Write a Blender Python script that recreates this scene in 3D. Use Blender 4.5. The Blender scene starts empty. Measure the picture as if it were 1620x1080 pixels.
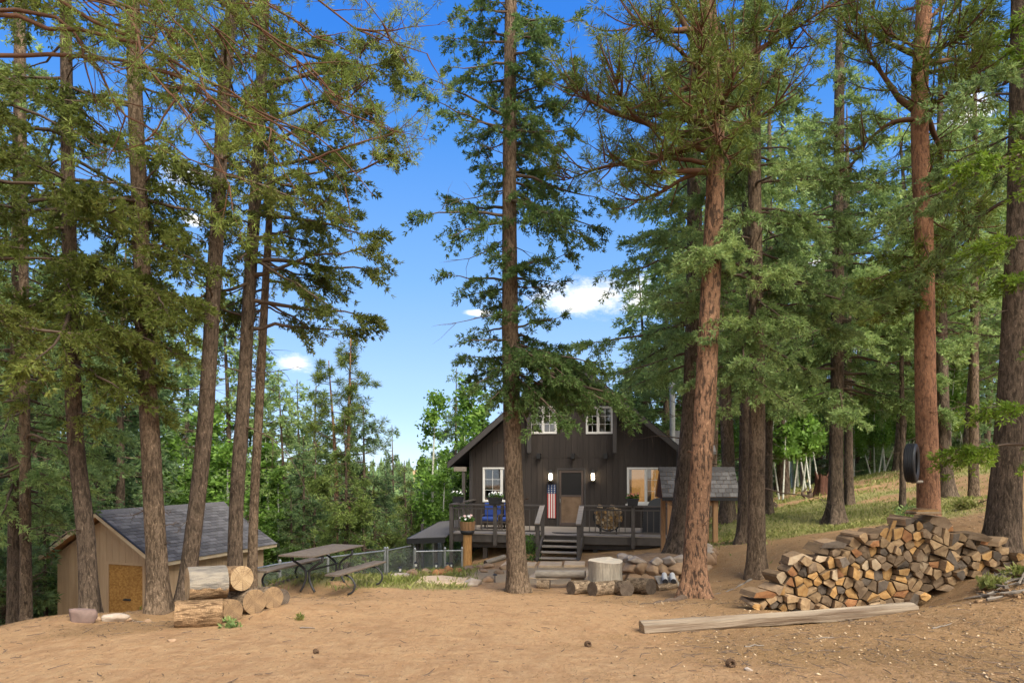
import bpy, math, random
import numpy as np
from math import sin, cos, pi, radians as R
random.seed(7); rng = np.random.default_rng(7)
S = bpy.context.scene
COL = S.collection
# ------------------------------------------------------------------ camera, sky, sun, exposure
F = 1080.0; CX = 810.0; CAMZ = 1.65; HY = 735.0      # focal length in pixels of the photograph, eye height, horizon row
cd = bpy.data.cameras.new('camera'); cam = bpy.data.objects.new('camera', cd); COL.objects.link(cam)
cam.location = (0, 0, CAMZ); cam.rotation_euler = (R(90), 0, 0)
cd.sensor_width = 36; cd.lens = F/1620*36; cd.shift_y = (HY-540)/1620; cd.clip_end = 2000; cd.clip_start = .1
S.camera = cam
S.view_settings.view_transform = 'Standard'; S.view_settings.look = 'None'; EXPO = 2.05; S.view_settings.exposure = EXPO
S.view_settings.gamma = 1; S.view_settings.use_curve_mapping = False
SUN_EL, SUN_AZ = R(47), R(146)     # azimuth clockwise from +Y (the view direction)
sd = bpy.data.lights.new('sun', 'SUN'); sun = bpy.data.objects.new('sun', sd); COL.objects.link(sun)
sd.energy = 1.9; sd.angle = R(42); sd.color = (1, .93, .80)
sun.rotation_euler = (R(90)-SUN_EL, 0, pi-SUN_AZ); sun.location = (10, -10, 30)
W = bpy.data.worlds.new('World'); S.world = W; W.use_nodes = True
nt = W.node_tree; N = nt.nodes; L = nt.links; N.clear()
def nn(t, **k):
    n = N.new(t)
    for a, b in k.items(): setattr(n, a, b)
    return n
sky = nn('ShaderNodeTexSky', sky_type='NISHITA'); sky.sun_disc = False; sky.sun_elevation = SUN_EL; sky.sun_rotation = SUN_AZ
sky.altitude = 2800; sky.air_density = 1.0; sky.dust_density = .6; sky.ozone_density = 2.2
hs = nn('ShaderNodeHueSaturation'); hs.inputs['Saturation'].default_value = 1.2; hs.inputs['Value'].default_value = 1.0; hs.inputs['Hue'].default_value = .503
tc = nn('ShaderNodeTexCoord')
bg = nn('ShaderNodeBackground'); bg.inputs['Strength'].default_value = .15
wo = nn('ShaderNodeOutputWorld')
L.new(sky.outputs[0], hs.inputs['Color'])
# the deep mountain blue of this sky, paling to the horizon all round, laid over the Nishita sky
sepd = nn('ShaderNodeSeparateXYZ'); L.new(tc.outputs['Generated'], sepd.inputs[0])
grd = nn('ShaderNodeValToRGB'); L.new(sepd.outputs[2], grd.inputs[0]); KS = 1/2**EXPO/.15; els = grd.color_ramp.elements
for i, (p, c) in enumerate([(0, (.50, .68, .96)), (.125, (.41, .62, .97)), (.255, (.235, .49, .93)), (.44, (.080, .315, .88)), (.53, (.038, .24, .85)), (1, (.02, .14, .62))]):
    e = els[i] if i < 2 else els.new(p); e.position = p; e.color = (*c, 1)
gmul = nn('ShaderNodeVectorMath', operation='SCALE'); L.new(grd.outputs[0], gmul.inputs[0]); gmul.inputs['Scale'].default_value = KS
gmix = nn('ShaderNodeMix', data_type='RGBA'); gmix.inputs[0].default_value = .92; L.new(hs.outputs[0], gmix.inputs[6]); L.new(gmul.outputs[0], gmix.inputs[7])
# clouds: a warped noise over the direction, plus a handful of small cumulus heaps that stand low in the sky
mp = nn('ShaderNodeMapping'); mp.inputs['Scale'].default_value = (1, 1, 2.3)
L.new(tc.outputs['Generated'], mp.inputs[0])
nz = nn('ShaderNodeTexNoise'); nz.inputs['Scale'].default_value = 7; nz.inputs['Detail'].default_value = 9; nz.inputs['Roughness'].default_value = .7
L.new(mp.outputs[0], nz.inputs['Vector'])
def pxdir(px, py):
    v = np.array([(px-CX)/F, 1, (HY-py)/F]); return v/np.linalg.norm(v)
acc = None
CL = [(935, 470, 110, 42), (1010, 470, 60, 36), (300, 278, 80, 28), (262, 300, 50, 16), (305, 345, 22, 12), (468, 572, 40, 22), (1300, 412, 40, 16), (1425, 412, 34, 14),
      (1530, 190, 60, 40), (1400, 530, 150, 40), (1200, 560, 90, 30), (110, 430, 50, 30), (60, 640, 140, 26), (760, 495, 36, 7), (1560, 640, 150, 30),
      (-500, 300, 260, 90), (2300, 350, 300, 120), (2000, 100, 200, 70), ]
for (px, py, rx, ry) in CL:
    d = pxdir(px, py)
    sub = nn('ShaderNodeVectorMath', operation='SUBTRACT'); L.new(tc.outputs['Generated'], sub.inputs[0]); sub.inputs[1].default_value = tuple(d)
    ax = 1/(rx/F*(d[1]**2)*1.15); az = 1/(ry/F*d[1]*1.15)
    mul = nn('ShaderNodeVectorMath', operation='MULTIPLY'); L.new(sub.outputs[0], mul.inputs[0]); mul.inputs[1].default_value = (ax, ax*.5, az)
    ln = nn('ShaderNodeVectorMath', operation='LENGTH'); L.new(mul.outputs[0], ln.inputs[0])
    mr = nn('ShaderNodeMapRange'); mr.inputs[1].default_value = 1.5; mr.inputs[2].default_value = .1; mr.inputs[3].default_value = 0; mr.inputs[4].default_value = 1
    L.new(ln.outputs['Value'], mr.inputs[0])
    if acc is None: acc = mr.outputs[0]
    else:
        mx = nn('ShaderNodeMath', operation='MAXIMUM'); L.new(acc, mx.inputs[0]); L.new(mr.outputs[0], mx.inputs[1]); acc = mx.outputs[0]
add = nn('ShaderNodeMath', operation='MULTIPLY_ADD'); L.new(acc, add.inputs[0]); add.inputs[1].default_value = .95
nzc = nn('ShaderNodeMath', operation='MULTIPLY_ADD'); L.new(nz.outputs[0], nzc.inputs[0]); nzc.inputs[1].default_value = 1.9; nzc.inputs[2].default_value = -.45; L.new(nzc.outputs[0], add.inputs[2])
# the cloud cover thickens overhead and behind the eye: the soft, shadowless light comes from there
cv1 = nn('ShaderNodeMapRange'); cv1.inputs[1].default_value = .50; cv1.inputs[2].default_value = -.25; cv1.inputs[3].default_value = 0; cv1.inputs[4].default_value = .85; L.new(sepd.outputs[1], cv1.inputs[0])
cv2 = nn('ShaderNodeMath', operation='ADD'); L.new(add.outputs[0], cv2.inputs[0]); L.new(cv1.outputs[0], cv2.inputs[1]); add = cv2
cr = nn('ShaderNodeMapRange', interpolation_type='SMOOTHSTEP'); cr.inputs[1].default_value = 1.0; cr.inputs[2].default_value = 1.5; L.new(add.outputs[0], cr.inputs[0])
mixc = nn('ShaderNodeMix', data_type='RGBA'); L.new(cr.outputs[0], mixc.inputs[0]); L.new(gmix.outputs[2], mixc.inputs[6])
nz2 = nn('ShaderNodeTexNoise'); nz2.inputs['Scale'].default_value = 3; nz2.inputs['Detail'].default_value = 6; L.new(mp.outputs[0], nz2.inputs['Vector'])
cmx = nn('ShaderNodeMix', data_type='RGBA'); cm = nn('ShaderNodeMapRange'); cm.inputs[1].default_value = .35; cm.inputs[2].default_value = .65; L.new(nz2.outputs[0], cm.inputs[0]); L.new(cm.outputs[0], cmx.inputs[0])
cmx.inputs[6].default_value = (1.15*KS, 1.12*KS, 1.06*KS, 1); cmx.inputs[7].default_value = (1.75*KS, 1.68*KS, 1.55*KS, 1); L.new(cmx.outputs[2], mixc.inputs[7])
L.new(mixc.outputs[2], bg.inputs[0]); L.new(bg.outputs[0], wo.inputs[0])
S.cycles.max_bounces = 7; S.cycles.diffuse_bounces = 4; S.cycles.transparent_max_bounces = 8; S.cycles.use_adaptive_sampling = True
S.cycles.adaptive_threshold = .02; S.cycles.use_denoising = True

# ------------------------------------------------------------------ helpers
def P(px, D, py):                       # a point measured in the photograph, at distance D
    return np.array([(px-CX)/F*D, D, CAMZ+(HY-py)/F*D])
_lat = rng.random((32, 32, 32))
def vnoise(p):
    p = np.asarray(p, float); i = np.floor(p).astype(int); f = p-i; f = f*f*(3-2*f); i &= 31; j = (i+1) & 31
    g = lambda a, b, c: _lat[a, b, c]
    x0, y0, z0 = i[..., 0], i[..., 1], i[..., 2]; x1, y1, z1 = j[..., 0], j[..., 1], j[..., 2]
    fx, fy, fz = f[..., 0], f[..., 1], f[..., 2]
    a = g(x0, y0, z0)*(1-fx)+g(x1, y0, z0)*fx; b = g(x0, y1, z0)*(1-fx)+g(x1, y1, z0)*fx
    c = g(x0, y0, z1)*(1-fx)+g(x1, y0, z1)*fx; d = g(x0, y1, z1)*(1-fx)+g(x1, y1, z1)*fx
    return (a*(1-fy)+b*fy)*(1-fz)+(c*(1-fy)+d*fy)*fz
def fbm(p, o=4):
    p = np.asarray(p, float); s = 0; a = .5
    for k in range(o): s = s+a*vnoise(p*2**k+k*7.3); a *= .5
    return s/(1-.5**o)-.5
def mesh_np(name, V, Fc, mi=None, smooth=False):
    """mesh from arrays: V (n,3); Fc a list of (m,k) arrays"""
    if not isinstance(Fc, list): Fc = [Fc]
    me = bpy.data.meshes.new(name); V = np.asarray(V, np.float32)
    me.vertices.add(len(V)); me.vertices.foreach_set('co', V.ravel())
    nl = sum(f.size for f in Fc); nf = sum(len(f) for f in Fc)
    me.loops.add(nl); me.loops.foreach_set('vertex_index', np.concatenate([f.ravel() for f in Fc]).astype(np.int32))
    st = []; s = 0
    for f in Fc: st.append(s+np.arange(len(f))*f.shape[1]); s += f.size
    me.polygons.add(nf); me.polygons.foreach_set('loop_start', np.concatenate(st).astype(np.int32))
    if smooth: me.polygons.foreach_set('use_smooth', np.ones(nf, bool))
    if mi is not None: me.polygons.foreach_set('material_index', np.asarray(mi, np.int32))
    me.update(calc_edges=True); return me
class MB:
    def __init__(s): s.v = []; s.f = []; s.m = []
    def add(s, vs, fs, m=0):
        o = len(s.v); s.v += [tuple(map(float, v)) for v in vs]; s.f += [tuple(i+o for i in f) for f in fs]; s.m += [m]*len(fs) if not isinstance(m, list) else m; return s
    def box(s, x0, x1, y0, y1, z0, z1, m=0):
        v = [(x, y, z) for z in (z0, z1) for y in (y0, y1) for x in (x0, x1)]
        return s.add(v, [(0, 2, 3, 1), (4, 5, 7, 6), (0, 1, 5, 4), (2, 6, 7, 3), (0, 4, 6, 2), (1, 3, 7, 5)], m)
    def bbox(s, x0, x1, y0, y1, z0, z1, b=.006, m=0):     # box with bevelled long edges (chamfered section along the longest axis)
        d = [x1-x0, y1-y0, z1-z0]; a = d.index(max(d)); lo = [x0, y0, z0]; hi = [x1, y1, z1]; p, q = [i for i in range(3) if i != a]
        b = min(b, d[p]*.3, d[q]*.3)
        sec = [(lo[p]+b, lo[q]), (hi[p]-b, lo[q]), (hi[p], lo[q]+b), (hi[p], hi[q]-b), (hi[p]-b, hi[q]), (lo[p]+b, hi[q]), (lo[p], hi[q]-b), (lo[p], lo[q]+b)]
        vs = []
        for e in (lo[a], hi[a]):
            for (u, w) in sec:
                t = [0, 0, 0]; t[a] = e; t[p] = u; t[q] = w; vs.append(t)
        fs = [tuple(range(7, -1, -1)), tuple(range(8, 16))]+[(i, (i+1) % 8, 8+(i+1) % 8, 8+i) for i in range(8)]
        if a == 1: fs = [f[::-1] for f in fs]
        return s.add(vs, fs, m)
    def prism(s, poly, y0, y1, m=0):       # polygon in (x,z) pushed along y
        n = len(poly); v = [(x, y0, z) for x, z in poly]+[(x, y1, z) for x, z in poly]
        return s.add(v, [tuple(range(n)), tuple(range(2*n-1, n-1, -1))]+[(i, i+n, (i+1) % n+n, (i+1) % n) for i in range(n)], m)
    def tube(s, pts, r, k=8, m=0, caps=True):
        pts = np.asarray(pts, float); n = len(pts); r = np.broadcast_to(np.asarray(r, float), (n,))
        t = np.gradient(pts, axis=0); t /= np.linalg.norm(t, axis=1)[:, None]+1e-9
        mt = np.abs(t).mean(0); ref = np.eye(3)[int(np.argmin(mt))]
        u = np.cross(t, ref); u /= np.linalg.norm(u, axis=1)[:, None]+1e-9; w = np.cross(t, u)
        vs = []; 
        for i in range(n):
            for j in range(k):
                a = 2*pi*j/k; vs.append(pts[i]+r[i]*(cos(a)*u[i]+sin(a)*w[i]))
        fs = [(i*k+j, i*k+(j+1) % k, (i+1)*k+(j+1) % k, (i+1)*k+j) for i in range(n-1) for j in range(k)]
        if caps: fs += [tuple(range(k-1, -1, -1)), tuple((n-1)*k+j for j in range(k))]
        return s.add(vs, fs, m)
    def bar(s, a, b, w, h, up=(0, 0, 1), m=0):            # rectangular bar from a to b
        a = np.array(a, float); b = np.array(b, float); t = (b-a)/np.linalg.norm(b-a); u = np.cross(t, up); u /= np.linalg.norm(u); v = np.cross(u, t)
        vs = [p+u*sx*w/2+v*sz*h/2 for p in (a, b) for sx, sz in ((-1, -1), (1, -1), (1, 1), (-1, 1))]
        return s.add(vs, [(0, 1, 2, 3), (7, 6, 5, 4), (0, 4, 5, 1), (1, 5, 6, 2), (2, 6, 7, 3), (3, 7, 4, 0)], m)
    def lathe(s, prof, c=(0, 0, 0), k=16, m=0):           # profile of (r, z)
        vs = [(c[0]+r*cos(2*pi*j/k), c[1]+r*sin(2*pi*j/k), c[2]+z) for r, z in prof for j in range(k)]; n = len(prof)
        fs = [(i*k+j, i*k+(j+1) % k, (i+1)*k+(j+1) % k, (i+1)*k+j) for i in range(n-1) for j in range(k)]
        fs += [tuple(range(k-1, -1, -1)), tuple((n-1)*k+j for j in range(k))]
        return s.add(vs, fs, m)
    def mesh(s, name, smooth=False):
        me = bpy.data.meshes.new(name); me.from_pydata(s.v, [], s.f); me.update()
        if any(s.m): me.polygons.foreach_set('material_index', s.m)
        if smooth: me.polygons.foreach_set('use_smooth', [True]*len(s.f))
        return me
ZO = {}
def obj(name, me, mat=None, parent=None, smooth=False, loc=None):
    if isinstance(me, MB):
        z = ZO.get(parent.name, 0) if parent else 0
        if z: me.v = [(a, b, c-z) for a, b, c in me.v]
        me = me.mesh(name, smooth)
    for m in (mat if isinstance(mat, (list, tuple)) else [mat] if mat else []):
        if len(me.materials) < (len(mat) if isinstance(mat, (list, tuple)) else 1): me.materials.append(m)
    o = bpy.data.objects.new(name, me); COL.objects.link(o)
    if parent:
        o.parent = parent; ZO[o.name] = ZO.get(parent.name, 0)
    if loc is not None: o.location = loc
    return o
def tag(o, label=None, cat=None, group=None, kind=None):
    if cat and not kind: kind = 'thing'
    for k, v in (('label', label), ('category', cat), ('group', group), ('kind', kind)):
        if v: o[k] = v
    return o
def thing(name, label, cat, loc=(0, 0, 0), rz=0, group=None, zabs=False):
    o = bpy.data.objects.new(name, None); COL.objects.link(o); o.location = loc; o.rotation_euler = (0, 0, rz); o.empty_display_size = .3
    if zabs: ZO[o.name] = loc[2]
    return tag(o, label, cat, group)
def dup(o, parent=None):
    c = o.copy(); COL.objects.link(c)
    if parent: c.parent = parent
    for ch in list(o.children): dup(ch, c)
    return c

# ------------------------------------------------------------------ materials
def mat(name, col, rough=.8, spec=.3, metal=0, var=None, vscale=5, vstretch=(1, 1, 1), bump=0, bscale=40, bstretch=(1, 1, 1), coord='Object', rnd=0, detail=6, emit=None):
    """principled with a second colour mixed by noise, per-object random value and noise bump"""
    m = bpy.data.materials.new(name); m.use_nodes = True; t = m.node_tree; n = t.nodes; l = t.links; b = n['Principled BSDF']
    b.inputs['Roughness'].default_value = rough; b.inputs['Specular IOR Level'].default_value = spec; b.inputs['Metallic'].default_value = metal
    b.inputs['Base Color'].default_value = (*col, 1); out = None
    tcn = n.new('ShaderNodeTexCoord')
    if var:
        mpn = n.new('ShaderNodeMapping'); mpn.inputs['Scale'].default_value = vstretch; l.new(tcn.outputs[coord], mpn.inputs[0])
        z = n.new('ShaderNodeTexNoise'); z.inputs['Scale'].default_value = vscale; z.inputs['Detail'].default_value = detail; z.inputs['Roughness'].default_value = .65; l.new(mpn.outputs[0], z.inputs['Vector'])
        r = n.new('ShaderNodeMapRange'); r.inputs[1].default_value = .34; r.inputs[2].default_value = .66; l.new(z.outputs[0], r.inputs[0])
        x = n.new('ShaderNodeMix'); x.data_type = 'RGBA'; l.new(r.outputs[0], x.inputs[0]); x.inputs[6].default_value = (*col, 1); x.inputs[7].default_value = (*var, 1); out = x.outputs[2]
    if rnd:
        oi = n.new('ShaderNodeObjectInfo'); r = n.new('ShaderNodeMapRange'); r.inputs[3].default_value = 1-rnd; r.inputs[4].default_value = 1+rnd; l.new(oi.outputs['Random'], r.inputs[0])
        h = n.new('ShaderNodeHueSaturation'); l.new(r.outputs[0], h.inputs['Value'])
        if out: l.new(out, h.inputs['Color'])
        else: h.inputs['Color'].default_value = (*col, 1)
        out = h.outputs[0]
    if out: l.new(out, b.inputs['Base Color'])
    if bump:
        mpn = n.new('ShaderNodeMapping'); mpn.inputs['Scale'].default_value = bstretch; l.new(tcn.outputs[coord], mpn.inputs[0])
        z = n.new('ShaderNodeTexNoise'); z.inputs['Scale'].default_value = bscale; z.inputs['Detail'].default_value = 5; l.new(mpn.outputs[0], z.inputs['Vector'])
        bp = n.new('ShaderNodeBump'); bp.inputs['Strength'].default_value = 1; bp.inputs['Distance'].default_value = bump; l.new(z.outputs[0], bp.inputs['Height']); l.new(bp.outputs[0], b.inputs['Normal'])
    if emit: b.inputs['Emission Color'].default_value = (*emit[0], 1); b.inputs['Emission Strength'].default_value = emit[1]
    return m
def bark_mat(name, plate, plate2, fissure, sx, sz, dist, moss=None):
    m = bpy.data.materials.new(name); m.use_nodes = True; t = m.node_tree; n = t.nodes; l = t.links; b = n['Principled BSDF']; b.inputs['Roughness'].default_value = .9; b.inputs['Specular IOR Level'].default_value = .15
    tcn = n.new('ShaderNodeTexCoord'); mpn = n.new('ShaderNodeMapping'); mpn.inputs['Scale'].default_value = (sx, sx, sz); l.new(tcn.outputs['Object'], mpn.inputs[0])
    w = n.new('ShaderNodeTexNoise'); w.inputs['Scale'].default_value = 1.1; w.inputs['Detail'].default_value = 4; l.new(mpn.outputs[0], w.inputs['Vector'])
    wm = n.new('ShaderNodeVectorMath'); wm.operation = 'MULTIPLY_ADD'; l.new(w.outputs['Color'], wm.inputs[0]); wm.inputs[1].default_value = (1.3,)*3; l.new(mpn.outputs[0], wm.inputs[2])
    v = n.new('ShaderNodeTexVoronoi'); v.feature = 'DISTANCE_TO_EDGE'; v.inputs['Scale'].default_value = 1; l.new(wm.outputs[0], v.inputs['Vector'])
    v2 = n.new('ShaderNodeTexVoronoi'); v2.inputs['Scale'].default_value = 1; l.new(wm.outputs[0], v2.inputs['Vector'])
    z = n.new('ShaderNodeTexNoise'); z.inputs['Scale'].default_value = 5; z.inputs['Detail'].default_value = 8; z.inputs['Roughness'].default_value = .7; l.new(mpn.outputs[0], z.inputs['Vector'])
    sep = n.new('ShaderNodeSeparateColor'); l.new(v2.outputs['Color'], sep.inputs[0])
    a = n.new('ShaderNodeMath'); a.operation = 'MULTIPLY_ADD'; l.new(sep.outputs[0], a.inputs[0]); a.inputs[1].default_value = .55; l.new(z.outputs[0], a.inputs[2])
    r = n.new('ShaderNodeMapRange'); r.inputs[1].default_value = .5; r.inputs[2].default_value = 1.05; l.new(a.outputs[0], r.inputs[0])
    x = n.new('ShaderNodeMix'); x.data_type = 'RGBA'; l.new(r.outputs[0], x.inputs[0]); x.inputs[6].default_value = (*plate, 1); x.inputs[7].default_value = (*plate2, 1)
    e = n.new('ShaderNodeMapRange'); e.interpolation_type = 'SMOOTHSTEP'; e.inputs[1].default_value = .0; e.inputs[2].default_value = dist; l.new(v.outputs['Distance'], e.inputs[0])
    y = n.new('ShaderNodeMix'); y.data_type = 'RGBA'; l.new(e.outputs[0], y.inputs[0]); y.inputs[6].default_value = (*fissure, 1); l.new(x.outputs[2], y.inputs[7])
    # broad weathering
    z2 = n.new('ShaderNodeTexNoise'); z2.inputs['Scale'].default_value = 1.3; z2.inputs['Detail'].default_value = 3; l.new(tcn.outputs['Object'], z2.inputs['Vector'])
    r2 = n.new('ShaderNodeMapRange'); r2.inputs[1].default_value = .3; r2.inputs[2].default_value = .7; r2.inputs[3].default_value = .75; r2.inputs[4].default_value = 1.25; l.new(z2.outputs[0], r2.inputs[0])
    hsn = n.new('ShaderNodeHueSaturation'); l.new(y.outputs[2], hsn.inputs['Color']); l.new(r2.outputs[0], hsn.inputs['Value']); l.new(hsn.outputs[0], b.inputs['Base Color'])
    h = n.new('ShaderNodeMath'); h.operation = 'MULTIPLY_ADD'; l.new(z.outputs[0], h.inputs[0]); h.inputs[1].default_value = .6; l.new(e.outputs[0], h.inputs[2])
    bp = n.new('ShaderNodeBump'); bp.inputs['Distance'].default_value = .022; bp.inputs['Strength'].default_value = 1; l.new(h.outputs[0], bp.inputs['Height']); l.new(bp.outputs[0], b.inputs['Normal'])
    return m
def leaf_mat(name, cols, trans=.3, nscale=.9):
    m = bpy.data.materials.new(name); m.use_nodes = True; t = m.node_tree; n = t.nodes; l = t.links; n.clear()
    ge = n.new('ShaderNodeNewGeometry'); tcn = n.new('ShaderNodeTexCoord'); z = n.new('ShaderNodeTexNoise'); z.inputs['Scale'].default_value = nscale; z.inputs['Detail'].default_value = 3; l.new(ge.outputs['Position'], z.inputs['Vector'])
    a = n.new('ShaderNodeMath'); a.operation = 'MULTIPLY_ADD'; l.new(ge.outputs['Random Per Island'], a.inputs[0]); a.inputs[1].default_value = .5; 
    z1 = n.new('ShaderNodeMapRange'); z1.inputs[1].default_value = .32; z1.inputs[2].default_value = .68; z1.inputs[4].default_value = .5; l.new(z.outputs[0], z1.inputs[0]); l.new(z1.outputs[0], a.inputs[2])
    r = n.new('ShaderNodeValToRGB'); l.new(a.outputs[0], r.inputs[0]); el = r.color_ramp.elements
    while len(el) < len(cols): el.new(.5)
    for i, c in enumerate(cols): el[i].position = i/(len(cols)-1); el[i].color = (*c, 1)
    oi = n.new('ShaderNodeObjectInfo'); mr = n.new('ShaderNodeMapRange'); mr.inputs[3].default_value = .82; mr.inputs[4].default_value = 1.2; l.new(oi.outputs['Random'], mr.inputs[0])
    hsn = n.new('ShaderNodeHueSaturation'); l.new(r.outputs[0], hsn.inputs['Color']); l.new(mr.outputs[0], hsn.inputs['Value'])
    d = n.new('ShaderNodeBsdfPrincipled'); d.inputs['Roughness'].default_value = .55; d.inputs['Specular IOR Level'].default_value = .25; l.new(hsn.outputs[0], d.inputs['Base Color'])
    tr = n.new('ShaderNodeBsdfTranslucent'); l.new(hsn.outputs[0], tr.inputs[0]); mx = n.new('ShaderNodeMixShader'); mx.inputs[0].default_value = trans; l.new(d.outputs[0], mx.inputs[1]); l.new(tr.outputs[0], mx.inputs[2])
    o = n.new('ShaderNodeOutputMaterial'); l.new(mx.outputs[0], o.inputs[0]); return m
M = {}
def furrow_mat(name, ridge, ridge2, fissure, sx=26, sz=3.2, lo=.36, hi=.56, ax=None, flk=.75, bd=.05, up=None):
    m = bpy.data.materials.new(name); m.use_nodes = True; t = m.node_tree; n = t.nodes; l = t.links; b = n['Principled BSDF']; b.inputs['Roughness'].default_value = .92; b.inputs['Specular IOR Level'].default_value = .12
    tcn = n.new('ShaderNodeTexCoord')
    def noise(sc, st, de=6, ro=.6, di=0.):
        mpn = n.new('ShaderNodeMapping'); mpn.inputs['Scale'].default_value = st; l.new(tcn.outputs['Object'], mpn.inputs[0]); z = n.new('ShaderNodeTexNoise'); z.inputs['Scale'].default_value = sc; z.inputs['Detail'].default_value = de; z.inputs['Roughness'].default_value = ro; z.inputs['Distortion'].default_value = di; l.new(mpn.outputs[0], z.inputs['Vector']); return z.outputs[0]
    def rg_(v, a, b_, c=0, d=1):
        r = n.new('ShaderNodeMapRange'); r.interpolation_type = 'SMOOTHSTEP'; r.inputs[1].default_value = a; r.inputs[2].default_value = b_; r.inputs[3].default_value = c; r.inputs[4].default_value = d; l.new(v, r.inputs[0]); return r.outputs[0]
    f = noise(1, ax or (sx, sx, sz), 5, .62, .7); fine = noise(1, (90, 90, 45), 5, .7); big = noise(1, (1.5, 1.5, .7), 3); fl = noise(1, (40, 40, 16), 2, .5, .4)
    x = n.new('ShaderNodeMix'); x.data_type = 'RGBA'; l.new(rg_(fine, .38, .62), x.inputs[0]); x.inputs[6].default_value = (*ridge, 1); x.inputs[7].default_value = (*ridge2, 1)
    pl = n.new('ShaderNodeMix'); pl.data_type = 'RGBA'; l.new(rg_(fl, .60, .70, 0, flk), pl.inputs[0]); l.new(x.outputs[2], pl.inputs[6]); pl.inputs[7].default_value = (*[min(c*1.75, .6) for c in ridge], 1)
    y = n.new('ShaderNodeMix'); y.data_type = 'RGBA'; l.new(rg_(f, lo, hi), y.inputs[0]); y.inputs[6].default_value = (*fissure, 1); l.new(pl.outputs[2], y.inputs[7])
    h = n.new('ShaderNodeHueSaturation'); l.new(y.outputs[2], h.inputs['Color']); l.new(rg_(big, .3, .7, .72, 1.28), h.inputs['Value']); res = h.outputs[0]
    if up:                       # the bark has come off the upper side
        se = n.new('ShaderNodeSeparateXYZ'); l.new(tcn.outputs['Object'], se.inputs[0]); q = n.new('ShaderNodeMath'); q.operation = 'MULTIPLY_ADD'; l.new(noise(1, (4, 6, 6), 4), q.inputs[0]); q.inputs[1].default_value = .30; l.new(se.outputs[2], q.inputs[2]); w = n.new('ShaderNodeMix'); w.data_type = 'RGBA'; l.new(rg_(q.outputs[0], .09, .115), w.inputs[0]); l.new(res, w.inputs[6]); v_ = n.new('ShaderNodeMix'); v_.data_type = 'RGBA'; l.new(rg_(noise(1, (3, 9, 9), 5), .35, .65), v_.inputs[0]); v_.inputs[6].default_value = (*up[0], 1); v_.inputs[7].default_value = (*up[1], 1); l.new(v_.outputs[2], w.inputs[7]); res = w.outputs[2]
    l.new(res, b.inputs['Base Color'])
    a = n.new('ShaderNodeMath'); a.operation = 'MULTIPLY_ADD'; l.new(fine, a.inputs[0]); a.inputs[1].default_value = .45; l.new(f, a.inputs[2]); bp = n.new('ShaderNodeBump'); bp.inputs['Distance'].default_value = bd; l.new(a.outputs[0], bp.inputs['Height']); l.new(bp.outputs[0], b.inputs['Normal'])
    return m
M['fir_bark'] = furrow_mat('fir_bark', (.235, .17, .115), (.165, .118, .082), (.085, .06, .04), 30, 9, .38, .58)
M['fir_bark_dark'] = furrow_mat('fir_bark_dark', (.17, .125, .09), (.12, .088, .065), (.062, .046, .033), 26, 7, .38, .58)
M['pine_bark'] = furrow_mat('pine_bark', (.37, .21, .125), (.24, .135, .083), (.085, .054, .038), 19, 5.5, .40, .54, flk=.5, bd=.07)
M['pine_bark_smooth'] = furrow_mat('pine_bark_smooth', (.40, .205, .115), (.29, .15, .09), (.17, .09, .058), 24, 8, .38, .54, flk=.35)
M['aspen_bark'] = bark_mat('aspen_bark', (.62, .62, .54), (.52, .52, .44), (.12, .11, .09), 6, 14, .03)
M['twig'] = mat('twig_bark', (.085, .06, .045), .9, .1, var=(.13, .095, .07), vscale=6)
M['twig_red'] = mat('red_twig_bark', (.13, .068, .042), .9, .1, var=(.085, .048, .032), vscale=6)
M['deadtwig'] = mat('dead_twig', (.22, .19, .16), .9, .1, var=(.13, .11, .09), vscale=6)
M['fir'] = leaf_mat('fir_needles', [(0.042, 0.078, 0.024), (0.078, 0.132, 0.038), (0.121, 0.186, 0.055), (0.185, 0.254, 0.084)], .48)
M['firL'] = leaf_mat('fir_needles_olive', [(0.070, 0.095, 0.020), (0.126, 0.158, 0.032), (0.176, 0.213, 0.048), (0.250, 0.260, 0.066)], .48)
M['firR'] = leaf_mat('fir_needles_bluish', [(0.113, 0.175, 0.061), (0.203, 0.296, 0.100), (0.329, 0.445, 0.156), (0.468, 0.568, 0.189)], .48)
M['pine'] = leaf_mat('pine_needles', [(0.071, 0.108, 0.018), (0.119, 0.165, 0.027), (0.179, 0.227, 0.043), (0.250, 0.289, 0.069)], .25)
M['spruce'] = leaf_mat('spruce_needles', [(0.069, 0.120, 0.057), (0.127, 0.203, 0.084), (0.205, 0.300, 0.113), (0.308, 0.383, 0.131)], .48)
M['spruceY'] = leaf_mat('golden_spruce_needles', [(0.091, 0.134, 0.041), (0.158, 0.218, 0.058), (0.234, 0.302, 0.076), (0.325, 0.378, 0.109)], .48)
M['aspen'] = leaf_mat('aspen_leaves', [(0.068, 0.131, 0.021), (0.114, 0.212, 0.034), (0.176, 0.304, 0.052), (0.248, 0.374, 0.081)], .45)
M['bright'] = leaf_mat('bright_fir_tips', [(0.077, 0.132, 0.015), (0.132, 0.220, 0.022), (0.209, 0.308, 0.033), (0.286, 0.363, 0.050)], .4)
M['deadneedle'] = leaf_mat('brown_needles', [(.20, .12, .05), (.32, .20, .085), (.46, .30, .14)], .2)
M['grass'] = leaf_mat('grass_blades', [(.13, .16, .035), (.21, .24, .06), (.32, .31, .11), (.42, .36, .18)], .35)
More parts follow.
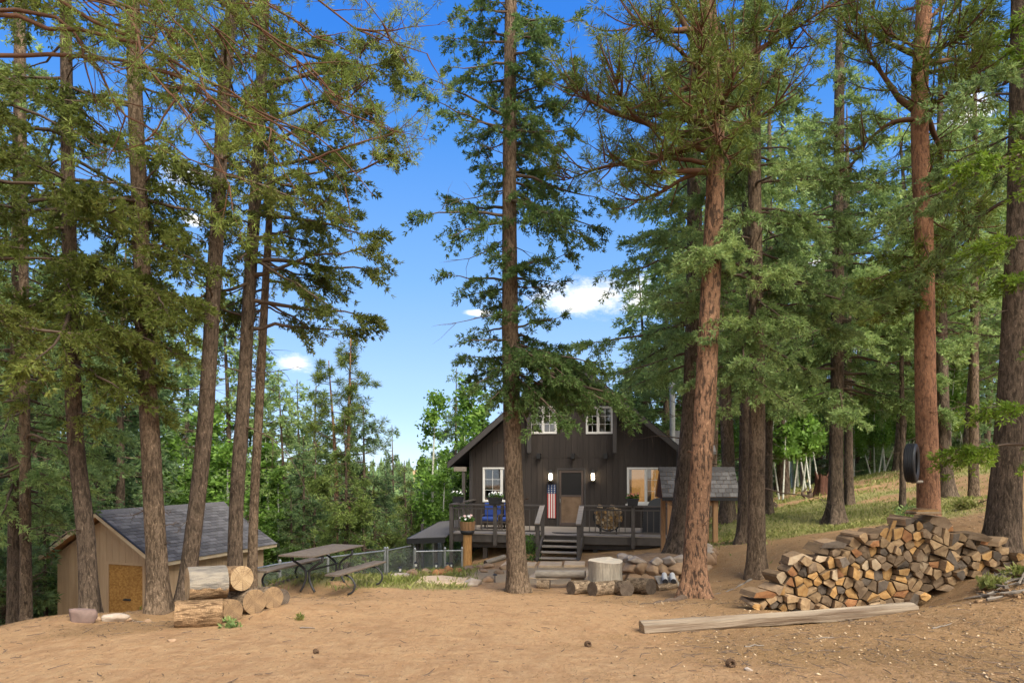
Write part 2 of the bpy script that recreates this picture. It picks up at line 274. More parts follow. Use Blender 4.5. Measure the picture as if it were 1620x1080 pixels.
# ------------------------------------------------------------------ the ground
def cp(px, D, drop): return ((px-CX)/F*D, D, CAMZ-drop)
CP = [cp(0, 5.2, 1.76), cp(400, 5.2, 1.68), cp(810, 5.2, 1.65), cp(1200, 5.2, 1.6), cp(1620, 5.2, 1.55), cp(0, 7, 1.9), cp(-300, 6, 1.95),
 cp(0, 8.6, 2.04), cp(60, 8.8, 2.03), cp(130, 9.0, 2.02), cp(150, 10, 2.19), cp(260, 10.3, 2.25), cp(290, 11.2, 2.25), cp(330, 7.8, 1.89), cp(430, 9.2, 1.96), cp(380, 8.6, 1.93),
 cp(520, 9, 1.96), cp(480, 13.2, 2.47), cp(560, 13.4, 2.48), cp(610, 14.6, 2.52), cp(430, 14.3, 2.53), cp(520, 15.6, 2.62), cp(600, 16, 2.66), cp(660, 17.2, 2.75), cp(745, 15, 2.63),
 cp(820, 13.7, 2.54), cp(960, 13.5, 2.5), cp(1098, 12, 2.33), cp(1000, 9, 2.0), cp(810, 9, 1.98), cp(900, 20.1, 2.79), cp(820, 20, 2.85), cp(770, 21, 2.98), cp(716, 21.7, 3.3), cp(1000, 20.3, 2.62), cp(1050, 20, 2.5), cp(1035, 14, 2.46), cp(960, 17, 2.66),
 cp(1000, 23.5, 2.6), cp(860, 24, 2.8), cp(745, 24, 3.1),
 cp(1070, 16, 2.13), cp(1197, 13, 2.13), cp(1200, 9.6, 2.03), cp(1450, 9.6, 1.96), cp(1560, 9.5, 1.66), cp(1620, 9.7, 1.46), cp(1590, 10.4, 1.32), cp(1015, 8, 1.96), cp(1450, 8.4, 1.80), cp(1330, 8.2, 1.86), cp(1600, 8.5, 1.55), cp(1450, 7, 1.74), cp(1610, 6.8, 1.66),
 cp(1135, 18, 2.0), cp(1150, 20, 1.68), cp(1322, 18, 1.55), cp(1470, 12.5, 1.15), cp(1545, 13, .95), cp(1540, 17, .84), cp(1495, 17, .9), cp(1430, 17, 1.13), cp(1345, 22, 1.3), cp(1300, 30, 1.22), cp(1250, 28, 1.5), cp(1200, 40, 1.8), cp(1400, 42, .45), cp(1600, 30, -.2), cp(1600, 45, -.85), cp(1620, 17, .4), cp(1120, 30, 2.3), cp(1230, 22, 1.62),
 cp(1900, 8, .9), cp(2100, 12, .0), cp(2100, 25, -2.4), cp(1900, 45, -4), cp(2400, 7, .8),
 (-8, -5, .2), (8, -5, .7), (0, -15, .3), (-25, -10, -1), (25, -10, 3), (0, 0, .1), (-30, 5, -4), (-60, 30, -16), (60, 30, 9), (60, 0, 7),
 cp(60, 11, 3.0), cp(-100, 10.5, 2.8), cp(150, 12.6, 3.3), cp(220, 12.8, 3.3), cp(300, 13.6, 3.3), cp(380, 15, 3.3), cp(100, 15, 4.15), cp(220, 17, 4.2), cp(300, 20, 4.2), cp(0, 20, 6), cp(400, 18, 3.7), cp(500, 18, 3.35), cp(600, 19.3, 3.5), cp(650, 21, 3.6), cp(690, 24, 4.1), cp(300, 30, 8), cp(600, 30, 6.8), cp(-400, 12, 4), cp(-400, 20, 8), cp(300, 60, 15), cp(600, 60, 14), cp(830, 45, 7), cp(800, 70, 12), cp(1000, 40, 3.5), cp(1000, 70, 6), cp(1200, 70, 3), cp(1500, 80, -1),
 cp(300, 150, 26), cp(650, 150, 24), cp(900, 150, 15), cp(1300, 150, 3), cp(-200, 150, 30), (150, 150, 14), (-150, 60, -30), (200, 60, 20), cp(300, 420, 10), cp(800, 420, 8), cp(1300, 420, -8), (-400, 420, -10), (400, 420, 30), (300, -60, 20), (-300, -60, -20), (0, -60, 0), (-300, 200, -20), (300, 200, 25)]
CPA = np.array(CP); 
def _k(d2, d): return np.sqrt(d2+(.9+.09*d)**2)
_w = lambda Y: np.maximum(Y, 0)
def _phi(Q):
    dx = Q[:, None, 0]-CPA[None, :, 0]; dy = Q[:, None, 1]-CPA[None, :, 1]; return -np.sqrt(dx*dx+dy*dy+1.0)
_n = len(CPA); _A = np.zeros((_n+3, _n+3)); _A[:_n, :_n] = _phi(CPA)-np.eye(_n)*.03; _Pm = np.c_[np.ones(_n), CPA[:, :2]/100]; _A[:_n, _n:] = _Pm; _A[_n:, :_n] = _Pm.T
_sol = np.linalg.solve(_A, np.r_[CPA[:, 2], 0, 0, 0])
def gz(x, y):
    x = np.atleast_1d(np.asarray(x, float)); y = np.atleast_1d(np.asarray(y, float)); sh = np.broadcast(x, y).shape; Q = np.c_[np.broadcast_to(x, sh).ravel(), np.broadcast_to(y, sh).ravel()]
    o = np.empty(len(Q))
    for i in range(0, len(Q), 20000):
        q = Q[i:i+20000]; o[i:i+20000] = _phi(q)@_sol[:_n]+_sol[_n]+q@_sol[_n+1:]/100
    z = o.reshape(sh); fade = np.clip(1-(np.hypot(x, y)-60)/60, 0, 1)
    P3 = np.stack([np.broadcast_to(x, sh), np.broadcast_to(y, sh), np.zeros(sh)], -1)
    return z+fade*(.05*fbm(P3*.6, 3)+.035*fbm(P3*2.3+9, 3))
def g(x, y): return float(gz(x, y)[0])
def gfine(x, y):
    P3 = np.stack([x, y, np.zeros_like(x)], -1); near = np.clip(1-(np.hypot(x, y)-16)/12, 0, 1)
    return near*(.022*fbm(P3*7+3, 3)+.010*fbm(P3*26, 2))
def axis(lo, hi, c, fine, growth):
    a = [c]; s = fine
    while a[-1] < hi: a.append(a[-1]+s); s = fine+growth*max(0, abs(a[-1]-c)-span)
    b = [c]; s = fine
    while b[-1] > lo: b.append(b[-1]-s); s = fine+growth*max(0, abs(b[-1]-c)-span)
    return np.array(sorted(set(b+a)))
span = 6; gx = axis(-420, 460, 0, .07, .07); span = 5; gy = axis(-70, 520, 10, .075, .065)
GX, GY = np.meshgrid(gx, gy); GZ = gz(GX, GY)+gfine(GX, GY)
nx, ny = len(gx), len(gy); idx = np.arange(nx*ny).reshape(ny, nx)
Fq = np.stack([idx[:-1, :-1], idx[:-1, 1:], idx[1:, 1:], idx[1:, :-1]], -1).reshape(-1, 4)
gme = mesh_np('ground', np.c_[GX.ravel(), GY.ravel(), GZ.ravel()], Fq, smooth=True)
def sm(a, lo, hi): t = np.clip((a-lo)/(hi-lo), 0, 1); return t*t*(3-2*t)
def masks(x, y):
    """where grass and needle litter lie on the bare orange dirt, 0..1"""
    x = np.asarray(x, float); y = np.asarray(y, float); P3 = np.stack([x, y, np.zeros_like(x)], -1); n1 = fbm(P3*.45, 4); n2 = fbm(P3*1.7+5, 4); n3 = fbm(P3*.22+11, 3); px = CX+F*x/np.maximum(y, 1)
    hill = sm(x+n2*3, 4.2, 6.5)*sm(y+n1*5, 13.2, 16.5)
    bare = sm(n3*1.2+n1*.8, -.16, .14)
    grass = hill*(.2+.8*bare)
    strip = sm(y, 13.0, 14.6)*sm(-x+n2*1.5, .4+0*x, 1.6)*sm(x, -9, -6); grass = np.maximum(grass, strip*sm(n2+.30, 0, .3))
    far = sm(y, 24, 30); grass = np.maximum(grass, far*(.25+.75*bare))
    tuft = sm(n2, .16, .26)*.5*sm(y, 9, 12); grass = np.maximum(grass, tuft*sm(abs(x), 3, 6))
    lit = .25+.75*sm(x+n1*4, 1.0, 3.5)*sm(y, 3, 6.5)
    lit = np.maximum(lit, sm(n1+n2, -.02, .22)*.6); lit = np.maximum(lit, sm(y, 16, 22)*.4)  # less dark litter up the slope: pale dry ground, lightened against crown shade
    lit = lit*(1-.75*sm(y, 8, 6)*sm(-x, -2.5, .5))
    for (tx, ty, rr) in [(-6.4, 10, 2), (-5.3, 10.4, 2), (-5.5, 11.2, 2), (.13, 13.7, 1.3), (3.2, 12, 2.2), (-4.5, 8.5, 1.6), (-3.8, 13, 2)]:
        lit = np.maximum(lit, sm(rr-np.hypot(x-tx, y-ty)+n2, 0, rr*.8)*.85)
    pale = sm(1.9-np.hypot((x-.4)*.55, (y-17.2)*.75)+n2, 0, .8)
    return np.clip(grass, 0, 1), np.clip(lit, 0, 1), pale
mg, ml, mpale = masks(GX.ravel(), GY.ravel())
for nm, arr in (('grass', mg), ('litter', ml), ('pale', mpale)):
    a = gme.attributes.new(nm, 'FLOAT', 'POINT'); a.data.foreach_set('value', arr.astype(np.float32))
def ground_mat():
    m = bpy.data.materials.new('dirt'); m.use_nodes = True; t = m.node_tree; n = t.nodes; l = t.links; b = n['Principled BSDF']; b.inputs['Roughness'].default_value = .95; b.inputs['Specular IOR Level'].default_value = .1
    tcn = n.new('ShaderNodeTexCoord')
    def noise(sc, de=6, ro=.6, st=(1, 1, 1)):
        mpn = n.new('ShaderNodeMapping'); mpn.inputs['Scale'].default_value = st; l.new(tcn.outputs['Object'], mpn.inputs[0])
        z = n.new('ShaderNodeTexNoise'); z.inputs['Scale'].default_value = sc; z.inputs['Detail'].default_value = de; z.inputs['Roughness'].default_value = ro; l.new(mpn.outputs[0], z.inputs['Vector']); return z.outputs[0]
    def rng_(v, a, b_, c=0, d=1):
        r = n.new('ShaderNodeMapRange'); r.inputs[1].default_value = a; r.inputs[2].default_value = b_; r.inputs[3].default_value = c; r.inputs[4].default_value = d; l.new(v, r.inputs[0]); return r.outputs[0]
    def mix(f, a, b_):
        x = n.new('ShaderNodeMix'); x.data_type = 'RGBA'
        for i, v in ((0, f), (6, a), (7, b_)):
            if isinstance(v, tuple): x.inputs[i].default_value = (*v, 1)
            else: l.new(v, x.inputs[i])
        return x.outputs[2]
    def att(s): a = n.new('ShaderNodeAttribute'); a.attribute_name = s; return a.outputs['Fac']
    def mth(op, a, b_):
        x = n.new('ShaderNodeMath'); x.operation = op
        for i, v in ((0, a), (1, b_)):
            if isinstance(v, (int, float)): x.inputs[i].default_value = v
            else: l.new(v, x.inputs[i])
        return x.outputs[0]
    fine = noise(60, 8, .75); mid = noise(7, 7, .7); big = noise(.7, 5, .6); streak = noise(13, 7, .75, (1, .28, 1))
    dirt = mix(rng_(big, .35, .65), (.56, .34, .175), (.49, .285, .145)); dirt = mix(rng_(mid, .4, .72), dirt, (.62, .42, .24)); dirt = mix(rng_(streak, .50, .66, 0, .75), dirt, (.40, .23, .12)); dirt = mix(rng_(fine, .48, .7, 0, .6), dirt, (.38, .23, .125)); dirt = mix(rng_(noise(2.2, 5, .6), .52, .68, 0, .5), dirt, (.36, .205, .11))
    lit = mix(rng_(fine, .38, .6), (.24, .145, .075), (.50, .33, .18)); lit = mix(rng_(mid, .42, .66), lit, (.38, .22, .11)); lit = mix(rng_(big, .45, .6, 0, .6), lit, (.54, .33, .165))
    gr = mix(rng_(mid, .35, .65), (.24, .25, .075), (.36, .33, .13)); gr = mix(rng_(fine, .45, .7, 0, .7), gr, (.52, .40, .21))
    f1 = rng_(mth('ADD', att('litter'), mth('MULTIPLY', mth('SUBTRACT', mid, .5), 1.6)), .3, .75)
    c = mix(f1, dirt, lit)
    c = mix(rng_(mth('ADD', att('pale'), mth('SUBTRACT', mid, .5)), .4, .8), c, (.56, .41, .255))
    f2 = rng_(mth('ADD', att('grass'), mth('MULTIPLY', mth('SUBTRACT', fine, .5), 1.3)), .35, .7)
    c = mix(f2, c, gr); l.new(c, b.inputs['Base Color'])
    v = n.new('ShaderNodeTexVoronoi'); v.inputs['Scale'].default_value = 38; l.new(tcn.outputs['Object'], v.inputs['Vector'])
    h = mth('ADD', fine, mth('MULTIPLY', mid, 2.0)); h = mth('ADD', h, mth('MULTIPLY', rng_(v.outputs['Distance'], 0, .4, 1, 0), .35))
    bp = n.new('ShaderNodeBump'); bp.inputs['Distance'].default_value = .045; bp.inputs['Strength'].default_value = 1; l.new(h, bp.inputs['Height']); l.new(bp.outputs[0], b.inputs['Normal'])
    return m
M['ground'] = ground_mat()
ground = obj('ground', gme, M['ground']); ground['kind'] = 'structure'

# ------------------------------------------------------------------ batches for foliage
def norm(a): return a/(np.linalg.norm(a, axis=-1, keepdims=True)+1e-9)
def tubes(paths, rad, k=4):
    """paths (n,m,3), rad (n,m) -> verts, quads"""
    n, m = rad.shape; t = norm(np.gradient(paths, axis=1)); ref = np.where(np.abs(t.mean(1))[:, 2:3] > .8, np.array([[1., 0, 0]]), np.array([[0, 0, 1.]]))[:, None, :]
    u = norm(np.cross(t, np.broadcast_to(ref, t.shape))); w = np.cross(t, u); a = np.arange(k)*2*pi/k
    V = paths[:, :, None, :]+rad[:, :, None, None]*(np.cos(a)[None, None, :, None]*u[:, :, None, :]+np.sin(a)[None, None, :, None]*w[:, :, None, :])
    i = np.arange(n*m*k).reshape(n, m, k); j = np.roll(i, -1, axis=2)
    Fc = np.stack([i[:, :-1], j[:, :-1], j[:, 1:], i[:, 1:]], -1).reshape(-1, 4); return V.reshape(-1, 3), Fc
def needles(Pp, Dd, K, Ln, Wd, spread, rg):
    """K narrow triangles at every point, leaning about direction Dd"""
    n = len(Pp); r = norm(rg.normal(size=(n, K, 3))); d = norm(Dd[:, None, :]*(1-spread)+r*spread)
    ln = Ln*(.6+.7*rg.random((n, K, 1))); side = norm(np.cross(d, norm(rg.normal(size=(n, K, 3)))))*Wd*(.7+.6*rg.random((n, K, 1)))
    base = Pp[:, None, :]+r*Ln*.15
    V = np.stack([base-side*.7, base+d*ln*.35+side*.8, base+d*ln], 2).reshape(-1, 3)
    return V, np.arange(len(V)).reshape(-1, 3)
class Crown:
    def __init__(s, seed): s.rg = np.random.default_rng(seed); s.tv = []; s.tf = []; s.nt = 0; s.lv = []; s.lf = []; s.nl = 0
    def wood(s, V, Fc): s.tv.append(V); s.tf.append(Fc+s.nt); s.nt += len(V)
    def leaf(s, V, Fc): s.lv.append(V); s.lf.append(Fc+s.nl); s.nl += len(V)
    def fir(s, O, az, L, el, droop, dens=1., bare=.15, size=1., thick=1., twig=.42, wob=1.):
        """a batch of fir boughs: O (n,3) origins, azimuths, lengths, start elevations; size = needle spray size"""
        rg = s.rg; n = len(O); m = 9; t = np.linspace(0, 1, m)[None, :, None]; L = np.asarray(L, float)[:, None, None]; az = np.asarray(az)[:, None]; el = np.broadcast_to(np.asarray(el, float), (n,))[:, None, None]+(rg.normal(0, .10, (n, 1, 1)) if n > 1 else 0); dr = np.broadcast_to(np.asarray(droop, float), (n,))[:, None, None]*((.4+1.2*rg.random((n, 1, 1))) if n > 1 else 1)
        azs = az+np.cumsum(rg.normal(0, .09*wob, (n, m)), 1); dh = np.stack([np.cos(azs), np.sin(azs), np.zeros_like(azs)], -1)
        h = np.cumsum(dh*L/(m-1), 1)-dh[:, :1]*L/(m-1); z = L*(np.tan(el)*t-dr*t**1.6+dr*.45*t**4)+np.cumsum(rg.normal(0, .018*wob, (n, m, 1)), 1)*L
        path = O[:, None, :]+h; path[:, :, 2:] += z
        rad = (.010+.011*L[:, :, 0])*thick*(1.02-np.linspace(0, 1, m)[None, :])**.8; V, Fc = tubes(path, rad, 4); s.wood(V, Fc)
        nb = np.maximum((L[:, 0, 0]/(.085*size**.6)*dens).astype(int), 2); br = np.repeat(np.arange(n), nb); tt = rg.random(len(br))**.75; tt = bare+(1-bare)*tt
        # patchy: whole runs of a bough carry nothing
        gap = vnoise(np.c_[br*3.1, tt*4.2+br, np.full(len(br), 2.)]); keep = gap > (.30); br = br[keep]; tt = tt[keep]
        f = tt*(m-1); i0 = np.minimum(f.astype(int), m-2); fr = (f-i0)[:, None]; P0 = path[br, i0]*(1-fr)+path[br, i0+1]*fr; T = norm(path[br, i0+1]-path[br, i0])
        sgn = np.where(rg.random(len(br)) < .5, -1., 1.)[:, None]; sd_ = norm(np.cross(T, np.array([0, 0, 1.])))*sgn
        fwd = .35+.45*rg.random((len(br), 1)); D = norm(sd_*(1-fwd)+T*fwd+rg.normal(0, .16, (len(br), 3))+np.array([0, 0, -.18]))
        l2 = (np.minimum(twig*np.maximum(L[br, 0, 0], .8)**.5, .24+.75*(1-tt)*L[br, 0, 0])*(.45+.75*rg.random(len(br))))[:, None]
        # twig as a thin 3-point tube
        q = np.linspace(0, 1, 3)[None, :, None]; tp = P0[:, None, :]+D[:, None, :]*l2[:, None, :]*q; tp[:, :, 2] -= (l2*.22)*np.linspace(0, 1, 3)[None, :]**2
        V, Fc = tubes(tp, np.broadcast_to(np.array([[.0055, .004, .0015]])*max(1., size*.8), (len(tp), 3)).copy(), 3); s.wood(V, Fc)
        ns = np.maximum((l2[:, 0]/(.040*size)).astype(int), 2); b2 = np.repeat(np.arange(len(br)), ns); u = rg.random(len(b2))[:, None]**.8
        PP = P0[b2]+D[b2]*l2[b2]*u+rg.normal(0, .018*size, (len(b2), 3)); PP[:, 2] -= (l2[b2, 0]*.22)*u[:, 0]**2
        V, Fc = needles(PP, D[b2], 6, .085*size, .0195*size, .5, rg); s.leaf(V, Fc)
        return path
    def dead(s, O, az, L, el):
        rg = s.rg; n = len(O); m = 8; L = np.asarray(L, float)[:, None]; a = np.asarray(az)[:, None]+np.cumsum(rg.normal(0, .16, (n, m)), 1)
        dh = np.stack([np.cos(a), np.sin(a), np.cumsum(rg.normal(0, .13, (n, m)), 1)+np.asarray(el)[:, None]], -1)*(L/(m-1))[:, :, None]
        path = O[:, None, :]+np.cumsum(dh, 1)-dh[:, :1]; V, Fc = tubes(path, (.007+.006*L)*(1.03-np.linspace(0, 1, m)[None, :]), 4); s.wood(V, Fc)
        k = 5; bi = np.repeat(np.arange(n), k); ii = rg.integers(2, m-1, len(bi)); O2 = path[bi, ii]; d = norm(norm(dh[bi, ii])+rg.normal(0, .7, (len(bi), 3))); l2 = (L[bi, 0]*.12+.35*L[bi, 0]*rg.random(len(bi)))[:, None, None]
        tp = O2[:, None, :]+d[:, None, :]*l2*np.linspace(0, 1, 4)[None, :, None]; tp[:, 1:] += rg.normal(0, .02, (len(bi), 3, 3)); V, Fc = tubes(tp, np.broadcast_to(np.array([[.006, .005, .003, .001]]), (len(tp), 4)).copy(), 3); s.wood(V, Fc)
    def pine(s, O, az, L, el, tufts=16, size=1., curl=.5, thick=1., brown=False):
        """ponderosa limbs: crooked, upswept, with needle tufts at the ends of side shoots"""
        rg = s.rg; n = len(O); m = 10; L = np.asarray(L, float)[:, None]; a = np.asarray(az)[:, None]+np.cumsum(rg.normal(0, .2, (n, m)), 1)
        ez = np.asarray(el)[:, None]+np.cumsum(rg.normal(0, .13, (n, m)), 1)+curl*np.linspace(0, 1, m)[None, :]**1.5
        st = np.stack([np.cos(a)*np.cos(ez), np.sin(a)*np.cos(ez), np.sin(ez)], -1)*(L/(m-1))[:, :, None]; path = O[:, None, :]+np.cumsum(st, 1)-st[:, :1]
        V, Fc = tubes(path, (.012+.016*L)*thick*(1.05-np.linspace(0, 1, m)[None, :])**.9, 5); s.wood(V, Fc)
        nb = np.maximum((tufts*L[:, 0]/2.5).astype(int), 3); bi = np.repeat(np.arange(n), nb); f = (.25+.75*rg.random(len(bi))**.7)*(m-1.001); i0 = f.astype(int); fr = (f-i0)[:, None]
        P0 = path[bi, i0]*(1-fr)+path[bi, np.minimum(i0+1, m-1)]*fr; T = norm(st[bi, i0]); D = norm(T*.7+rg.normal(0, .55, (len(bi), 3))+np.array([0, 0, .22])); l2 = (.16+.5*rg.random((len(bi), 1, 1)))*np.minimum(L[bi, 0], 1.6)[:, None, None]*.8
        q = np.linspace(0, 1, 5)[None, :, None]; tp = P0[:, None, :]+D[:, None, :]*l2*q; tp[:, :, 2] += (l2[:, :, 0]*.3)*np.linspace(0, 1, 5)[None, :]**2; tp[:, 1:] += np.cumsum(rg.normal(0, .014, (len(bi), 4, 3)), 1)
        V, Fc = tubes(tp, np.broadcast_to(np.array([[.011, .0095, .008, .0065, .004]])*thick, (len(tp), 5)).copy(), 4); s.wood(V, Fc)
        # each shoot ends in a tuft; a second one sits on a short side shoot
        E = [tp[:, -1], tp[:, 3]+rg.normal(0, .04, (len(tp), 3))]; DD = [D, norm(D+rg.normal(0, .6, D.shape))]
        E = np.concatenate(E); DD = norm(np.concatenate(DD)+np.array([0, 0, .3])); Pn = np.repeat(E, 4, 0)+rg.normal(0, .016, (len(E)*4, 3)); Dn = np.repeat(DD, 4, 0)
        V, Fc = needles(Pn, Dn, 9, .135*size, .0095*size, .66, rg); s.leaf(V, Fc)
        return path
    def broad(s, O, az, L, el, size=1., dens=1.):
        """aspen boughs with flat round leaves"""
        rg = s.rg; n = len(O); m = 7; L = np.asarray(L, float)[:, None]; a = np.asarray(az)[:, None]+np.cumsum(rg.normal(0, .15, (n, m)), 1); ez = np.asarray(el)[:, None]+np.cumsum(rg.normal(0, .1, (n, m)), 1)
        st = np.stack([np.cos(a)*np.cos(ez), np.sin(a)*np.cos(ez), np.sin(ez)], -1)*(L/(m-1))[:, :, None]; path = O[:, None, :]+np.cumsum(st, 1)-st[:, :1]
        V, Fc = tubes(path, (.008+.009*L)*(1.05-np.linspace(0, 1, m)[None, :]), 4); s.wood(V, Fc)
        nb = (L[:, 0]*70*dens/size).astype(int)+4; bi = np.repeat(np.arange(n), nb); f = (.2+.8*rg.random(len(bi))**.8)*(m-1.001); i0 = f.astype(int); fr = (f-i0)[:, None]; P0 = path[bi, i0]*(1-fr)+path[bi, i0+1]*fr
        cl = norm(rg.normal(size=(len(bi), 3)))*(rg.random((len(bi), 1))**.6)*np.minimum(.12+.22*L[bi], .5); PP = np.repeat(P0+cl, 3, 0)+rg.normal(0, .05*size, (len(bi)*3, 3))
        V, Fc = needles(PP, norm(rg.normal(size=PP.shape)), 1, .085*size, .06*size, .5, rg); s.leaf(V, Fc)
    def build(s, name, root, wmat, lmat, off):
        if s.tv: obj('branches', mesh_np('branches', np.concatenate(s.tv)-off, np.concatenate(s.tf)), wmat, root)['kind'] = 'stuff'
        if s.lv: obj('crown', mesh_np('crown', np.concatenate(s.lv)-off, np.concatenate(s.lf)), lmat, root)['kind'] = 'stuff'

def spline(pts, n):
    pts = np.asarray(pts, float); d = np.r_[0, np.cumsum(np.linalg.norm(np.diff(pts, axis=0), axis=1))]; u = np.linspace(0, d[-1], n); out = np.empty((n, pts.shape[1]))
    # cubic Hermite with finite-difference tangents
    tg = np.gradient(pts, d, axis=0)
    for k, x in enumerate(u):
        i = min(np.searchsorted(d, x, 'right')-1, len(pts)-2); h = d[i+1]-d[i]; s = (x-d[i])/h
        out[k] = (2*s**3-3*s*s+1)*pts[i]+(s**3-2*s*s+s)*h*tg[i]+(3*s*s-2*s**3)*pts[i+1]+(s**3-s*s)*h*tg[i+1]
    return out
def trunk_mesh(path, rad, seed, k=36, rough=.05, flare=.55, lobes=4, furrow=1.):
    """path (n,3), rad (n); bark relief and root flare are real displacement"""
    n = len(path); rg = np.random.default_rng(seed); th = np.arange(k)*2*pi/k; h = np.r_[0, np.cumsum(np.linalg.norm(np.diff(path, axis=0), axis=1))]
    TH, H = np.meshgrid(th, h); sc = 1/np.maximum(rad.mean()*6, .3)
    nz_ = fbm(np.stack([np.cos(TH)*3.2*furrow+seed, np.sin(TH)*3.2*furrow, H*1.1], -1), 4); rd = np.abs(fbm(np.stack([np.cos(TH)*5*furrow, np.sin(TH)*5*furrow+seed, H*2.4], -1), 3))
    ph = rg.random()*6; fl = np.exp(-np.maximum(H-.12, 0)/.32)*flare*(1+.5*np.cos(lobes*TH+ph)+.35*np.cos((lobes-1)*TH+ph*2)); r = rad[:, None]*(1+rough*2.2*nz_+rough*2.4*rd+fl)
    V = path[:, None, :]+np.stack([np.cos(TH)*r, np.sin(TH)*r, np.zeros_like(r)], -1)
    i = np.arange(n*k).reshape(n, k); j = np.roll(i, -1, 1); Fc = np.stack([i[:-1], j[:-1], j[1:], i[1:]], -1).reshape(-1, 4); cap = i[-1][None, :]
    return V.reshape(-1, 3), [Fc, cap]
def fg_trunk(pix, D, w0, w1, H, seed, sink=.12):
    """trunk measured in the photograph: (px,py) list bottom to top at distance D, widths in px at the foot and the top of the frame, full height H"""
    base = P(pix[0][0], D, pix[0][1]); pts = [P(a, D, b) for a, b in pix]; pts[0][2] = g(pts[0][0], D); b = pts[0].copy()
    while len(pts) > 2 and pts[1][2] < pts[0][2]+.3: pts.pop(1)
    top = pts[-1].copy(); dirv = (pts[-1]-pts[-2]); dirv = dirv/dirv[2]; 
    nxt = top+dirv*.3*(b[2]+H-top[2]); nxt[2] = b[2]+H
    if nxt[2] > top[2]+.5: pts.append((top+nxt)/2+np.array([0, 0, 0])); pts.append(nxt)
    pts[0] = pts[0]-np.array([0, 0, sink]); hz = b[2]+H
    ztop = top[2]; path = spline(pts, int(H/.075)); z = path[:, 2]; r0 = w0/2/F*D*.80; r1 = w1/2/F*D*.82
    rad = np.where(z < ztop, r0+(r1-r0)*np.clip((z-b[2])/(ztop-b[2]), 0, 1), r1*np.clip((hz-z)/max(hz-ztop, .1), .04, 1)**.8)
    # straighten radius: foot widths include some swell
    return b, path, rad
def on_trunk(path, z): 
    return np.stack([np.interp(z, path[:, 2], path[:, 0]), np.interp(z, path[:, 2], path[:, 1]), z], -1)
# ------------------------------------------------------------------ trees near the camera
def tree(name, label, pix, D, w0, w1, H, seed, bark, kind='fir', leafm='fir', z0=3., n=60, Lm=2.2, extra=None, twigm='twig', dead=8, size=1., dens=1., k=36, rough=.05, flare=.5, group=None, zdead=1.2, lean=None, topL=.35, azb=None):
    b, path, rad = fg_trunk(pix, D, w0, w1, H, seed)
    root = thing(name, label, 'tree', tuple(b), group=group)
    V, Fc = trunk_mesh(path, rad, seed, k, rough, flare); obj('trunk', mesh_np('trunk', V-b, Fc, smooth=True), M[bark], root)
    c = Crown(seed); rg = c.rg
    zt = b[2]+H*.97; zz = b[2]+z0+(zt-b[2]-z0)*np.sort(rg.random(n))**1.0
    vis = CAMZ+HY/F*D+2.2                      # little above the frame needs its full number of boughs
    keep = (zz < vis) | (rg.random(n) < .45); zz = zz[keep]; O = on_trunk(path, zz); fr = (zz-b[2]-z0)/(zt-b[2]-z0)
    prof = np.clip(1.0-fr, 0, 1)**.6*(topL+(1-topL)*np.clip(1-fr, 0, 1))*np.minimum(1, .62+fr*3.5); Ls = Lm*np.maximum(prof, .12)*(.6+.6*rg.random(len(zz))); az = rg.random(len(zz))*2*pi
    if azb: az = np.where(rg.random(len(zz)) < azb[1], azb[0]+rg.normal(0, .6, len(zz)), az)
    if kind == 'fir': c.fir(O, az, Ls, -.02+.5*(fr-.25), .26, dens, .12, size)
    else: c.pine(O, az, Ls, .05+.3*fr, 18*dens, size)
    if dead:
        zd = b[2]+zdead+rg.random(dead)*(z0+2.5); c.dead(on_trunk(path, zd), rg.random(dead)*2*pi, .5+1.1*rg.random(dead), rg.normal(0, .15, dead))
    ns = 16; zs = b[2]+.8+rg.random(ns)*(z0+1); hz_ = rg.random(ns)*6.28; c.dead(on_trunk(path, zs)+np.stack([np.cos(hz_), np.sin(hz_), 0*hz_], -1)*.5*w0/2/F*D, hz_, .5*w0/2/F*D+.05+.18*rg.random(ns)**2, rg.normal(.05, .3, ns))
    if extra: extra(c, path, D)
    c.build(name, root, M[twigm], M[leafm], b)
    return root
def bough(c, path, D, y0, tip, droop=.15, dens=1.3, bare=.1, dy=0., size=1., thick=1.2, pine=False, dead=False, sub=1):
    """a bough read off the photograph: it leaves the trunk at row y0 and ends near the pixel tip; dy sets how far it reaches to or from the eye"""
    z = CAMZ+(HY-y0)/F*D; O = on_trunk(path, np.array([z])); T = P(tip[0], D+dy, tip[1])[None]; d = T-O; L = np.linalg.norm(d[:, :2], axis=1); az = np.arctan2(d[:, 1], d[:, 0]); el = np.arctan2(d[:, 2]+droop*.55*L, L)
    if pine: c.pine(O, az, np.linalg.norm(d, axis=1), np.arctan2(d[:, 2], L)-.15, 26*dens, size, .25, thick)
    elif dead: c.dead(O, az, L, np.arctan2(d[:, 2], L))
    else: c.fir(O, az, L, el, droop, dens, bare, size, thick, .5)
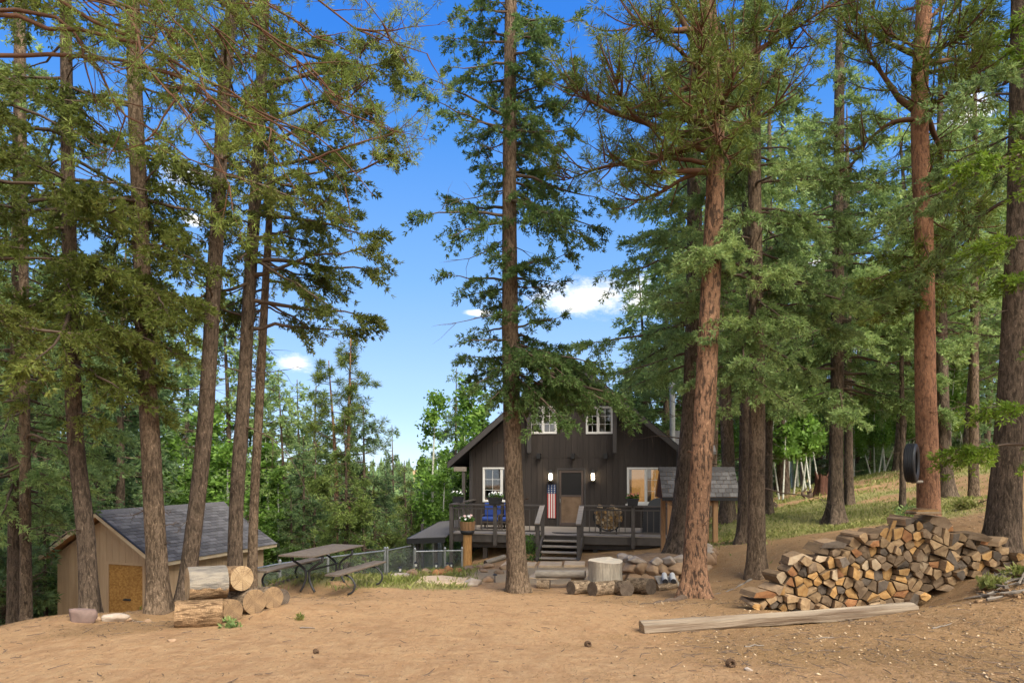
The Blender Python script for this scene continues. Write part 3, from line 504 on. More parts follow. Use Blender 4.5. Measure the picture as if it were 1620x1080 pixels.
# the single tall fir between the camera and the cabin; its boughs follow the photograph
def centre_extra(c, path, D):
    def B(y0, tip, droop=.15, dens=1.3, *a, **k): bough(c, path, D, y0, tip, droop, dens*(.95 if y0 < 545 else 1.1), *a, **k)
    # dense boughs
    B(340, (655, 330), .10, 1.7, .15, -.3); B(330, (700, 300), .16, 1.5, .1, .9); B(350, (720, 375), .2, 1.4, .1, -1.2)
    B(215, (675, 175), .2, 1.6, .3, .3); B(200, (712, 150), .15, 1.6, .2, -.8); B(190, (668, 130), .05, .9, .45, .2)
    B(70, (705, 60), .1, 1.7, .1, .4); B(100, (712, 100), .15, 1.7, .1, -.8); B(60, (725, 20), .0, 1.5, .1, .9); B(130, (730, 120), .1, 1.5, .1, 1.2); B(20, (735, 10), .0, 1.5, .1, -1)
    B(275, (960, 310), .12, 1.6, .15, -.4); B(290, (905, 290), .15, 1.9, .1, .9); B(300, (935, 370), .24, 1.8, .15, -1.1); B(320, (890, 330), .2, 1.9, .1, -1.8); B(285, (880, 265), .1, 1.8, .1, 1.5); B(310, (950, 350), .2, 1.5, .2, .6)
    B(150, (905, 120), .1, 1.7, .1, -.5); B(120, (890, 150), .2, 1.9, .1, .9); B(90, (880, 90), .1, 1.9, .1, -1.3); B(180, (930, 185), .1, 1.3, .2, .5); B(60, (905, 40), .0, 1.6, .1, .9); B(210, (900, 200), .15, 1.6, .15, -.9); B(40, (880, 30), .0, 1.6, .1, -1.6); B(230, (890, 230), .2, 1.4, .1, 1.6)
    B(445, (703, 435), .08, 1.7, .3, -.2); B(450, (735, 462), .15, 1.5, .15, .8); B(430, (905, 405), .05, 1.8, .1, -.3); B(440, (880, 440), .2, 1.7, .1, 1.1); B(420, (865, 410), .1, 1.6, .1, -1.2)
    B(515, (735, 525), .12, 1.6, .25, .4); B(520, (895, 505), .1, 1.8, .1, -.3); B(530, (885, 545), .25, 1.7, .1, .9); B(500, (860, 480), .1, 1.4, .1, -1); B(540, (750, 540), .2, 1.3, .1, -.9)
    # the heavy low boughs that hang before the gable
    B(575, (990, 640), .30, 2.6, .12, -.9, thick=1.6); B(585, (930, 625), .28, 2.6, .05, -.3, thick=1.4); B(560, (950, 600), .20, 2.4, .1, .5); B(590, (900, 660), .34, 2.2, .05, -1.4); B(565, (1000, 665), .36, 1.8, .3, -1.3)
    B(548, (955, 585), .2, 2.6, .1, -.6); B(556, (925, 590), .25, 2.6, .1, .1); B(545, (900, 600), .3, 2.6, .1, -1.); B(550, (910, 575), .15, 2.2, .1, -1.5); B(600, (880, 640), .3, 2.2, .05, .7); B(580, (745, 610), .25, 2.2, .05, -.4); B(565, (740, 570), .15, 2.1, .05, .6); B(600, (770, 640), .3, 1.9, .0, -1.); B(555, (765, 600), .3, 1.7, .0, 1.1); B(610, (850, 690), .4, 1.5, .0, -1.)
    for y0, tp, dy in [(285, (735, 238), .2), (300, (680, 300), -.3), (388, (695, 382), .2), (395, (740, 410), .9), (505, (685, 520), -.2), (248, (750, 232), -.6), (458, (895, 458), .3), (390, (880, 385), .2), (455, (900, 465), .6)]: B(y0, tp, dy=dy, dead=True)
    zz = np.linspace(P(0, D, 640)[2], P(0, D, -80)[2], 50); rg = c.rg; c.fir(on_trunk(path, zz), rg.random(50)*2*pi, .25+.45*rg.random(50), .1, .3, 1.5, .0)
tree('fir_tree', 'tall fir standing alone before the cabin, low boughs hanging across the gable', [(820, 935), (816, 850), (811, 700), (807, 500), (806, 300), (808, 0)], 13.7, 38, 22, 15.5, 11, 'fir_bark', n=34, z0=8.6, Lm=1.7, extra=centre_extra, dead=0, dens=1.3, rough=.055, flare=.32)
# red ponderosa at right of centre
def redpine_extra(c, path, D):
    B = lambda *a, **k: bough(c, path, D, *a, pine=True, **k)
    for y0, tp, dy in [(272, (960, 265), -.8), (270, (985, 240), .2), (240, (905, 200), -.4), (230, (1000, 120), -1.2), (235, (1250, 150), -.6), (205, (1235, 60), -.3), (200, (960, 130), .5), (180, (1290, 110), .3), (150, (900, 150), .2), (150, (1250, 20), -.8), (120, (960, 60), -.9), (100, (1300, 40), .6), (90, (940, 20), .5), (60, (1200, -20), -1), (50, (960, -20), -1.1), (170, (1060, 160), -1.6), (190, (1150, 110), -1.7), (140, (1200, 200), -1.4), (120, (1110, 60), -1.8), (215, (1030, 200), -1.5), (130, (1010, 100), -1.2), (215, (1190, 230), -1.), (260, (1075, 190), -1.3), (225, (870, 230), .1), (210, (890, 130), .3)]:
        B(y0, tp, dy=dy, size=1.1, dens=.85, thick=1.4)
    rg = c.rg; zd = P(0, D, 560)[2]+rg.random(8)*4; c.dead(on_trunk(path, zd), rg.random(8)*6.28, .2+.4*rg.random(8), rg.normal(0, .2, 8))
tree('pine_tree', 'big orange-barked pine right of centre beside the round logs', [(1098, 945), (1100, 870), (1112, 700), (1122, 500), (1131, 300), (1131, 150), (1118, -20)], 12, 45, 29, 17, 23, 'pine_bark', kind='pine', leafm='pine', twigm='twig_red', n=8, z0=9.8, Lm=2.6, extra=redpine_extra, dead=0, rough=.06, flare=.65, k=48)
tree('fir_tree', 'leaning fir with a flared foot at the back of the stone bed', [(1072, 878), (1082, 780), (1094, 640), (1098, 480), (1098, 200)], 15.6, 42, 24, 15, 31, 'fir_bark_dark', leafm='firR', n=78, z0=4.3, Lm=2.9, dens=1.35, dead=8, flare=.7, size=1.1)
def jx(c, path, D):
    for y0, tp, dy in [(560, (1080, 600), -.5), (540, (1290, 590), -.6), (500, (1060, 470), -.3), (480, (1330, 480), -.3), (600, (1250, 640), -1), (590, (1160, 640), -1), (450, (1080, 420), -1), (420, (1320, 400), -.9), (380, (1090, 360), -.2), (340, (1330, 330), -.4), (575, (1210, 600), -1.5), (530, (1150, 560), -1.6), (470, (1230, 500), -1.6)]: bough(c, path, D, y0, tp, .2, 2., .08, dy)
tree('fir_tree', 'straight fir with a lush low crown between the big pine and the woodpile', [(1197, 912), (1197, 800), (1198, 600), (1195, 400), (1193, 0)], 13, 33, 20, 15.5, 41, 'fir_bark', leafm='firR', n=96, z0=4.4, Lm=2.8, extra=jx, dens=1.4, dead=6, flare=.45)
def lx(c, path, D):
    for y0, tp, dy in [(180, (1340, 60), .4), (190, (1360, 180), -.6), (165, (1590, 160), -.3), (160, (1600, 230), .3), (330, (1560, 290), -.4), (140, (1400, 90), -1.2), (120, (1500, 60), -1.2), (200, (1440, 120), -1.3), (100, (1560, 60), .5), (90, (1350, 10), .5), (230, (1540, 340), -.6), (80, (1480, 10), -1), (270, (1580, 350), .4)]:
        bough(c, path, D, y0, tp, dy=dy, pine=True, size=1.2, dens=1.5, thick=1.5)
    for y0, tp, dy in [(430, (1380, 440), -.6), (440, (1540, 470), .6), (410, (1390, 400), .5), (380, (1500, 410), -.8), (450, (1440, 480), -1)]: bough(c, path, D, y0, tp, .15, 1.7, .1, dy)
lp = tree('pine_tree', 'salmon-barked pine behind the woodpile peak with a black tyre on its trunk', [(1471, 850), (1468, 750), (1464, 600), (1462, 400), (1455, 150), (1462, 0)], 12.3, 41, 27, 14, 51, 'pine_bark_smooth', kind='pine', leafm='pine', twigm='twig_red', n=16, z0=8, Lm=2.4, extra=lx, dead=5, rough=.025, flare=.22, zdead=3, k=40)
def mx_(c, path, D):
    pass
tree('fir_tree', 'thick dark-barked fir at the right edge behind the end of the woodpile', [(1582, 880), (1590, 780), (1602, 600), (1610, 400), (1613, 0)], 10.2, 56, 28, 15, 61, 'fir_bark_dark', leafm='firR', n=64, z0=4.6, Lm=2.4, dens=1.3, dead=6, flare=.42, size=.95)
# left group
LM = 'firL'
def bx(c, path, D):
    for y0, tp, dy in [(520, (30, 470), -.8), (500, (300, 560), -.5), (460, (0, 520), -1.2), (430, (250, 430), -1), (560, (40, 640), -.6), (570, (200, 600), -1), (650, (170, 660), -.3), (360, (0, 380), -1), (340, (230, 330), -.9), (280, (10, 230), -.8), (400, (60, 480), -1.5), (480, (120, 560), -1.8)]: bough(c, path, D, y0, tp, .14, 1.7, .08, dy)
tree('fir_tree', 'left-leaning fir at the front left corner of the shed beside the purple boulder', [(143, 965), (135, 840), (120, 700), (113, 500), (108, 300), (104, 0)], 10.2, 33, 19, 14, 71, 'fir_bark_dark', leafm=LM, n=60, z0=4.6, Lm=2.5, extra=bx, dens=1.0, dead=8, flare=.35)
def cx_(c, path, D):
    for y0, tp, dy in [(480, (160, 440), -.8), (470, (330, 480), -.8), (430, (120, 420), -.6), (520, (300, 560), -.5), (400, (300, 380), -1), (300, (310, 180), -.1), (560, (180, 590), -.8), (350, (130, 330), -.9), (250, (140, 190), -.7), (450, (240, 500), -1.7)]: bough(c, path, D, y0, tp, .12, 1.6, .1, dy)
    rg = c.rg; zz = P(0, D, 660)[2]+rg.random(40)*4.5; c.fir(on_trunk(path, zz), rg.random(40)*2*pi, .2+.25*rg.random(40), .1, .4, 1.6, .0)
tree('fir_tree', 'light-barked fir rising right of the shed door, straightest of the left trunks', [(252, 965), (246, 850), (238, 700), (230, 550), (222, 350), (212, 100), (210, 0)], 10.6, 39, 24, 15, 81, 'fir_bark', leafm=LM, n=46, z0=5.3, Lm=2.2, extra=cx_, dens=.95, dead=10, flare=.4)
tree('fir_tree', 'right-leaning fir behind the sawn logs before the middle of the shed roof', [(291, 950), (305, 850), (322, 700), (334, 520), (345, 330), (358, 100), (368, 0)], 11.4, 32, 22, 15, 91, 'fir_bark_dark', leafm=LM, n=40, z0=6.6, Lm=2.3, dens=.95, dead=12, flare=.4, zdead=3)  # darker bark puts the shade on this trunk into its colour
def ex(c, path, D):
    for y0, tp, dy in [(340, (600, 350), -.5), (330, (640, 250), -.3), (260, (620, 200), .4), (200, (640, 130), -.4), (420, (610, 430), -.3), (150, (600, 80), .2), (470, (600, 500), .2), (380, (560, 330), .8), (90, (580, 30), .5), (300, (560, 270), -1.2), (240, (570, 170), -1.3), (520, (560, 520), -.2), (440, (590, 390), -.7), (130, (630, 60), -.5), (60, (640, 100), .3), (350, (330, 330), -.8), (500, (320, 480), .4)]: bough(c, path, D, y0, tp, .1, 1.6, .3, dy)
tree('fir_tree', 'dark fir behind the log stack, long boughs reaching out over the picnic table', [(371, 900), (374, 800), (384, 650), (395, 450), (408, 250), (418, 0)], 12.6, 28, 19, 15.5, 101, 'fir_bark_dark', leafm=LM, n=50, z0=5.4, Lm=2.7, extra=ex, dens=.9, dead=20, flare=.3, zdead=3)
tree('fir_tree', 'thinnest fir of the left group, right of the log stack and nearest the picnic table', [(398, 915), (402, 800), (410, 650), (420, 450), (428, 300)], 13, 19, 12, 11, 111, 'fir_bark', leafm=LM, n=30, z0=5, Lm=2.1, dens=.85, dead=18, flare=.3, zdead=2.5)
tree('fir_tree', 'left trunk of the two close firs at the left edge beyond the shed', [(22, 985), (24, 800), (28, 500), (30, 0)], 13.6, 26, 16, 14, 121, 'fir_bark_dark', leafm='firR', n=70, z0=2.8, Lm=2.6, dens=1.1, dead=8, size=1.15)
tree('fir_tree', 'right trunk of the two close firs at the left edge beyond the shed', [(42, 982), (40, 800), (38, 500), (34, 0)], 12.8, 21, 13, 13, 131, 'fir_bark', leafm='firR', n=56, z0=3.2, Lm=2.1, dens=1.1, dead=8, size=1.1)
# right, on the slope
tree('fir_tree', 'dark fir trunk just behind and left of the straight fir on the bare slope', [(1180, 850), (1182, 700), (1184, 400), (1186, 0)], 16.2, 32, 20, 15, 141, 'fir_bark_dark', leafm='firR', n=60, z0=4.6, Lm=2.6, dens=1.1, size=1.2)
tree('fir_tree', 'dark fir with swept roots alone in the grass beyond the woodpile', [(1322, 826), (1322, 760), (1324, 640), (1326, 400), (1328, 100)], 18, 27, 17, 14, 151, 'fir_bark_dark', leafm='firR', n=120, z0=3.4, Lm=3.5, dens=1.3, size=1.25, flare=.8)
tree('fir_tree', 'narrow dark fir right behind the lone fir in the grass', [(1343, 792), (1342, 650), (1340, 300)], 22, 17, 11, 13, 161, 'fir_bark_dark', leafm='firR', n=60, z0=3.6, Lm=2.4, dens=1., size=1.45)
tree('fir_tree', 'dark fir close behind the right side of the salmon-barked pine', [(1498, 782), (1492, 650), (1488, 300)], 17, 25, 15, 13, 171, 'fir_bark_dark', leafm='firR', n=60, z0=4.2, Lm=2.5, dens=1.1, size=1.3, flare=.6)
tree('fir_tree', 'slim straight fir in grass between the salmon-barked pine and the thick fir at the edge', [(1540, 790), (1541, 650), (1542, 300)], 17, 18, 11, 13, 181, 'fir_bark', leafm='firR', n=60, z0=4.5, Lm=2.2, dens=1.1, size=1.3, flare=.35)
tree('fir_tree', 'dark fir with a flared foot just right of the little shingled shelter', [(1150, 828), (1152, 740), (1148, 640), (1150, 300)], 20, 27, 16, 15, 191, 'fir_bark_dark', leafm='firR', n=66, z0=4.2, Lm=2.8, dens=1.1, size=1.35, flare=.5)
tree('fir_tree', 'dark slender fir showing in the gap right of the straight fir', [(1215, 835), (1216, 700), (1217, 300)], 21, 16, 11, 14, 201, 'fir_bark_dark', leafm='firR', n=60, z0=4.2, Lm=2.5, dens=1.1, size=1.45)
tree('broken_trunk', 'short thin dead fir trunk left of the salmon-barked pine, below the tyre', [(1428, 806), (1428, 700), (1426, 560)], 17, 12, 7, 5.2, 211, 'fir_bark_dark', leafm='firR', n=8, z0=3.4, Lm=.8, dens=.6, dead=6, flare=.2)
# overhanging pine at the upper left: trunk just outside the picture
def overhang():
    b = np.array([-6.3, 7.2, g(-6.3, 7.2)]); root = thing('pine_tree', 'near pine whose red-brown crooked twigs hang into the upper left of the view', 'tree', tuple(b))
    path = spline([b-[0, 0, .1], b+[0.1, 0, 4], b+[.3, .1, 9], b+[.3, .2, 13]], 170); rad = np.interp(path[:, 2], [b[2], b[2]+13], [.24, .05]); V, Fc = trunk_mesh(path, rad, 3); obj('trunk', mesh_np('trunk', V-b, Fc, smooth=True), M['pine_bark'], root)
    c = Crown(77); rg = c.rg
    tips = [(470, 230, 7.0), (560, 260, 7.4), (520, 120, 7.2), (600, 180, 7.8), (430, 300, 6.8), (380, 160, 6.6), (600, 60, 7.6), (640, 110, 8.2), (480, 40, 6.8), (300, 140, 6.4), (250, 60, 6.2), (540, 320, 8), (400, 70, 7.2), (180, 60, 6.8), (330, 230, 7.4), (610, 10, 7), (450, 150, 8.2), (530, 200, 8.4)]
    for i, (px, py, D) in enumerate(tips):
        T = P(px, D, py); z = T[2]+1.2+1.2*rg.random(); O = on_trunk(path, np.array([z]))[0]; d = T-O; dist = np.linalg.norm(d)
        # main limb arcs up, then down to its tip
        mid = (O+T)/2+np.array([0, 0, .55])+rg.normal(0, .15, 3); q = spline([O, O*.62+mid*.38+[0, 0, .12], mid, mid*.4+T*.6+rg.normal(0, .12, 3), T], 18); q += np.cumsum(rg.normal(0, .045, q.shape), 0)*np.minimum(1, np.arange(18)[:, None]/4)
        V, Fc = tubes(q[None], (.024*(1.08-np.linspace(0, 1, 18))**.7)[None], 6); c.wood(V, Fc)
        k = 8; ii = rg.integers(7, 18, k); dl = norm(np.gradient(q, axis=0))[ii]; dd = norm(dl*.8+rg.normal(0, .55, (k, 3))+np.array([0, 0, -.25]))
        az = np.arctan2(dd[:, 1], dd[:, 0]); c.pine(q[ii], az, .35+.75*rg.random(k), np.arcsin(dd[:, 2]), 14, .55, .15, .4)
    c.build('x', root, M['twig_red'], M['pine'], b)
overhang()
def edge_bough(rootlabel, b, H, specs, seed, leafm, bark, r=.2, name='fir_tree', size=.8):
    b = np.array([b[0], b[1], g(b[0], b[1])]); root = thing(name, rootlabel, 'tree', tuple(b))
    path = spline([b-[0, 0, .1], b+[0, 0, H/2], b+[0, 0, H]], 120); rad = np.interp(path[:, 2], [b[2], b[2]+H], [r, .04]); V, Fc = trunk_mesh(path, rad, seed); obj('trunk', mesh_np('trunk', V-b, Fc, smooth=True), M[bark], root)
    c = Crown(seed)
    for (px, py, D) in specs:
        T = P(px, D, py); O = on_trunk(path, np.array([T[2]+.35]))[0]; d = T-O; Lh = np.hypot(d[0], d[1]); c.fir(O[None], [np.arctan2(d[1], d[0])], [Lh], [np.arctan2(d[2]+.15*Lh*.55, Lh)], .15, 1.6, .25, size, 1.1)
    zz = b[2]+3+rng.random(24)*(H-4); c.fir(on_trunk(path, zz), rng.random(24)*6.28, 1+1.2*rng.random(24), .1, .2, 1, .1, 1.1)
    c.build('x', root, M['twig'], M[leafm], b)
edge_bough('near fir outside the left edge reaching its drooping boughs into the upper left', (-8.6, 8.6), 11, [(60, 350, 8.2), (120, 430, 8.6), (40, 480, 8), (150, 300, 8.8), (90, 230, 8.3), (30, 560, 8.6), (160, 180, 9), (200, 490, 8.7)], 301, 'firL', 'fir_bark_dark')
edge_bough('near fir outside the right edge with bright new green on its low bough tips', (8.6, 8.6), 11, [(1540, 700, 8.4), (1560, 560, 8.6), (1500, 250, 8.8), (1545, 400, 8.5), (1520, 310, 8.2), (1570, 640, 8.2), (1580, 470, 8.7)], 302, 'bright', 'fir_bark_dark')

# ------------------------------------------------------------------ trees of the forest: a few trees of each kind, copied
def template(kind, seed, H, label, name, group):
    root = thing(name, label, 'tree', (0, 0, 0), group=group); c = Crown(seed); rg = c.rg; zz0 = np.zeros(3)
    n = int(H/.16); path = spline([np.array([0, 0, -.4]), np.array([rg.normal(0, .12), rg.normal(0, .12), H*.5]), np.array([0, 0, H])], max(n, 12))
    r0 = dict(spruce=.014, golden=.014, fir=.0098, pine=.012, aspen=.0085, sapling=.006)[kind]*H; rad = r0*np.clip(1-path[:, 2]/H, .05, 1)**.85+.008
    V, Fc = trunk_mesh(path, rad, seed, 14, .05, .35); bark = dict(pine='pine_bark', aspen='aspen_bark', sapling='aspen_bark').get(kind, 'fir_bark_dark'); obj('trunk', mesh_np('trunk', V, Fc, smooth=True), M[bark], root)
    if kind in ('spruce', 'golden'):
        m = int(H*9); z = H*(.06+.93*np.sort(rg.random(m))); L = (H*.19*(1-z/H)**.85+.18)*(.75+.5*rg.random(m)); c.fir(on_trunk(path, z), rg.random(m)*6.28, L, .05, .28, 1.15, .0, 2.1, 1, .55); lm = 'spruce' if kind == 'spruce' else 'spruceY'
    elif kind == 'fir':
        m = int(H*7); z = H*(.24+.75*np.sort(rg.random(m)**.9)); fr = z/H; L = H*.16*(1.02-fr)**.7*(.55+.7*rg.random(m)); c.fir(on_trunk(path, z), rg.random(m)*6.28, L, .0, .25, 1.15, .1, 2.2, 1, .6); lm = 'firR'
        k = 10; z = H*(.08+.25*rg.random(k)); c.dead(on_trunk(path, z), rg.random(k)*6.28, .5+1.*rg.random(k), rg.normal(0, .15, k))
    elif kind == 'pine':
        m = int(H*2.6); z = H*(.42+.56*np.sort(rg.random(m))); L = H*.15*(1.05-z/H)**.6*(.6+.6*rg.random(m)); c.pine(on_trunk(path, z), rg.random(m)*6.28, L, .1+0*z, 15, 1.7, .4); lm = 'pine'
    else:
        m = int(H*4.5); z = H*((.3 if kind == 'aspen' else .35)+.68*np.sort(rg.random(m))); L = H*.13*(1.08-z/H)**.6*(.5+.8*rg.random(m)); c.broad(on_trunk(path, z), rg.random(m)*6.28, L, .5+0*z, 2.0, .75); lm = 'aspen'
    c.build(name, root, M['aspen_bark' if kind in ('aspen', 'sapling') else 'twig'], M[lm], zz0)
    return root
T = {}
T['spruce'] = [template('spruce', 401+i, 9, 'dense dark green spruce in the forest beyond the yard', 'spruce_tree', 'spruces of the forest beyond the yard') for i in range(2)]
T['golden'] = [template('golden', 411, 8, 'golden green spruce beyond the picnic table', 'spruce_tree', 'golden green spruces down the slope')]
T['fir'] = [template('fir', 421+i, 13, 'tall fir with a bare lower trunk in the woods', 'fir_tree', 'firs in the woods with bare lower trunks') for i in range(2)]
T['pine'] = [template('pine', 431, 12, 'open-crowned pine rising in the forest', 'pine_tree', 'open-crowned pines rising in the forest')]
T['aspen'] = [template('aspen', 441+i, 9, 'light green aspen with a pale trunk', 'aspen_tree', 'light green aspens') for i in range(2)]
T['sapling'] = [template('sapling', 451, 5, 'thin crooked white aspen sapling in the woods up the slope', 'aspen_sapling', 'thin white aspen saplings up the slope')]
used = set(); TL = {k: (v[0]['label'], v[0]['group']) for k, v in T.items()}
def put(kind, px, D, H, label=None, py=None, sx=1., lean=0, zoff=0):
    tl = T[kind]; t = tl[int(rng.integers(len(tl)))]; x = (px-CX)/F*D; hh = {'spruce': 9, 'golden': 8, 'fir': 13, 'pine': 12, 'aspen': 9, 'sapling': 5}[kind]
    if t.name in used: r = dup(t)
    else: r = t; used.add(t.name)
    z = g(x, D); r.location = (x, D, z+zoff); s = H/hh; r.scale = (s*sx, s*sx, s); r.rotation_euler = (lean*rng.normal(), lean*rng.normal(), rng.random()*6.28)
    L0, G0 = TL[kind]
    nm = {'spruce': 'spruce', 'golden': 'golden green spruce', 'fir': 'tall fir', 'pine': 'open-crowned pine', 'aspen': 'light green aspen', 'sapling': 'thin white-stemmed aspen sapling'}[kind]
    rgn = 'behind the shed and the left trunks' if px < 430 else 'in the valley beyond the picnic table and fence' if px < 800 else 'behind the cabin and the big pine' if px < 1190 else 'on the slope behind the woodpile'
    far_ = 'far off ' if D > 44 else ''; L0 = '%s standing %s%s' % (nm, far_, rgn); G0 = L0.replace(' standing', 's standing') if kind != 'spruce' and kind != 'golden' else L0.replace('spruce', 'spruces')
    r['label'] = label or L0
    if label:
        if 'group' in r.keys(): del r['group']
    else: r['group'] = G0
    return r
def put_top(kind, px, D, ytop, label=None, **k):        # height chosen so that the top stands at row ytop
    x = (px-CX)/F*D; H = CAMZ+(HY-ytop)/F*D-g(x, D); return put(kind, px, D, H, label, **k)
put_top('golden', 545, 22, 655, 'big golden green spruce behind the picnic table')
put_top('golden', 640, 34, 740, None); put_top('golden', 590, 30, 730); put_top('golden', 650, 30, 760); put_top('golden', 500, 26, 700)
put_top('spruce', 575, 26, 640, 'dark green pointed spruce right behind the golden one'); put_top('spruce', 480, 24, 690); put_top('spruce', 620, 60, 672, 'far slim spruce spire alone against the sky left of the cabin', sx=.75)
put_top('spruce', 668, 40, 735); put_top('spruce', 610, 38, 745); put_top('spruce', 560, 36, 735); put_top('spruce', 640, 48, 728); put_top('spruce', 690, 50, 745)
put_top('pine', 555, 28, 535, 'tall thin-crowned pine above the spruces left of the sky gap', sx=1.2); put_top('pine', 520, 30, 570, 'pine left of the tall thin-crowned pine', sx=1.2)
put_top('spruce', 722, 34, 582, 'dark spruce top between the two aspens left of the cabin', sx=.8)
put_top('aspen', 690, 28, 620, 'tall airy aspen at the sky gap left of the cabin', sx=1.1); put_top('aspen', 745, 31, 600, 'leafy aspen right beside the cabin eave', sx=1.3); put_top('aspen', 705, 26, 730, None, sx=1.2); put_top('aspen', 668, 30, 722, None, sx=.8); put_top('aspen', 735, 27, 690, sx=1.2); put_top('aspen', 765, 33, 640, sx=1.3)
for px, D, yt in [(330, 27, 640), (360, 23, 700), (420, 27, 690), (440, 22, 740), (310, 22, 740), (265, 30, 680)]: put_top('aspen', px, D, yt, sx=1.35)
for px, D, yt in [(440, 27, 590), (470, 32, 600), (500, 36, 610), (410, 34, 500), (350, 33, 420), (300, 36, 470), (180, 22, 420), (130, 24, 520), (200, 30, 380), (90, 22, 380), (60, 19, 560), (20, 21, 330), (-40, 18, 300), (150, 19, 700), (75, 17.5, 720), (10, 16.5, 650), (-60, 15, 500), (110, 30, 300), (240, 40, 430), (5, 26, 450), (185, 17.8, 790), (460, 22, 770), (500, 40, 700), (540, 45, 720)]:
    put_top('spruce' if rng.random() < .7 else 'fir', px, D, yt, sx=1.1)
# cabin's right and back, and the woods of the slope
for px, D, yt in [(1240, 34, 120), (1120, 27, 60), (1420, 38, 160), (1010, 34, 420), (1060, 32, 350), (980, 38, 600), (1130, 36, 300), (1230, 40, 330), (1530, 34, 150), (1590, 38, 200), (1650, 28, 150), (1490, 48, 350), (1340, 52, 450), (1200, 50, 400), (1560, 50, 380), (1700, 34, 200), (1290, 46, 250), (1450, 44, 250), (1395, 58, 480), (1270, 60, 520)]:
    put_top('fir', px, D, yt, sx=1.35)
for px, D, yt in [(1310, 44, 640), (1210, 40, 660), (1450, 48, 600), (1550, 44, 560), (1500, 56, 610), (1160, 44, 600), (1375, 46, 660)]:
    put_top('spruce', px, D, yt, sx=1.15)
for px, D, yt in [(1245, 36, 600), (1262, 40, 640), (1280, 38, 630), (1226, 44, 600), (1300, 45, 580), (1375, 47, 600), (1400, 43, 610), (1420, 52, 590), (1125, 36, 560), (1180, 42, 560), (1480, 54, 540), (1350, 42, 640), (1200, 36, 640), (1090, 33, 600), (1030, 38, 560), (960, 40, 620), (1000, 34, 600), (1330, 50, 600), (1440, 60, 580), (1520, 60, 560), (1150, 50, 560), (1255, 52, 580), (1600, 58, 520)]:
    put_top('aspen', px, D, yt, sx=1.5)
for px, D in [(1232, 31), (1238, 29.5), (1256, 33), (1268, 30.5), (1284, 29.6), (1276, 34), (1295, 36), (1222, 33), (1390, 40), (1398, 42), (1384, 43), (1436, 38), (1378, 45), (1503, 38), (1515, 44), (1530, 40)]:
    put('sapling', px, D, 4.5+2.5*rng.random(), lean=.13)
# far wood filling the valley and the ridge behind it
cnt = 0
while cnt < 170:
    px = rng.uniform(-500, 2200); D = 45+rng.random()**1.3*110; x = (px-CX)/F*D
    if 600 < px < 640 and D < 66: continue
    H = rng.uniform(7, 12)
    top = HY-(g(x, D)+H-CAMZ)/D*F
    if 570 < px < 800 and top < 725: H = CAMZ+(HY-725-rng.random()*15)/F*D-g(x, D)
    if H < 3: cnt += 1; continue
    put('spruce' if rng.random() < .65 else 'fir' if rng.random() < .6 else 'aspen', px, D, H, sx=1.2); cnt += 1
def far_wood():
    n = 2600; rg = np.random.default_rng(5); y = 160+rg.random(n)*330; x = (rg.random(n)-.5)*2.2*y; z = gz(x, y); H = 8+6*rg.random(n); k = 7; V = []; Fc = []
    a = np.arange(k)*2*pi/k; o = 0
    for (h0, h1, rr) in ((0, .5, .2), (.2, .72, .16), (.45, 1., .11)):
        ring = np.stack([x[:, None]+np.cos(a)*H[:, None]*rr*(.7+.6*rg.random((n, k))), y[:, None]+np.sin(a)*H[:, None]*rr*(.7+.6*rg.random((n, k))), (z+H*h0)[:, None]+rg.random((n, k))*.6], -1); tip = np.stack([x, y, z+H*h1], -1)[:, None]
        V.append(np.concatenate([ring, tip], 1).reshape(-1, 3)); i = o+np.arange(n)[:, None]*(k+1)+np.arange(k)[None]; j = o+np.arange(n)[:, None]*(k+1)+(np.arange(k)[None]+1) % k; t = o+np.arange(n)[:, None]*(k+1)+k+0*i
        Fc.append(np.stack([i, j, t], -1).reshape(-1, 3)); o += n*(k+1)
    ob = obj('distant_forest', mesh_np('distant_forest', np.concatenate(V), np.concatenate(Fc)), M['spruce']); tag(ob, 'distant forest covering the low ridge on the horizon', 'forest', kind='stuff')
far_wood()
# ------------------------------------------------------------------ materials of built things
M['siding'] = mat('dark_siding', (.050, .039, .033), .7, .3, var=(.036, .029, .025), vscale=3, vstretch=(6, 6, .5), bump=.003, bscale=18, bstretch=(8, 8, .4), rnd=.10)
M['trimdark'] = mat('dark_trim', (.062, .055, .052), .6, .35, var=(.05, .044, .042), vscale=4, bump=.001, bscale=30)
M['deckpaint'] = mat('deck_rail_paint', (.095, .082, .074), .6, .35, var=(.075, .065, .058), vscale=5, vstretch=(1, 1, 1), bump=.001, bscale=40, rnd=.08)
M['deckfloor'] = mat('deck_floor', (.36, .31, .26), .75, .25, var=(.27, .23, .19), vscale=3, vstretch=(.6, 6, 1), rnd=.10, bump=.002, bscale=25)
M['shingle'] = mat('grey_shingle', (.115, .108, .105), .9, .12, var=(.175, .165, .16), vscale=30, bump=.003, bscale=160, rnd=.32)
M['shingle_dark'] = mat('dark_shingle', (.055, .055, .06), .9, .2, var=(.08, .08, .085), vscale=20, bump=.003, bscale=120, rnd=.25)
M['white'] = mat('white_window_frame', (.72, .70, .66), .5, .4)
M['black'] = mat('black_paint', (.018, .018, .019), .5, .4)
M['matte'] = mat('black_plastic', (.03, .03, .033), .55, .35, bump=.001, bscale=60)
M['cream'] = mat('cream_siding', (.54, .38, .24), .8, .2, var=(.46, .315, .195), vscale=2, vstretch=(5, 5, .6), bump=.002, bscale=30, bstretch=(6, 6, .5), rnd=.05)
M['creamtrim'] = mat('cream_trim', (.66, .54, .38), .7, .2, var=(.52, .38, .24), vscale=3)
M['soffit'] = mat('orange_soffit', (.46, .26, .13), .8, .2, var=(.34, .19, .10), vscale=4)
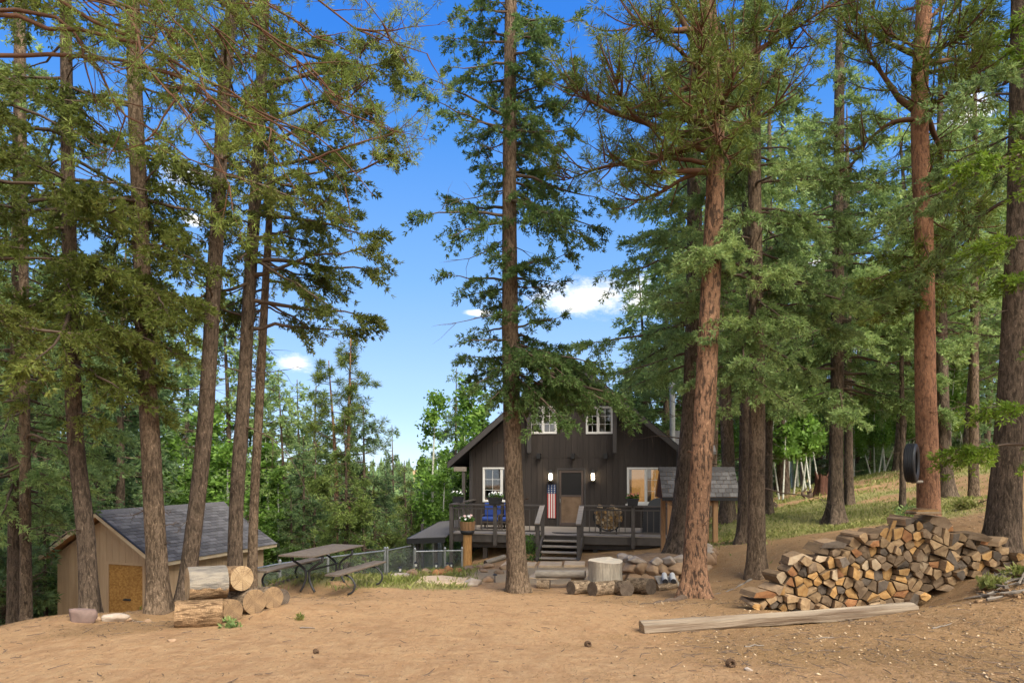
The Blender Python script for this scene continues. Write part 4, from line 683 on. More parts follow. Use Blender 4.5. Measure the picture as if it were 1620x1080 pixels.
M['osb'] = mat('osb_board', (.50, .27, .075), .7, .3, var=(.30, .14, .035), vscale=16, vstretch=(1, 1, 1.6), rnd=0, bump=.002, bscale=50, detail=2)
M['greywood'] = mat('weathered_wood', (.30, .265, .22), .85, .2, var=(.185, .155, .125), vscale=5, vstretch=(1.2, 9, 9), bump=.004, bscale=14, bstretch=(1, 9, 9), rnd=.08)
M['tablewood'] = mat('table_plank', (.15, .12, .095), .8, .25, var=(.085, .068, .052), vscale=5, vstretch=(9, 1, 9), bump=.002, bscale=12, bstretch=(9, 1, 9), rnd=.15)
M['beam'] = mat('barked_beam', (.30, .245, .18), .85, .2, var=(.11, .07, .045), vscale=1.3, vstretch=(.5, 12, 12), bump=.014, bscale=6, bstretch=(.8, 12, 12))
def cut_mat(name, a, b_, crack):
    m = bpy.data.materials.new(name); m.use_nodes = True; t = m.node_tree; n = t.nodes; l = t.links; b = n['Principled BSDF']; b.inputs['Roughness'].default_value = .85; b.inputs['Specular IOR Level'].default_value = .15
    tcn = n.new('ShaderNodeTexCoord'); mpn = n.new('ShaderNodeMapping'); mpn.inputs['Scale'].default_value = (0, 1, 1); l.new(tcn.outputs['Object'], mpn.inputs[0])
    z = n.new('ShaderNodeTexNoise'); z.inputs['Scale'].default_value = 9; z.inputs['Detail'].default_value = 5; l.new(mpn.outputs[0], z.inputs['Vector'])
    ln = n.new('ShaderNodeVectorMath'); ln.operation = 'LENGTH'; l.new(mpn.outputs[0], ln.inputs[0]); q = n.new('ShaderNodeMath'); q.operation = 'MULTIPLY_ADD'; l.new(z.outputs[0], q.inputs[0]); q.inputs[1].default_value = .03; l.new(ln.outputs['Value'], q.inputs[2])
    s_ = n.new('ShaderNodeMath'); s_.operation = 'MULTIPLY'; l.new(q.outputs[0], s_.inputs[0]); s_.inputs[1].default_value = 300; w = n.new('ShaderNodeMath'); w.operation = 'SINE'; l.new(s_.outputs[0], w.inputs[0])
    r = n.new('ShaderNodeMapRange'); r.inputs[1].default_value = -1; r.inputs[2].default_value = 1; r.inputs[4].default_value = .6; l.new(w.outputs[0], r.inputs[0]); r2 = n.new('ShaderNodeMapRange'); r2.inputs[1].default_value = .4; r2.inputs[2].default_value = .65; r2.inputs[4].default_value = .6; l.new(z.outputs[0], r2.inputs[0])
    ad = n.new('ShaderNodeMath'); ad.operation = 'ADD'; l.new(r.outputs[0], ad.inputs[0]); l.new(r2.outputs[0], ad.inputs[1])
    x = n.new('ShaderNodeMix'); x.data_type = 'RGBA'; l.new(ad.outputs[0], x.inputs[0]); x.inputs[6].default_value = (*a, 1); x.inputs[7].default_value = (*b_, 1)
    v = n.new('ShaderNodeTexVoronoi'); v.feature = 'DISTANCE_TO_EDGE'; v.inputs['Scale'].default_value = 4.5; l.new(mpn.outputs[0], v.inputs['Vector']); e = n.new('ShaderNodeMapRange'); e.inputs[1].default_value = .001; e.inputs[2].default_value = .010; l.new(v.outputs['Distance'], e.inputs[0])
    y = n.new('ShaderNodeMix'); y.data_type = 'RGBA'; l.new(e.outputs[0], y.inputs[0]); y.inputs[6].default_value = (*crack, 1); l.new(x.outputs[2], y.inputs[7])
    nv = n.new('ShaderNodeVectorMath'); nv.operation = 'NORMALIZE'; l.new(mpn.outputs[0], nv.inputs[0]); rz_n = n.new('ShaderNodeTexNoise'); rz_n.inputs['Scale'].default_value = 5.5; rz_n.inputs['Detail'].default_value = 3; l.new(nv.outputs[0], rz_n.inputs['Vector']); rm = n.new('ShaderNodeMapRange'); rm.inputs[1].default_value = .585; rm.inputs[2].default_value = .62; rm.inputs[4].default_value = .75; l.new(rz_n.outputs[0], rm.inputs[0])
    k_ = n.new('ShaderNodeMix'); k_.data_type = 'RGBA'; l.new(rm.outputs[0], k_.inputs[0]); l.new(y.outputs[2], k_.inputs[6]); k_.inputs[7].default_value = (*crack, 1); l.new(k_.outputs[2], b.inputs['Base Color']); return m
M['peeled'] = mat('peeled_log', (.56, .32, .12), .7, .3, var=(.34, .16, .055), vscale=5, vstretch=(7, 7, 1), bump=.004, bscale=12, bstretch=(6, 6, 1))
M['stump'] = mat('pale_stump', (.38, .33, .26), .85, .2, var=(.22, .185, .145), vscale=4, vstretch=(8, 8, 1), bump=.006, bscale=12, bstretch=(7, 7, .8))
M['cutpale'] = cut_mat('pale_cut_face', (.40, .29, .17), (.26, .175, .095), (.13, .08, .05))
M['cutgrey'] = cut_mat('grey_cut_face', (.13, .10, .075), (.08, .06, .045), (.04, .03, .025))
M['cutbrown'] = cut_mat('brown_cut_face', (.28, .185, .10), (.17, .11, .065), (.11, .07, .04))
M['logbark'] = furrow_mat('log_bark', (.33, .215, .12), (.23, .145, .08), (.11, .066, .036), ax=(6, 26, 26), lo=.38, hi=.52, flk=.5, bd=.04)
M['logbare'] = mat('bare_log', (.46, .41, .34), .85, .2, var=(.60, .50, .36), vscale=3, vstretch=(4, 4, 4), bump=.006, bscale=10)
M['logpeel'] = furrow_mat('half_peeled_log', (.33, .215, .12), (.23, .145, .08), (.11, .066, .036), ax=(6, 26, 26), lo=.38, hi=.52, flk=.5, bd=.03, up=((.15, .138, .125), (.31, .27, .215)))
M['logdark'] = furrow_mat('dark_log_bark', (.27, .20, .13), (.18, .13, .09), (.08, .055, .035), ax=(8, 20, 20), lo=.38, hi=.55, flk=.9, bd=.03)
M['splitbark'] = mat('split_side', (.30, .20, .115), .9, .15, var=(.17, .115, .07), vscale=6, vstretch=(5, 1, 5), bump=.006, bscale=10, bstretch=(6, 1, 6), rnd=.35)
M['rope'] = mat('rope', (.45, .38, .26), .9, .1)
M['tyre'] = mat('tyre_rubber', (.016, .017, .019), .55, .45, bump=.001, bscale=60)
M['steel'] = mat('galvanised_steel', (.42, .43, .43), .45, .5, .5, var=(.30, .31, .31), vscale=8)
M['blue'] = mat('blue_cushion', (.035, .07, .26), .85, .2, bump=.002, bscale=60)
M['wicker'] = mat('dark_wicker', (.07, .055, .045), .8, .2)
M['soil'] = mat('soil', (.30, .20, .12), .95, .1, var=(.20, .13, .08), vscale=12, bump=.02, bscale=18)
M['sand'] = mat('sandstone', (.36, .25, .155), .9, .2, var=(.25, .155, .095), vscale=4, bump=.02, bscale=9, rnd=.2)
M['paler'] = mat('pale_rock', (.42, .36, .30), .9, .2, var=(.29, .22, .165), vscale=5, bump=.015, bscale=9, rnd=.12)
M['purple'] = mat('purple_brown_rock', (.24, .16, .135), .9, .25, var=(.15, .105, .09), vscale=4, bump=.015, bscale=8)
M['orock'] = mat('orange_brown_rock', (.42, .21, .085), .9, .2, var=(.24, .12, .06), vscale=6, bump=.015, bscale=9, rnd=.2)
M['slab'] = mat('pale_sandstone_slab', (.64, .49, .33), .9, .2, var=(.52, .37, .23), vscale=3, bump=.006, bscale=20, rnd=.1)
M['flower_w'] = mat('white_petals', (.80, .79, .74), .7, .2)
M['flower_p'] = mat('pink_petals', (.62, .16, .16), .7, .2)
M['flower_r'] = mat('pale_pink_petals', (.75, .50, .45), .7, .2)
M['leafpot'] = leaf_mat('pot_leaves', [(.05, .11, .02), (.10, .20, .035), (.16, .26, .05)], .3, 6)
M['warm'] = mat('glowing_room_wall', (.30, .16, .06), .9, .1, var=(.18, .09, .035), vscale=2.2, emit=((1, .52, .16), .12))  # the wall itself glows, standing in for lamplight inside the room
M['curtain'] = mat('curtain', (.55, .49, .38), .9, .1, var=(.42, .37, .28), vscale=5, vstretch=(9, 1, .4), bump=.01, bscale=8, bstretch=(9, 1, .3))
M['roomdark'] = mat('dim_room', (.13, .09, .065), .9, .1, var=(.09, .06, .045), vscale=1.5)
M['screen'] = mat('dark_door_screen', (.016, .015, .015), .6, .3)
M['flag_b'] = mat('flag_blue', (.035, .06, .14), .7, .2); M['flag_r'] = mat('flag_red', (.42, .06, .055), .7, .2); M['flag_w'] = mat('flag_white', (.74, .70, .66), .7, .2)
M['lampglow'] = mat('lit_lamp_glass', (.9, .85, .75), .5, .2, emit=((1, .80, .52), 6))
M['redwood'] = mat('rotten_red_wood', (.12, .055, .035), .9, .15, var=(.06, .03, .022), vscale=5, vstretch=(6, 6, 1), bump=.03, bscale=8, bstretch=(6, 6, 1))
M['post'] = mat('timber_post', (.38, .22, .11), .8, .2, var=(.27, .15, .08), vscale=4, vstretch=(7, 7, 1))
M['chip'] = mat('wood_chips', (.56, .42, .27), .9, .1)
def glass_mat(name, tint, t=.75):
    m = bpy.data.materials.new(name); m.use_nodes = True; n = m.node_tree.nodes; l = m.node_tree.links; n.clear()
    a = n.new('ShaderNodeBsdfTransparent'); a.inputs[0].default_value = (*tint, 1); b = n.new('ShaderNodeBsdfGlossy'); b.inputs['Roughness'].default_value = .03; b.inputs['Color'].default_value = (.9, .9, .9, 1)
    f = n.new('ShaderNodeFresnel'); f.inputs[0].default_value = 1.55; k = n.new('ShaderNodeMath'); k.operation = 'MULTIPLY_ADD'; l.new(f.outputs[0], k.inputs[0]); k.inputs[1].default_value = 1.; k.inputs[2].default_value = 1-t-.2
    x = n.new('ShaderNodeMixShader'); l.new(k.outputs[0], x.inputs[0]); l.new(a.outputs[0], x.inputs[1]); l.new(b.outputs[0], x.inputs[2]); o = n.new('ShaderNodeOutputMaterial'); l.new(x.outputs[0], o.inputs[0]); return m
M['glass'] = glass_mat('window_glass', (.85, .85, .85))

class Frame:                                     # a local frame on the ground: u to the right, v away from the eye
    def __init__(s, ox, oy, ang): s.ox, s.oy, s.a = ox, oy, ang; s.c, s.s = cos(ang), sin(ang)
    def w(s, u, v): return (s.ox+u*s.c-v*s.s, s.oy+u*s.s+v*s.c)
    def uz(s, px, py, v):
        t = (px-CX)/F; Y0 = s.oy+v*s.c; X0 = s.ox-v*s.s; u = (t*Y0-X0)/(s.c-t*s.s); Y = Y0+u*s.s; return u, CAMZ+(HY-py)/F*Y
def rects_minus(a, b, holes):                    # [a,b] minus intervals
    out = [(a, b)]
    for h0, h1 in holes:
        out = [q for p in out for q in ((p[0], min(p[1], h0)), (max(p[0], h1), p[1])) if q[1]-q[0] > .02]
    return out
def boards(parent, name, m, u0, u1, w, zb, ztop, holes, y0, y1, gap=.006, join=False, axis='x'):
    """vertical boards; ztop a function of u; holes (ua,ub,za,zb)"""
    n = round((u1-u0)/w); w = (u1-u0)/n; J = MB()
    for i in range(n):
        a = u0+i*w+gap/2; b = a+w-gap; cuts = sorted({a, b} | {h[k] for h in holes for k in (0, 1) if a+.004 < h[k] < b-.004}); mb = J if join else MB()
        for p, q in zip(cuts[:-1], cuts[1:]):
            mid = (p+q)/2; hs_ = [(h[2], h[3]) for h in holes if h[0] < mid < h[1]]; tm = min(ztop(p), ztop(q))
            for s0, s1 in rects_minus(zb, tm, hs_):
                top = (ztop(p), ztop(q)) if abs(s1-tm) < 1e-6 else (s1, s1); poly = [(p, s0), (q, s0), (q, top[1]), (p, top[0])]
                if not join and mb.v and len(cuts) == 2: obj(name, mb, m, parent); mb = MB()
                if axis == 'x': mb.prism(poly, y0, y1)
                else:
                    k0 = len(mb.v); mb.prism(poly, y0, y1); mb.v[k0:] = [(y, x, z) for x, y, z in mb.v[k0:]]; 
        if not join and mb.v: obj(name, mb, m, parent)
    if join: obj(name, J, m, parent)

# ------------------------------------------------------------------ the cabin
HF = Frame(1.556, 21.0, R(-11)); FZ = -.51
cab = thing('cabin', 'dark brown gabled cabin with white windows and a lit porch', 'cabin', (HF.ox, HF.oy, -1.2), HF.a, zabs=True)
RU, RZ, HWD, EZ = -.07, 5.42, 4.27, 1.76; slope = (RZ-EZ)/HWD
zroof = lambda u: RZ-slope*abs(u-RU)-.17
WV = 3.0
holes = []
def win(px0, px1, py0, py1, split=.5, munt=(0, 1), room='roomdark', curtain=None, sill=False, rows=3, cols=2, u_fix=None):
    u0, z1 = HF.uz(px0, py0, WV); u1, z0 = HF.uz(px1, py1, WV)
    if u_fix: u1 = u_fix
    holes.append((u0, u1, z0, z1)); f = .055; o = MB(); y0, y1 = WV-.055, WV+.05
    o.bbox(u0, u0+f, y0, y1, z0, z1).bbox(u1-f, u1, y0, y1, z0, z1).bbox(u0+f, u1-f, y0, y1, z0, z0+f).bbox(u0+f, u1-f, y0, y1, z1-f, z1); um = u0+(u1-u0)*split
    w = obj('window', o, M['white'], cab); s = MB().bbox(um-.025, um+.025, y0+.012, y1-.01, z0+f, z1-f); obj('meeting_rail', s, M['white'], w)
    for k in (0, 1):
        a, b = (u0+f, um-.025) if k == 0 else (um+.025, u1-f); fr = MB(); t = .022; yy0, yy1 = y0+.022, y0+.05
        fr.box(a, a+t, yy0, yy1, z0+f, z1-f).box(b-t, b, yy0, yy1, z0+f, z1-f).box(a+t, b-t, yy0, yy1, z0+f, z0+f+t).box(a+t, b-t, yy0, yy1, z1-f-t, z1-f); obj('sash', fr, M['white'], w)
        obj('pane', MB().box(a+t, b-t, WV+.004, WV+.010, z0+f+t, z1-f-t), M['glass'], w)
        if k in munt:
            g_ = MB(); 
            for i in range(1, cols): x = a+(b-a)*i/cols; g_.box(x-.007, x+.007, WV-.014, WV+.000, z0+f+t, z1-f-t)
            for i in range(1, rows): z = z0+f+(z1-z0-2*f)*i/rows; g_.box(a+t, b-t, WV-.016, WV-.002, z-.007, z+.007)
            obj('muntin_grid', g_, M['white'], w)
    if sill: obj('sill', MB().bbox(u0-.05, u1+.05, WV-.12, WV-.02, z0-.05, z0-.002), M['white'], w)
    if curtain:
        for (ca, cb) in curtain:
            a = u0+(u1-u0)*ca; b = u0+(u1-u0)*cb; c = MB(); nn_ = 14; vs = [(a+(b-a)*i/nn_, WV+.16+.025*sin(i*2.1), z) for z in (z0, z1+.05) for i in range(nn_+1)]; c.add(vs, [(i, i+1, nn_+2+i, nn_+1+i) for i in range(nn_)]); obj('curtain', c, M['curtain'], w, smooth=True)
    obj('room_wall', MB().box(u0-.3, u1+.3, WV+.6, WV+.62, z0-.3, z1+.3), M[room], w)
    return u0, u1, z0, z1
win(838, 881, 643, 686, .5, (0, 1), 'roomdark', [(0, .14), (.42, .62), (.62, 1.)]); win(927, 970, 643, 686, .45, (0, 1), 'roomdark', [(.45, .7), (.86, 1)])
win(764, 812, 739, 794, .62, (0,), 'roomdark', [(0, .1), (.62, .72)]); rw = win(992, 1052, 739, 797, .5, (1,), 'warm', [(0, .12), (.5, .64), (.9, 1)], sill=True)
du0, dz1 = HF.uz(881, 740, WV); du1, _ = HF.uz(927, 740, WV); holes.append((du0, du1, FZ, dz1))
boards(cab, 'siding_board', M['siding'], -3.7, 3.62, .203, -1.25, zroof, holes, WV-.03, WV-.004)
boards(cab, 'wall', M['trimdark'], -3.7, 3.62, 1.0, -1.5, zroof, holes, WV, WV+.09, gap=0, join=True)
side = MB(); side.box(-3.7, -3.6, WV+.09, 10.2, -2.6, zroof(-3.7)).box(3.52, 3.62, WV+.09, 10.2, -2, zroof(3.62)); side.prism([(-3.7, -2.6), (3.62, -2.6), (3.62, zroof(3.62)), (RU, zroof(RU)), (-3.7, zroof(-3.7))], 10.2, 10.3); side.box(-3.6, 3.52, WV+.09, 10.2, 2.05, 2.15).box(-3.6, 3.52, WV+.09, 10.2, FZ-.1, FZ); obj('rear_walls', side, M['siding'], cab)
obj('foundation_wall', MB().box(-3.68, 3.6, WV+.1, WV+.2, -2.6, -1.1), M['siding'], cab)
V0, V1 = 2.35, 10.7; rf = MB()
for sg in (-1, 1):
    e = RU+sg*HWD; rf.prism([(RU, RZ), (e, EZ), (e, EZ-.10), (RU, RZ-.10)][::sg], V0+.03, V1)
roof = obj('roof', rf, M['shingle_dark'], cab); sh = MB()
for sg in (-1, 1):
    Ls = math.hypot(HWD, RZ-EZ); n = 30
    for i in range(n):
        a = i/n; b = (i+1)/n; p = lambda t, h: (RU+sg*(HWD+.03)*t+sg*h*.65, RZ-(RZ-EZ+.02)*t+h*.76+.004)
        sh.prism([p(a, .004), p(b, .016), p(b, .004), p(a, 0)][::sg], V0-.01, V1+.02)
obj('shingle_course', sh, M['shingle_dark'], roof); roof.children[0]['kind'] = 'stuff'
for sg in (-1, 1):
    e = RU+sg*(HWD+.02); obj('fascia', MB().prism([(RU, RZ-.02), (e, EZ-.02), (e, EZ-.24), (RU, RZ-.26)][::sg], V0-.025, V0+.028), M['trimdark'], cab)
    obj('eave_board', MB().box(min(e, e+sg*.02)-.01, max(e, e+sg*.02)+.01, V0+.03, V1, EZ-.2, EZ-.01), M['trimdark'], cab)
    sf = MB().prism([(RU, RZ-.105), (RU+sg*HWD, EZ-.105), (RU+sg*HWD, EZ-.12), (RU, RZ-.12)][::sg], V0+.03, WV-.035); obj('soffit', sf, M['trimdark'], cab)
obj('ridge_cap', MB().prism([(RU-.16, RZ-.10), (RU, RZ+.06), (RU+.16, RZ-.10), (RU, RZ+.02)], V0-.03, V1), M['shingle_dark'], cab)
for px, yt, yb in [(836.5, 655, 716), (972.5, 640, 716)]:
    u, zt = HF.uz(px, yt, V0+.3); _, zb = HF.uz(px, yb, V0+.3); b = MB().bbox(u-.07, u+.07, V0+.32, V0+.47, zb, zroof(u)+.03); b.bar((u, V0+.47, zb+.12), (u, WV-.03, zb+.12), .1, .12).bar((u, V0+.46, zb+.9), (u, WV-.03, zb+.35), .09, .09); obj('gable_bracket', b, M['trimdark'], cab)
for px in (852, 906, 958):
    u, z = HF.uz(px, 721, WV-.2); obj('beam_end', MB().bbox(u-.065, u+.065, WV-.24, WV-.03, z-.09, z+.09), M['black'], cab)
_, zt = HF.uz(900, 723, WV); obj('belly_band', MB().box(-1.5, 2.3, WV-.042, WV-.032, zt-.012, zt+.02), M['siding'], cab)
for s_ in (-3.7, 3.56): obj('corner_board', MB().bbox(s_-.03, s_+.09, WV-.05, WV-.031, -1.4, zroof(-3.7)), M['trimdark'], cab)
u, z = HF.uz(726, 722, V0+.1); obj('eave_beam', MB().bbox(-4.15, -3.72, V0+.05, V0+.2, 1.42, 1.58), M['greywood'], cab)
# door
dr = MB(); t = .075; y0, y1 = WV-.05, WV+.04
dr.bbox(du0, du0+t, y0, y1, FZ+.002, dz1).bbox(du1-t, du1, y0, y1, FZ+.002, dz1).bbox(du0+t, du1-t, y0, y1, dz1-t, dz1); door = obj('door', dr, M['trimdark'], cab)
a, b = du0+t+.01, du1-t-.01; zm = HF.uz(905, 784, WV)[1]; lf = MB(); s = .075; lf.bbox(a, a+s, y0+.005, y0+.04, FZ+.02, dz1-t-.01).bbox(b-s, b, y0+.005, y0+.04, FZ+.02, dz1-t-.01)
for z0_, z1_ in ((FZ+.02, FZ+.14), (zm-.03, zm+.03), (dz1-t-.09, dz1-t-.01)): lf.bbox(a+s, b-s, y0+.005, y0+.04, z0_, z1_)
M['doorbrown'] = mat('brown_door_paint', (.085, .062, .052), .5, .4); obj('screen_door_frame', lf, M['doorbrown'], door)
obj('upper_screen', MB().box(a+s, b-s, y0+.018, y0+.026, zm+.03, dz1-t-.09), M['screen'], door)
M['lowpane'] = mat('storm_door_glass', (.13, .085, .055), .10, .6, var=(.22, .15, .10), vscale=2.4); obj('lower_pane', MB().box(a+s, b-s, y0+.018, y0+.026, FZ+.14, zm-.03), M['lowpane'], door)  # opaque pane: brown reflection and room tone are painted into its colour
h_ = MB().tube([(a+.04, y0-.03, zm-.1), (a+.04, y0-.03, zm-.24)], .012, 6).tube([(a+.04, y0+.005, zm-.17), (a+.04, y0-.03, zm-.17)], .014, 6); obj('handle', h_, M['steel'], door)
# wall lamps
for px in (871, 938):
    u, z = HF.uz(px, 753, WV-.12); l_ = MB().bbox(u-.06, u+.06, WV-.05, WV-.031, z-.17, z+.17).box(u-.02, u+.02, WV-.11, WV-.05, z+.15, z+.18); 
    for sx in (-1, 1):
        for sy in (-1, 1): l_.box(u+sx*.085-.007, u+sx*.085+.007, WV-.13+sy*.07-.007, WV-.13+sy*.07+.007, z-.17, z+.13)
    l_.add([(u-.1, WV-.225, z+.13), (u+.1, WV-.225, z+.13), (u+.1, WV-.04, z+.13), (u-.1, WV-.04, z+.13), (u, WV-.13, z+.24)], [(0, 1, 4), (1, 2, 4), (2, 3, 4), (3, 0, 4), (3, 2, 1, 0)]); l_.box(u-.1, u+.1, WV-.225, WV-.045, z-.19, z-.17)
    lo = obj('wall_lamp', l_, M['black'], cab); obj('lamp_glass', MB().lathe([(.03, -.13), (.05, -.11), (.055, .06), (.03, .1)], (u, WV-.13, z), 12), M['lampglow'], lo, smooth=True)
# flue and rear side wing
u, z0_ = HF.uz(1066, 700, 5.0); obj('flue_pipe', MB().lathe([(.1, 1.6), (.1, 4.5), (.16, 4.5), (.16, 4.56), (.05, 4.7)], (u-.05, 5.0, 0), 16), M['steel'], cab, smooth=False)
sw = MB().box(3.65, 4.9, 6.0, 9.5, -1.5, 2.2); obj('side_wing_wall', sw, M['siding'], cab); sr = MB().add([(3.6, 5.6, 2.15), (5.1, 5.6, 2.15), (5.1, 7.8, 3.05), (3.6, 7.8, 3.05), (3.6, 10, 2.15), (5.1, 10, 2.15), (3.6, 5.6, 2.05), (5.1, 5.6, 2.05), (5.1, 10, 2.05), (3.6, 10, 2.05)], [(0, 1, 2, 3), (3, 2, 5, 4), (0, 6, 7, 1), (1, 7, 8, 5, 2), (4, 5, 8, 9), (0, 3, 4, 9, 6), (6, 9, 8, 7)]); obj('side_wing_roof', sr, M['shingle'], cab)

# ------------------------------------------------------------------ the deck before it
dk = thing('deck', 'raised brown-grey deck with railings and open stairs before the cabin door', 'deck', (HF.ox, HF.oy, -1.2), HF.a, zabs=True)
DU0, DU1 = -3.6, 3.62
n = 21
for i in range(n):
    w = (WV-.06)/n; obj('plank', MB().box(DU0-.03, DU1+.03, .0+i*w+.003, (i+1)*w-.003, FZ-.03, FZ), M['deckfloor'], dk)
obj('rim_joist', MB().bbox(DU0, DU1, .02, .06, FZ-.27, FZ-.034), M['deckpaint'], dk); obj('rim_joist', MB().bbox(DU0, DU0+.04, .062, 2.92, FZ-.27, FZ-.034), M['deckpaint'], dk); obj('rim_joist', MB().bbox(DU1-.04, DU1, .062, 2.92, FZ-.27, FZ-.034), M['deckpaint'], dk)
obj('beam', MB().bbox(DU0+.3, DU1-.1, .25, .33, FZ-.46, FZ-.275), M['deckpaint'], dk)
RT = .42                                                     # rail top
uo = lambda px, v=0: HF.uz(px, 800, v)[0]
posts = [-3.54, uo(783.5), uo(858.5), uo(920.5), uo(1001.5), 3.54]
for i, u in enumerate(posts):
    full = i in (0,); zb = -1.75 if full else FZ-.36; obj('post', MB().bbox(u-.055, u+.055, -.075, .016, zb, RT-.04), M['deckpaint'], dk)
for px in (839, 942, 1000, 768): 
    u = uo(px, .3); x, y = HF.w(u, .29); obj('support_post', MB().bbox(u-.07, u+.07, .22, .36, g(x, y)-.15, FZ-.462), M['deckpaint'], dk)
def rail_run(p, q, skip=.055):       # p,q local points (u,v)
    p = np.array(p, float); q = np.array(q, float); d = (q-p)/np.linalg.norm(q-p)
    A = lambda z: (p[0]+d[0]*skip, p[1]+d[1]*skip, z); B_ = lambda z: (q[0]-d[0]*skip, q[1]-d[1]*skip, z)
    obj('top_rail', MB().bar((p[0]-d[0]*.05, p[1]-d[1]*.05, RT-.02), (q[0]+d[0]*.05, q[1]+d[1]*.05, RT-.02), .15, .038), M['deckpaint'], dk)
    obj('middle_rail', MB().bar(A(RT-.14), B_(RT-.14), .04, .04), M['deckpaint'], dk); obj('bottom_rail', MB().bar(A(FZ+.11), B_(FZ+.11), .04, .05), M['deckpaint'], dk)
    Ln = np.linalg.norm(q-p)-2*skip; k = max(int(Ln/.17), 1)
    for i in range(1, k): c = p+d*(skip+Ln*i/k); obj('baluster', MB().box(c[0]-.012, c[0]+.012, c[1]-.012, c[1]+.012, FZ+.135, RT-.16), M['deckpaint'], dk)
ry = -.03
for i in (0, 1, 3, 4): rail_run((posts[i], ry), (posts[i+1], ry))
rail_run((-3.54, .03), (-3.54, 2.9)); rail_run((3.54, .03), (3.54, 2.9)); obj('porch_post', MB().bbox(-3.86, -3.76, V0+.07, V0+.17, -2.4, 1.42), M['deckpaint'], dk)
# stairs
su0, su1 = posts[2], posts[3]; st0 = FZ; nst = 4; run = .27
gz_foot = -1.16; rise = (FZ-gz_foot)/(nst+.6)
for k in range(nst):
    z = FZ-rise*(k+1); v = -run*(k+1)+.0; obj('tread', MB().bbox(su0+.06, su1-.06, v-.02, v+.27, z-.04, z), M['deckfloor'], dk)  # lighter floor colour stands in for light caught on the tread edges
obj('tread', MB().bbox(su0+.06, su1-.06, -.03, -.002, FZ-.04, FZ), M['deckpaint'], dk)
for u in (su0, su1):
    obj('stringer', MB().add([(u+sx, v, z) for sx in (-.03, .03) for v, z in ((0, FZ-.02), (-1.18, gz_foot+.06), (-1.18, gz_foot-.1), (-.9, gz_foot-.1), (0, FZ-.42))], [(0, 1, 2, 3, 4), (9, 8, 7, 6, 5), (0, 5, 6, 1), (1, 6, 7, 2), (2, 7, 8, 3), (3, 8, 9, 4), (4, 9, 5, 0)]), M['deckpaint'], dk)
    x, y = HF.w(u, -1.0); obj('newel_post', MB().bbox(u-.055, u+.055, -1.06, -.95, gz_foot-.12, RT-.50), M['deckpaint'], dk)
    obj('hand_rail', MB().bar((u, -.05, RT-.02), (u, -1.12, RT-.50), .15, .04), M['deckfloor'], dk)
mt = MB(); k = 18; vs = [(0, 0)]+[(.42*cos(pi*i/k), -.32*sin(pi*i/k)) for i in range(k+1)]; uu = (su0+su1)/2; vs = vs[1:]; mt.add([(uu+a, .75+b, FZ+.004) for a, b in vs]+[(uu+a, .75+b, FZ+.018) for a, b in vs], [tuple(range(k+1, 2*k+2)), tuple(range(k, -1, -1))]+[(i, i+1, i+k+2, i+k+1) for i in range(k)]+[(k, 0, k+1, 2*k+1)])
def hput(name, label, cat, u, v, z, rz=0, group=None): x, y = HF.w(u, v); return thing(name, label, cat, (x, y, z), HF.a+rz, group)
mto = obj('door_mat', mt, M['matte']); mto.location = (HF.ox, HF.oy, 0); mto.rotation_euler = (0, 0, HF.a); tag(mto, 'black half-round mat on the deck at the top of the stairs', 'door mat')

# flag board beside the door
fl = MB(); u0, z1 = HF.uz(866, 766, WV-.05); u1, z0 = HF.uz(879.5, 819, WV-.05); uc = (u0+u1)/2; fw = u1-u0; fh = z1-z0
ft = hput('flag_board', 'narrow hanging wooden flag with white stars and red stripes left of the door', 'flag', uc, WV-.05, z0); blue = fh*.27
obj('field', MB().box(-fw/2, fw/2, -.012, .012, fh-blue, fh), M['flag_b'], ft)
for i in range(7):
    a = -fw/2+fw*i/7; obj('stripe', MB().box(a, a+fw/7-.001, -.010, .012, 0, fh-blue-.001), M['flag_r' if i % 2 == 0 else 'flag_w'], ft)
for i in range(3):
    for j in range(4):
        s_ = MB(); cx, cz = -fw/2+fw*(i+.5)/3, fh-blue+blue*(j+.5)/4; pts = [(cx+(.030 if k % 2 == 0 else .012)*sin(k*pi/5), cz+(.030 if k % 2 == 0 else .012)*cos(k*pi/5)) for k in range(10)]; s_.prism(pts[::-1], -.016, -.0125); obj('star', s_, M['flag_w'], ft)

# ------------------------------------------------------------------ pots and flowers
def blossoms(parent, name, m, r0, z0, n, size, h=.12):
    V = []; Fc = []; rg = np.random.default_rng(int(abs(z0*1000))+n)
    for i in range(n):
        c = np.array([(rg.random()-.5)*2*r0[0], (rg.random()-.5)*2*r0[1], z0+h*rg.random()]); nrm = norm(np.array([rg.normal(0, .5), -.7+rg.normal(0, .4), .9])); u = norm(np.cross(nrm, [1, .1, 0])); w = np.cross(nrm, u); o = len(V)
        V += [c]+[c+size*(u*cos(a)+w*sin(a))*(1 if k % 2 else .75)+nrm*size*.3 for k, a in enumerate(np.arange(10)*pi/5)]; Fc += [(o, o+1+k, o+1+(k+1) % 10) for k in range(10)]
    obj(name, mesh_np(name, np.array(V), np.array(Fc)), m, parent)
def leaves(parent, r0, z0, n, seed, h=.12):
    rg = np.random.default_rng(seed); Pp = np.stack([(rg.random(n)-.5)*2*r0[0], (rg.random(n)-.5)*2*r0[1], z0+h*rg.random(n)], -1); V, Fc = needles(Pp, norm(rg.normal(size=(n, 3))+[0, 0, .8]), 2, .07, .035, .5, rg); obj('leaves', mesh_np('leaves', V, Fc), M['leafpot'], parent)
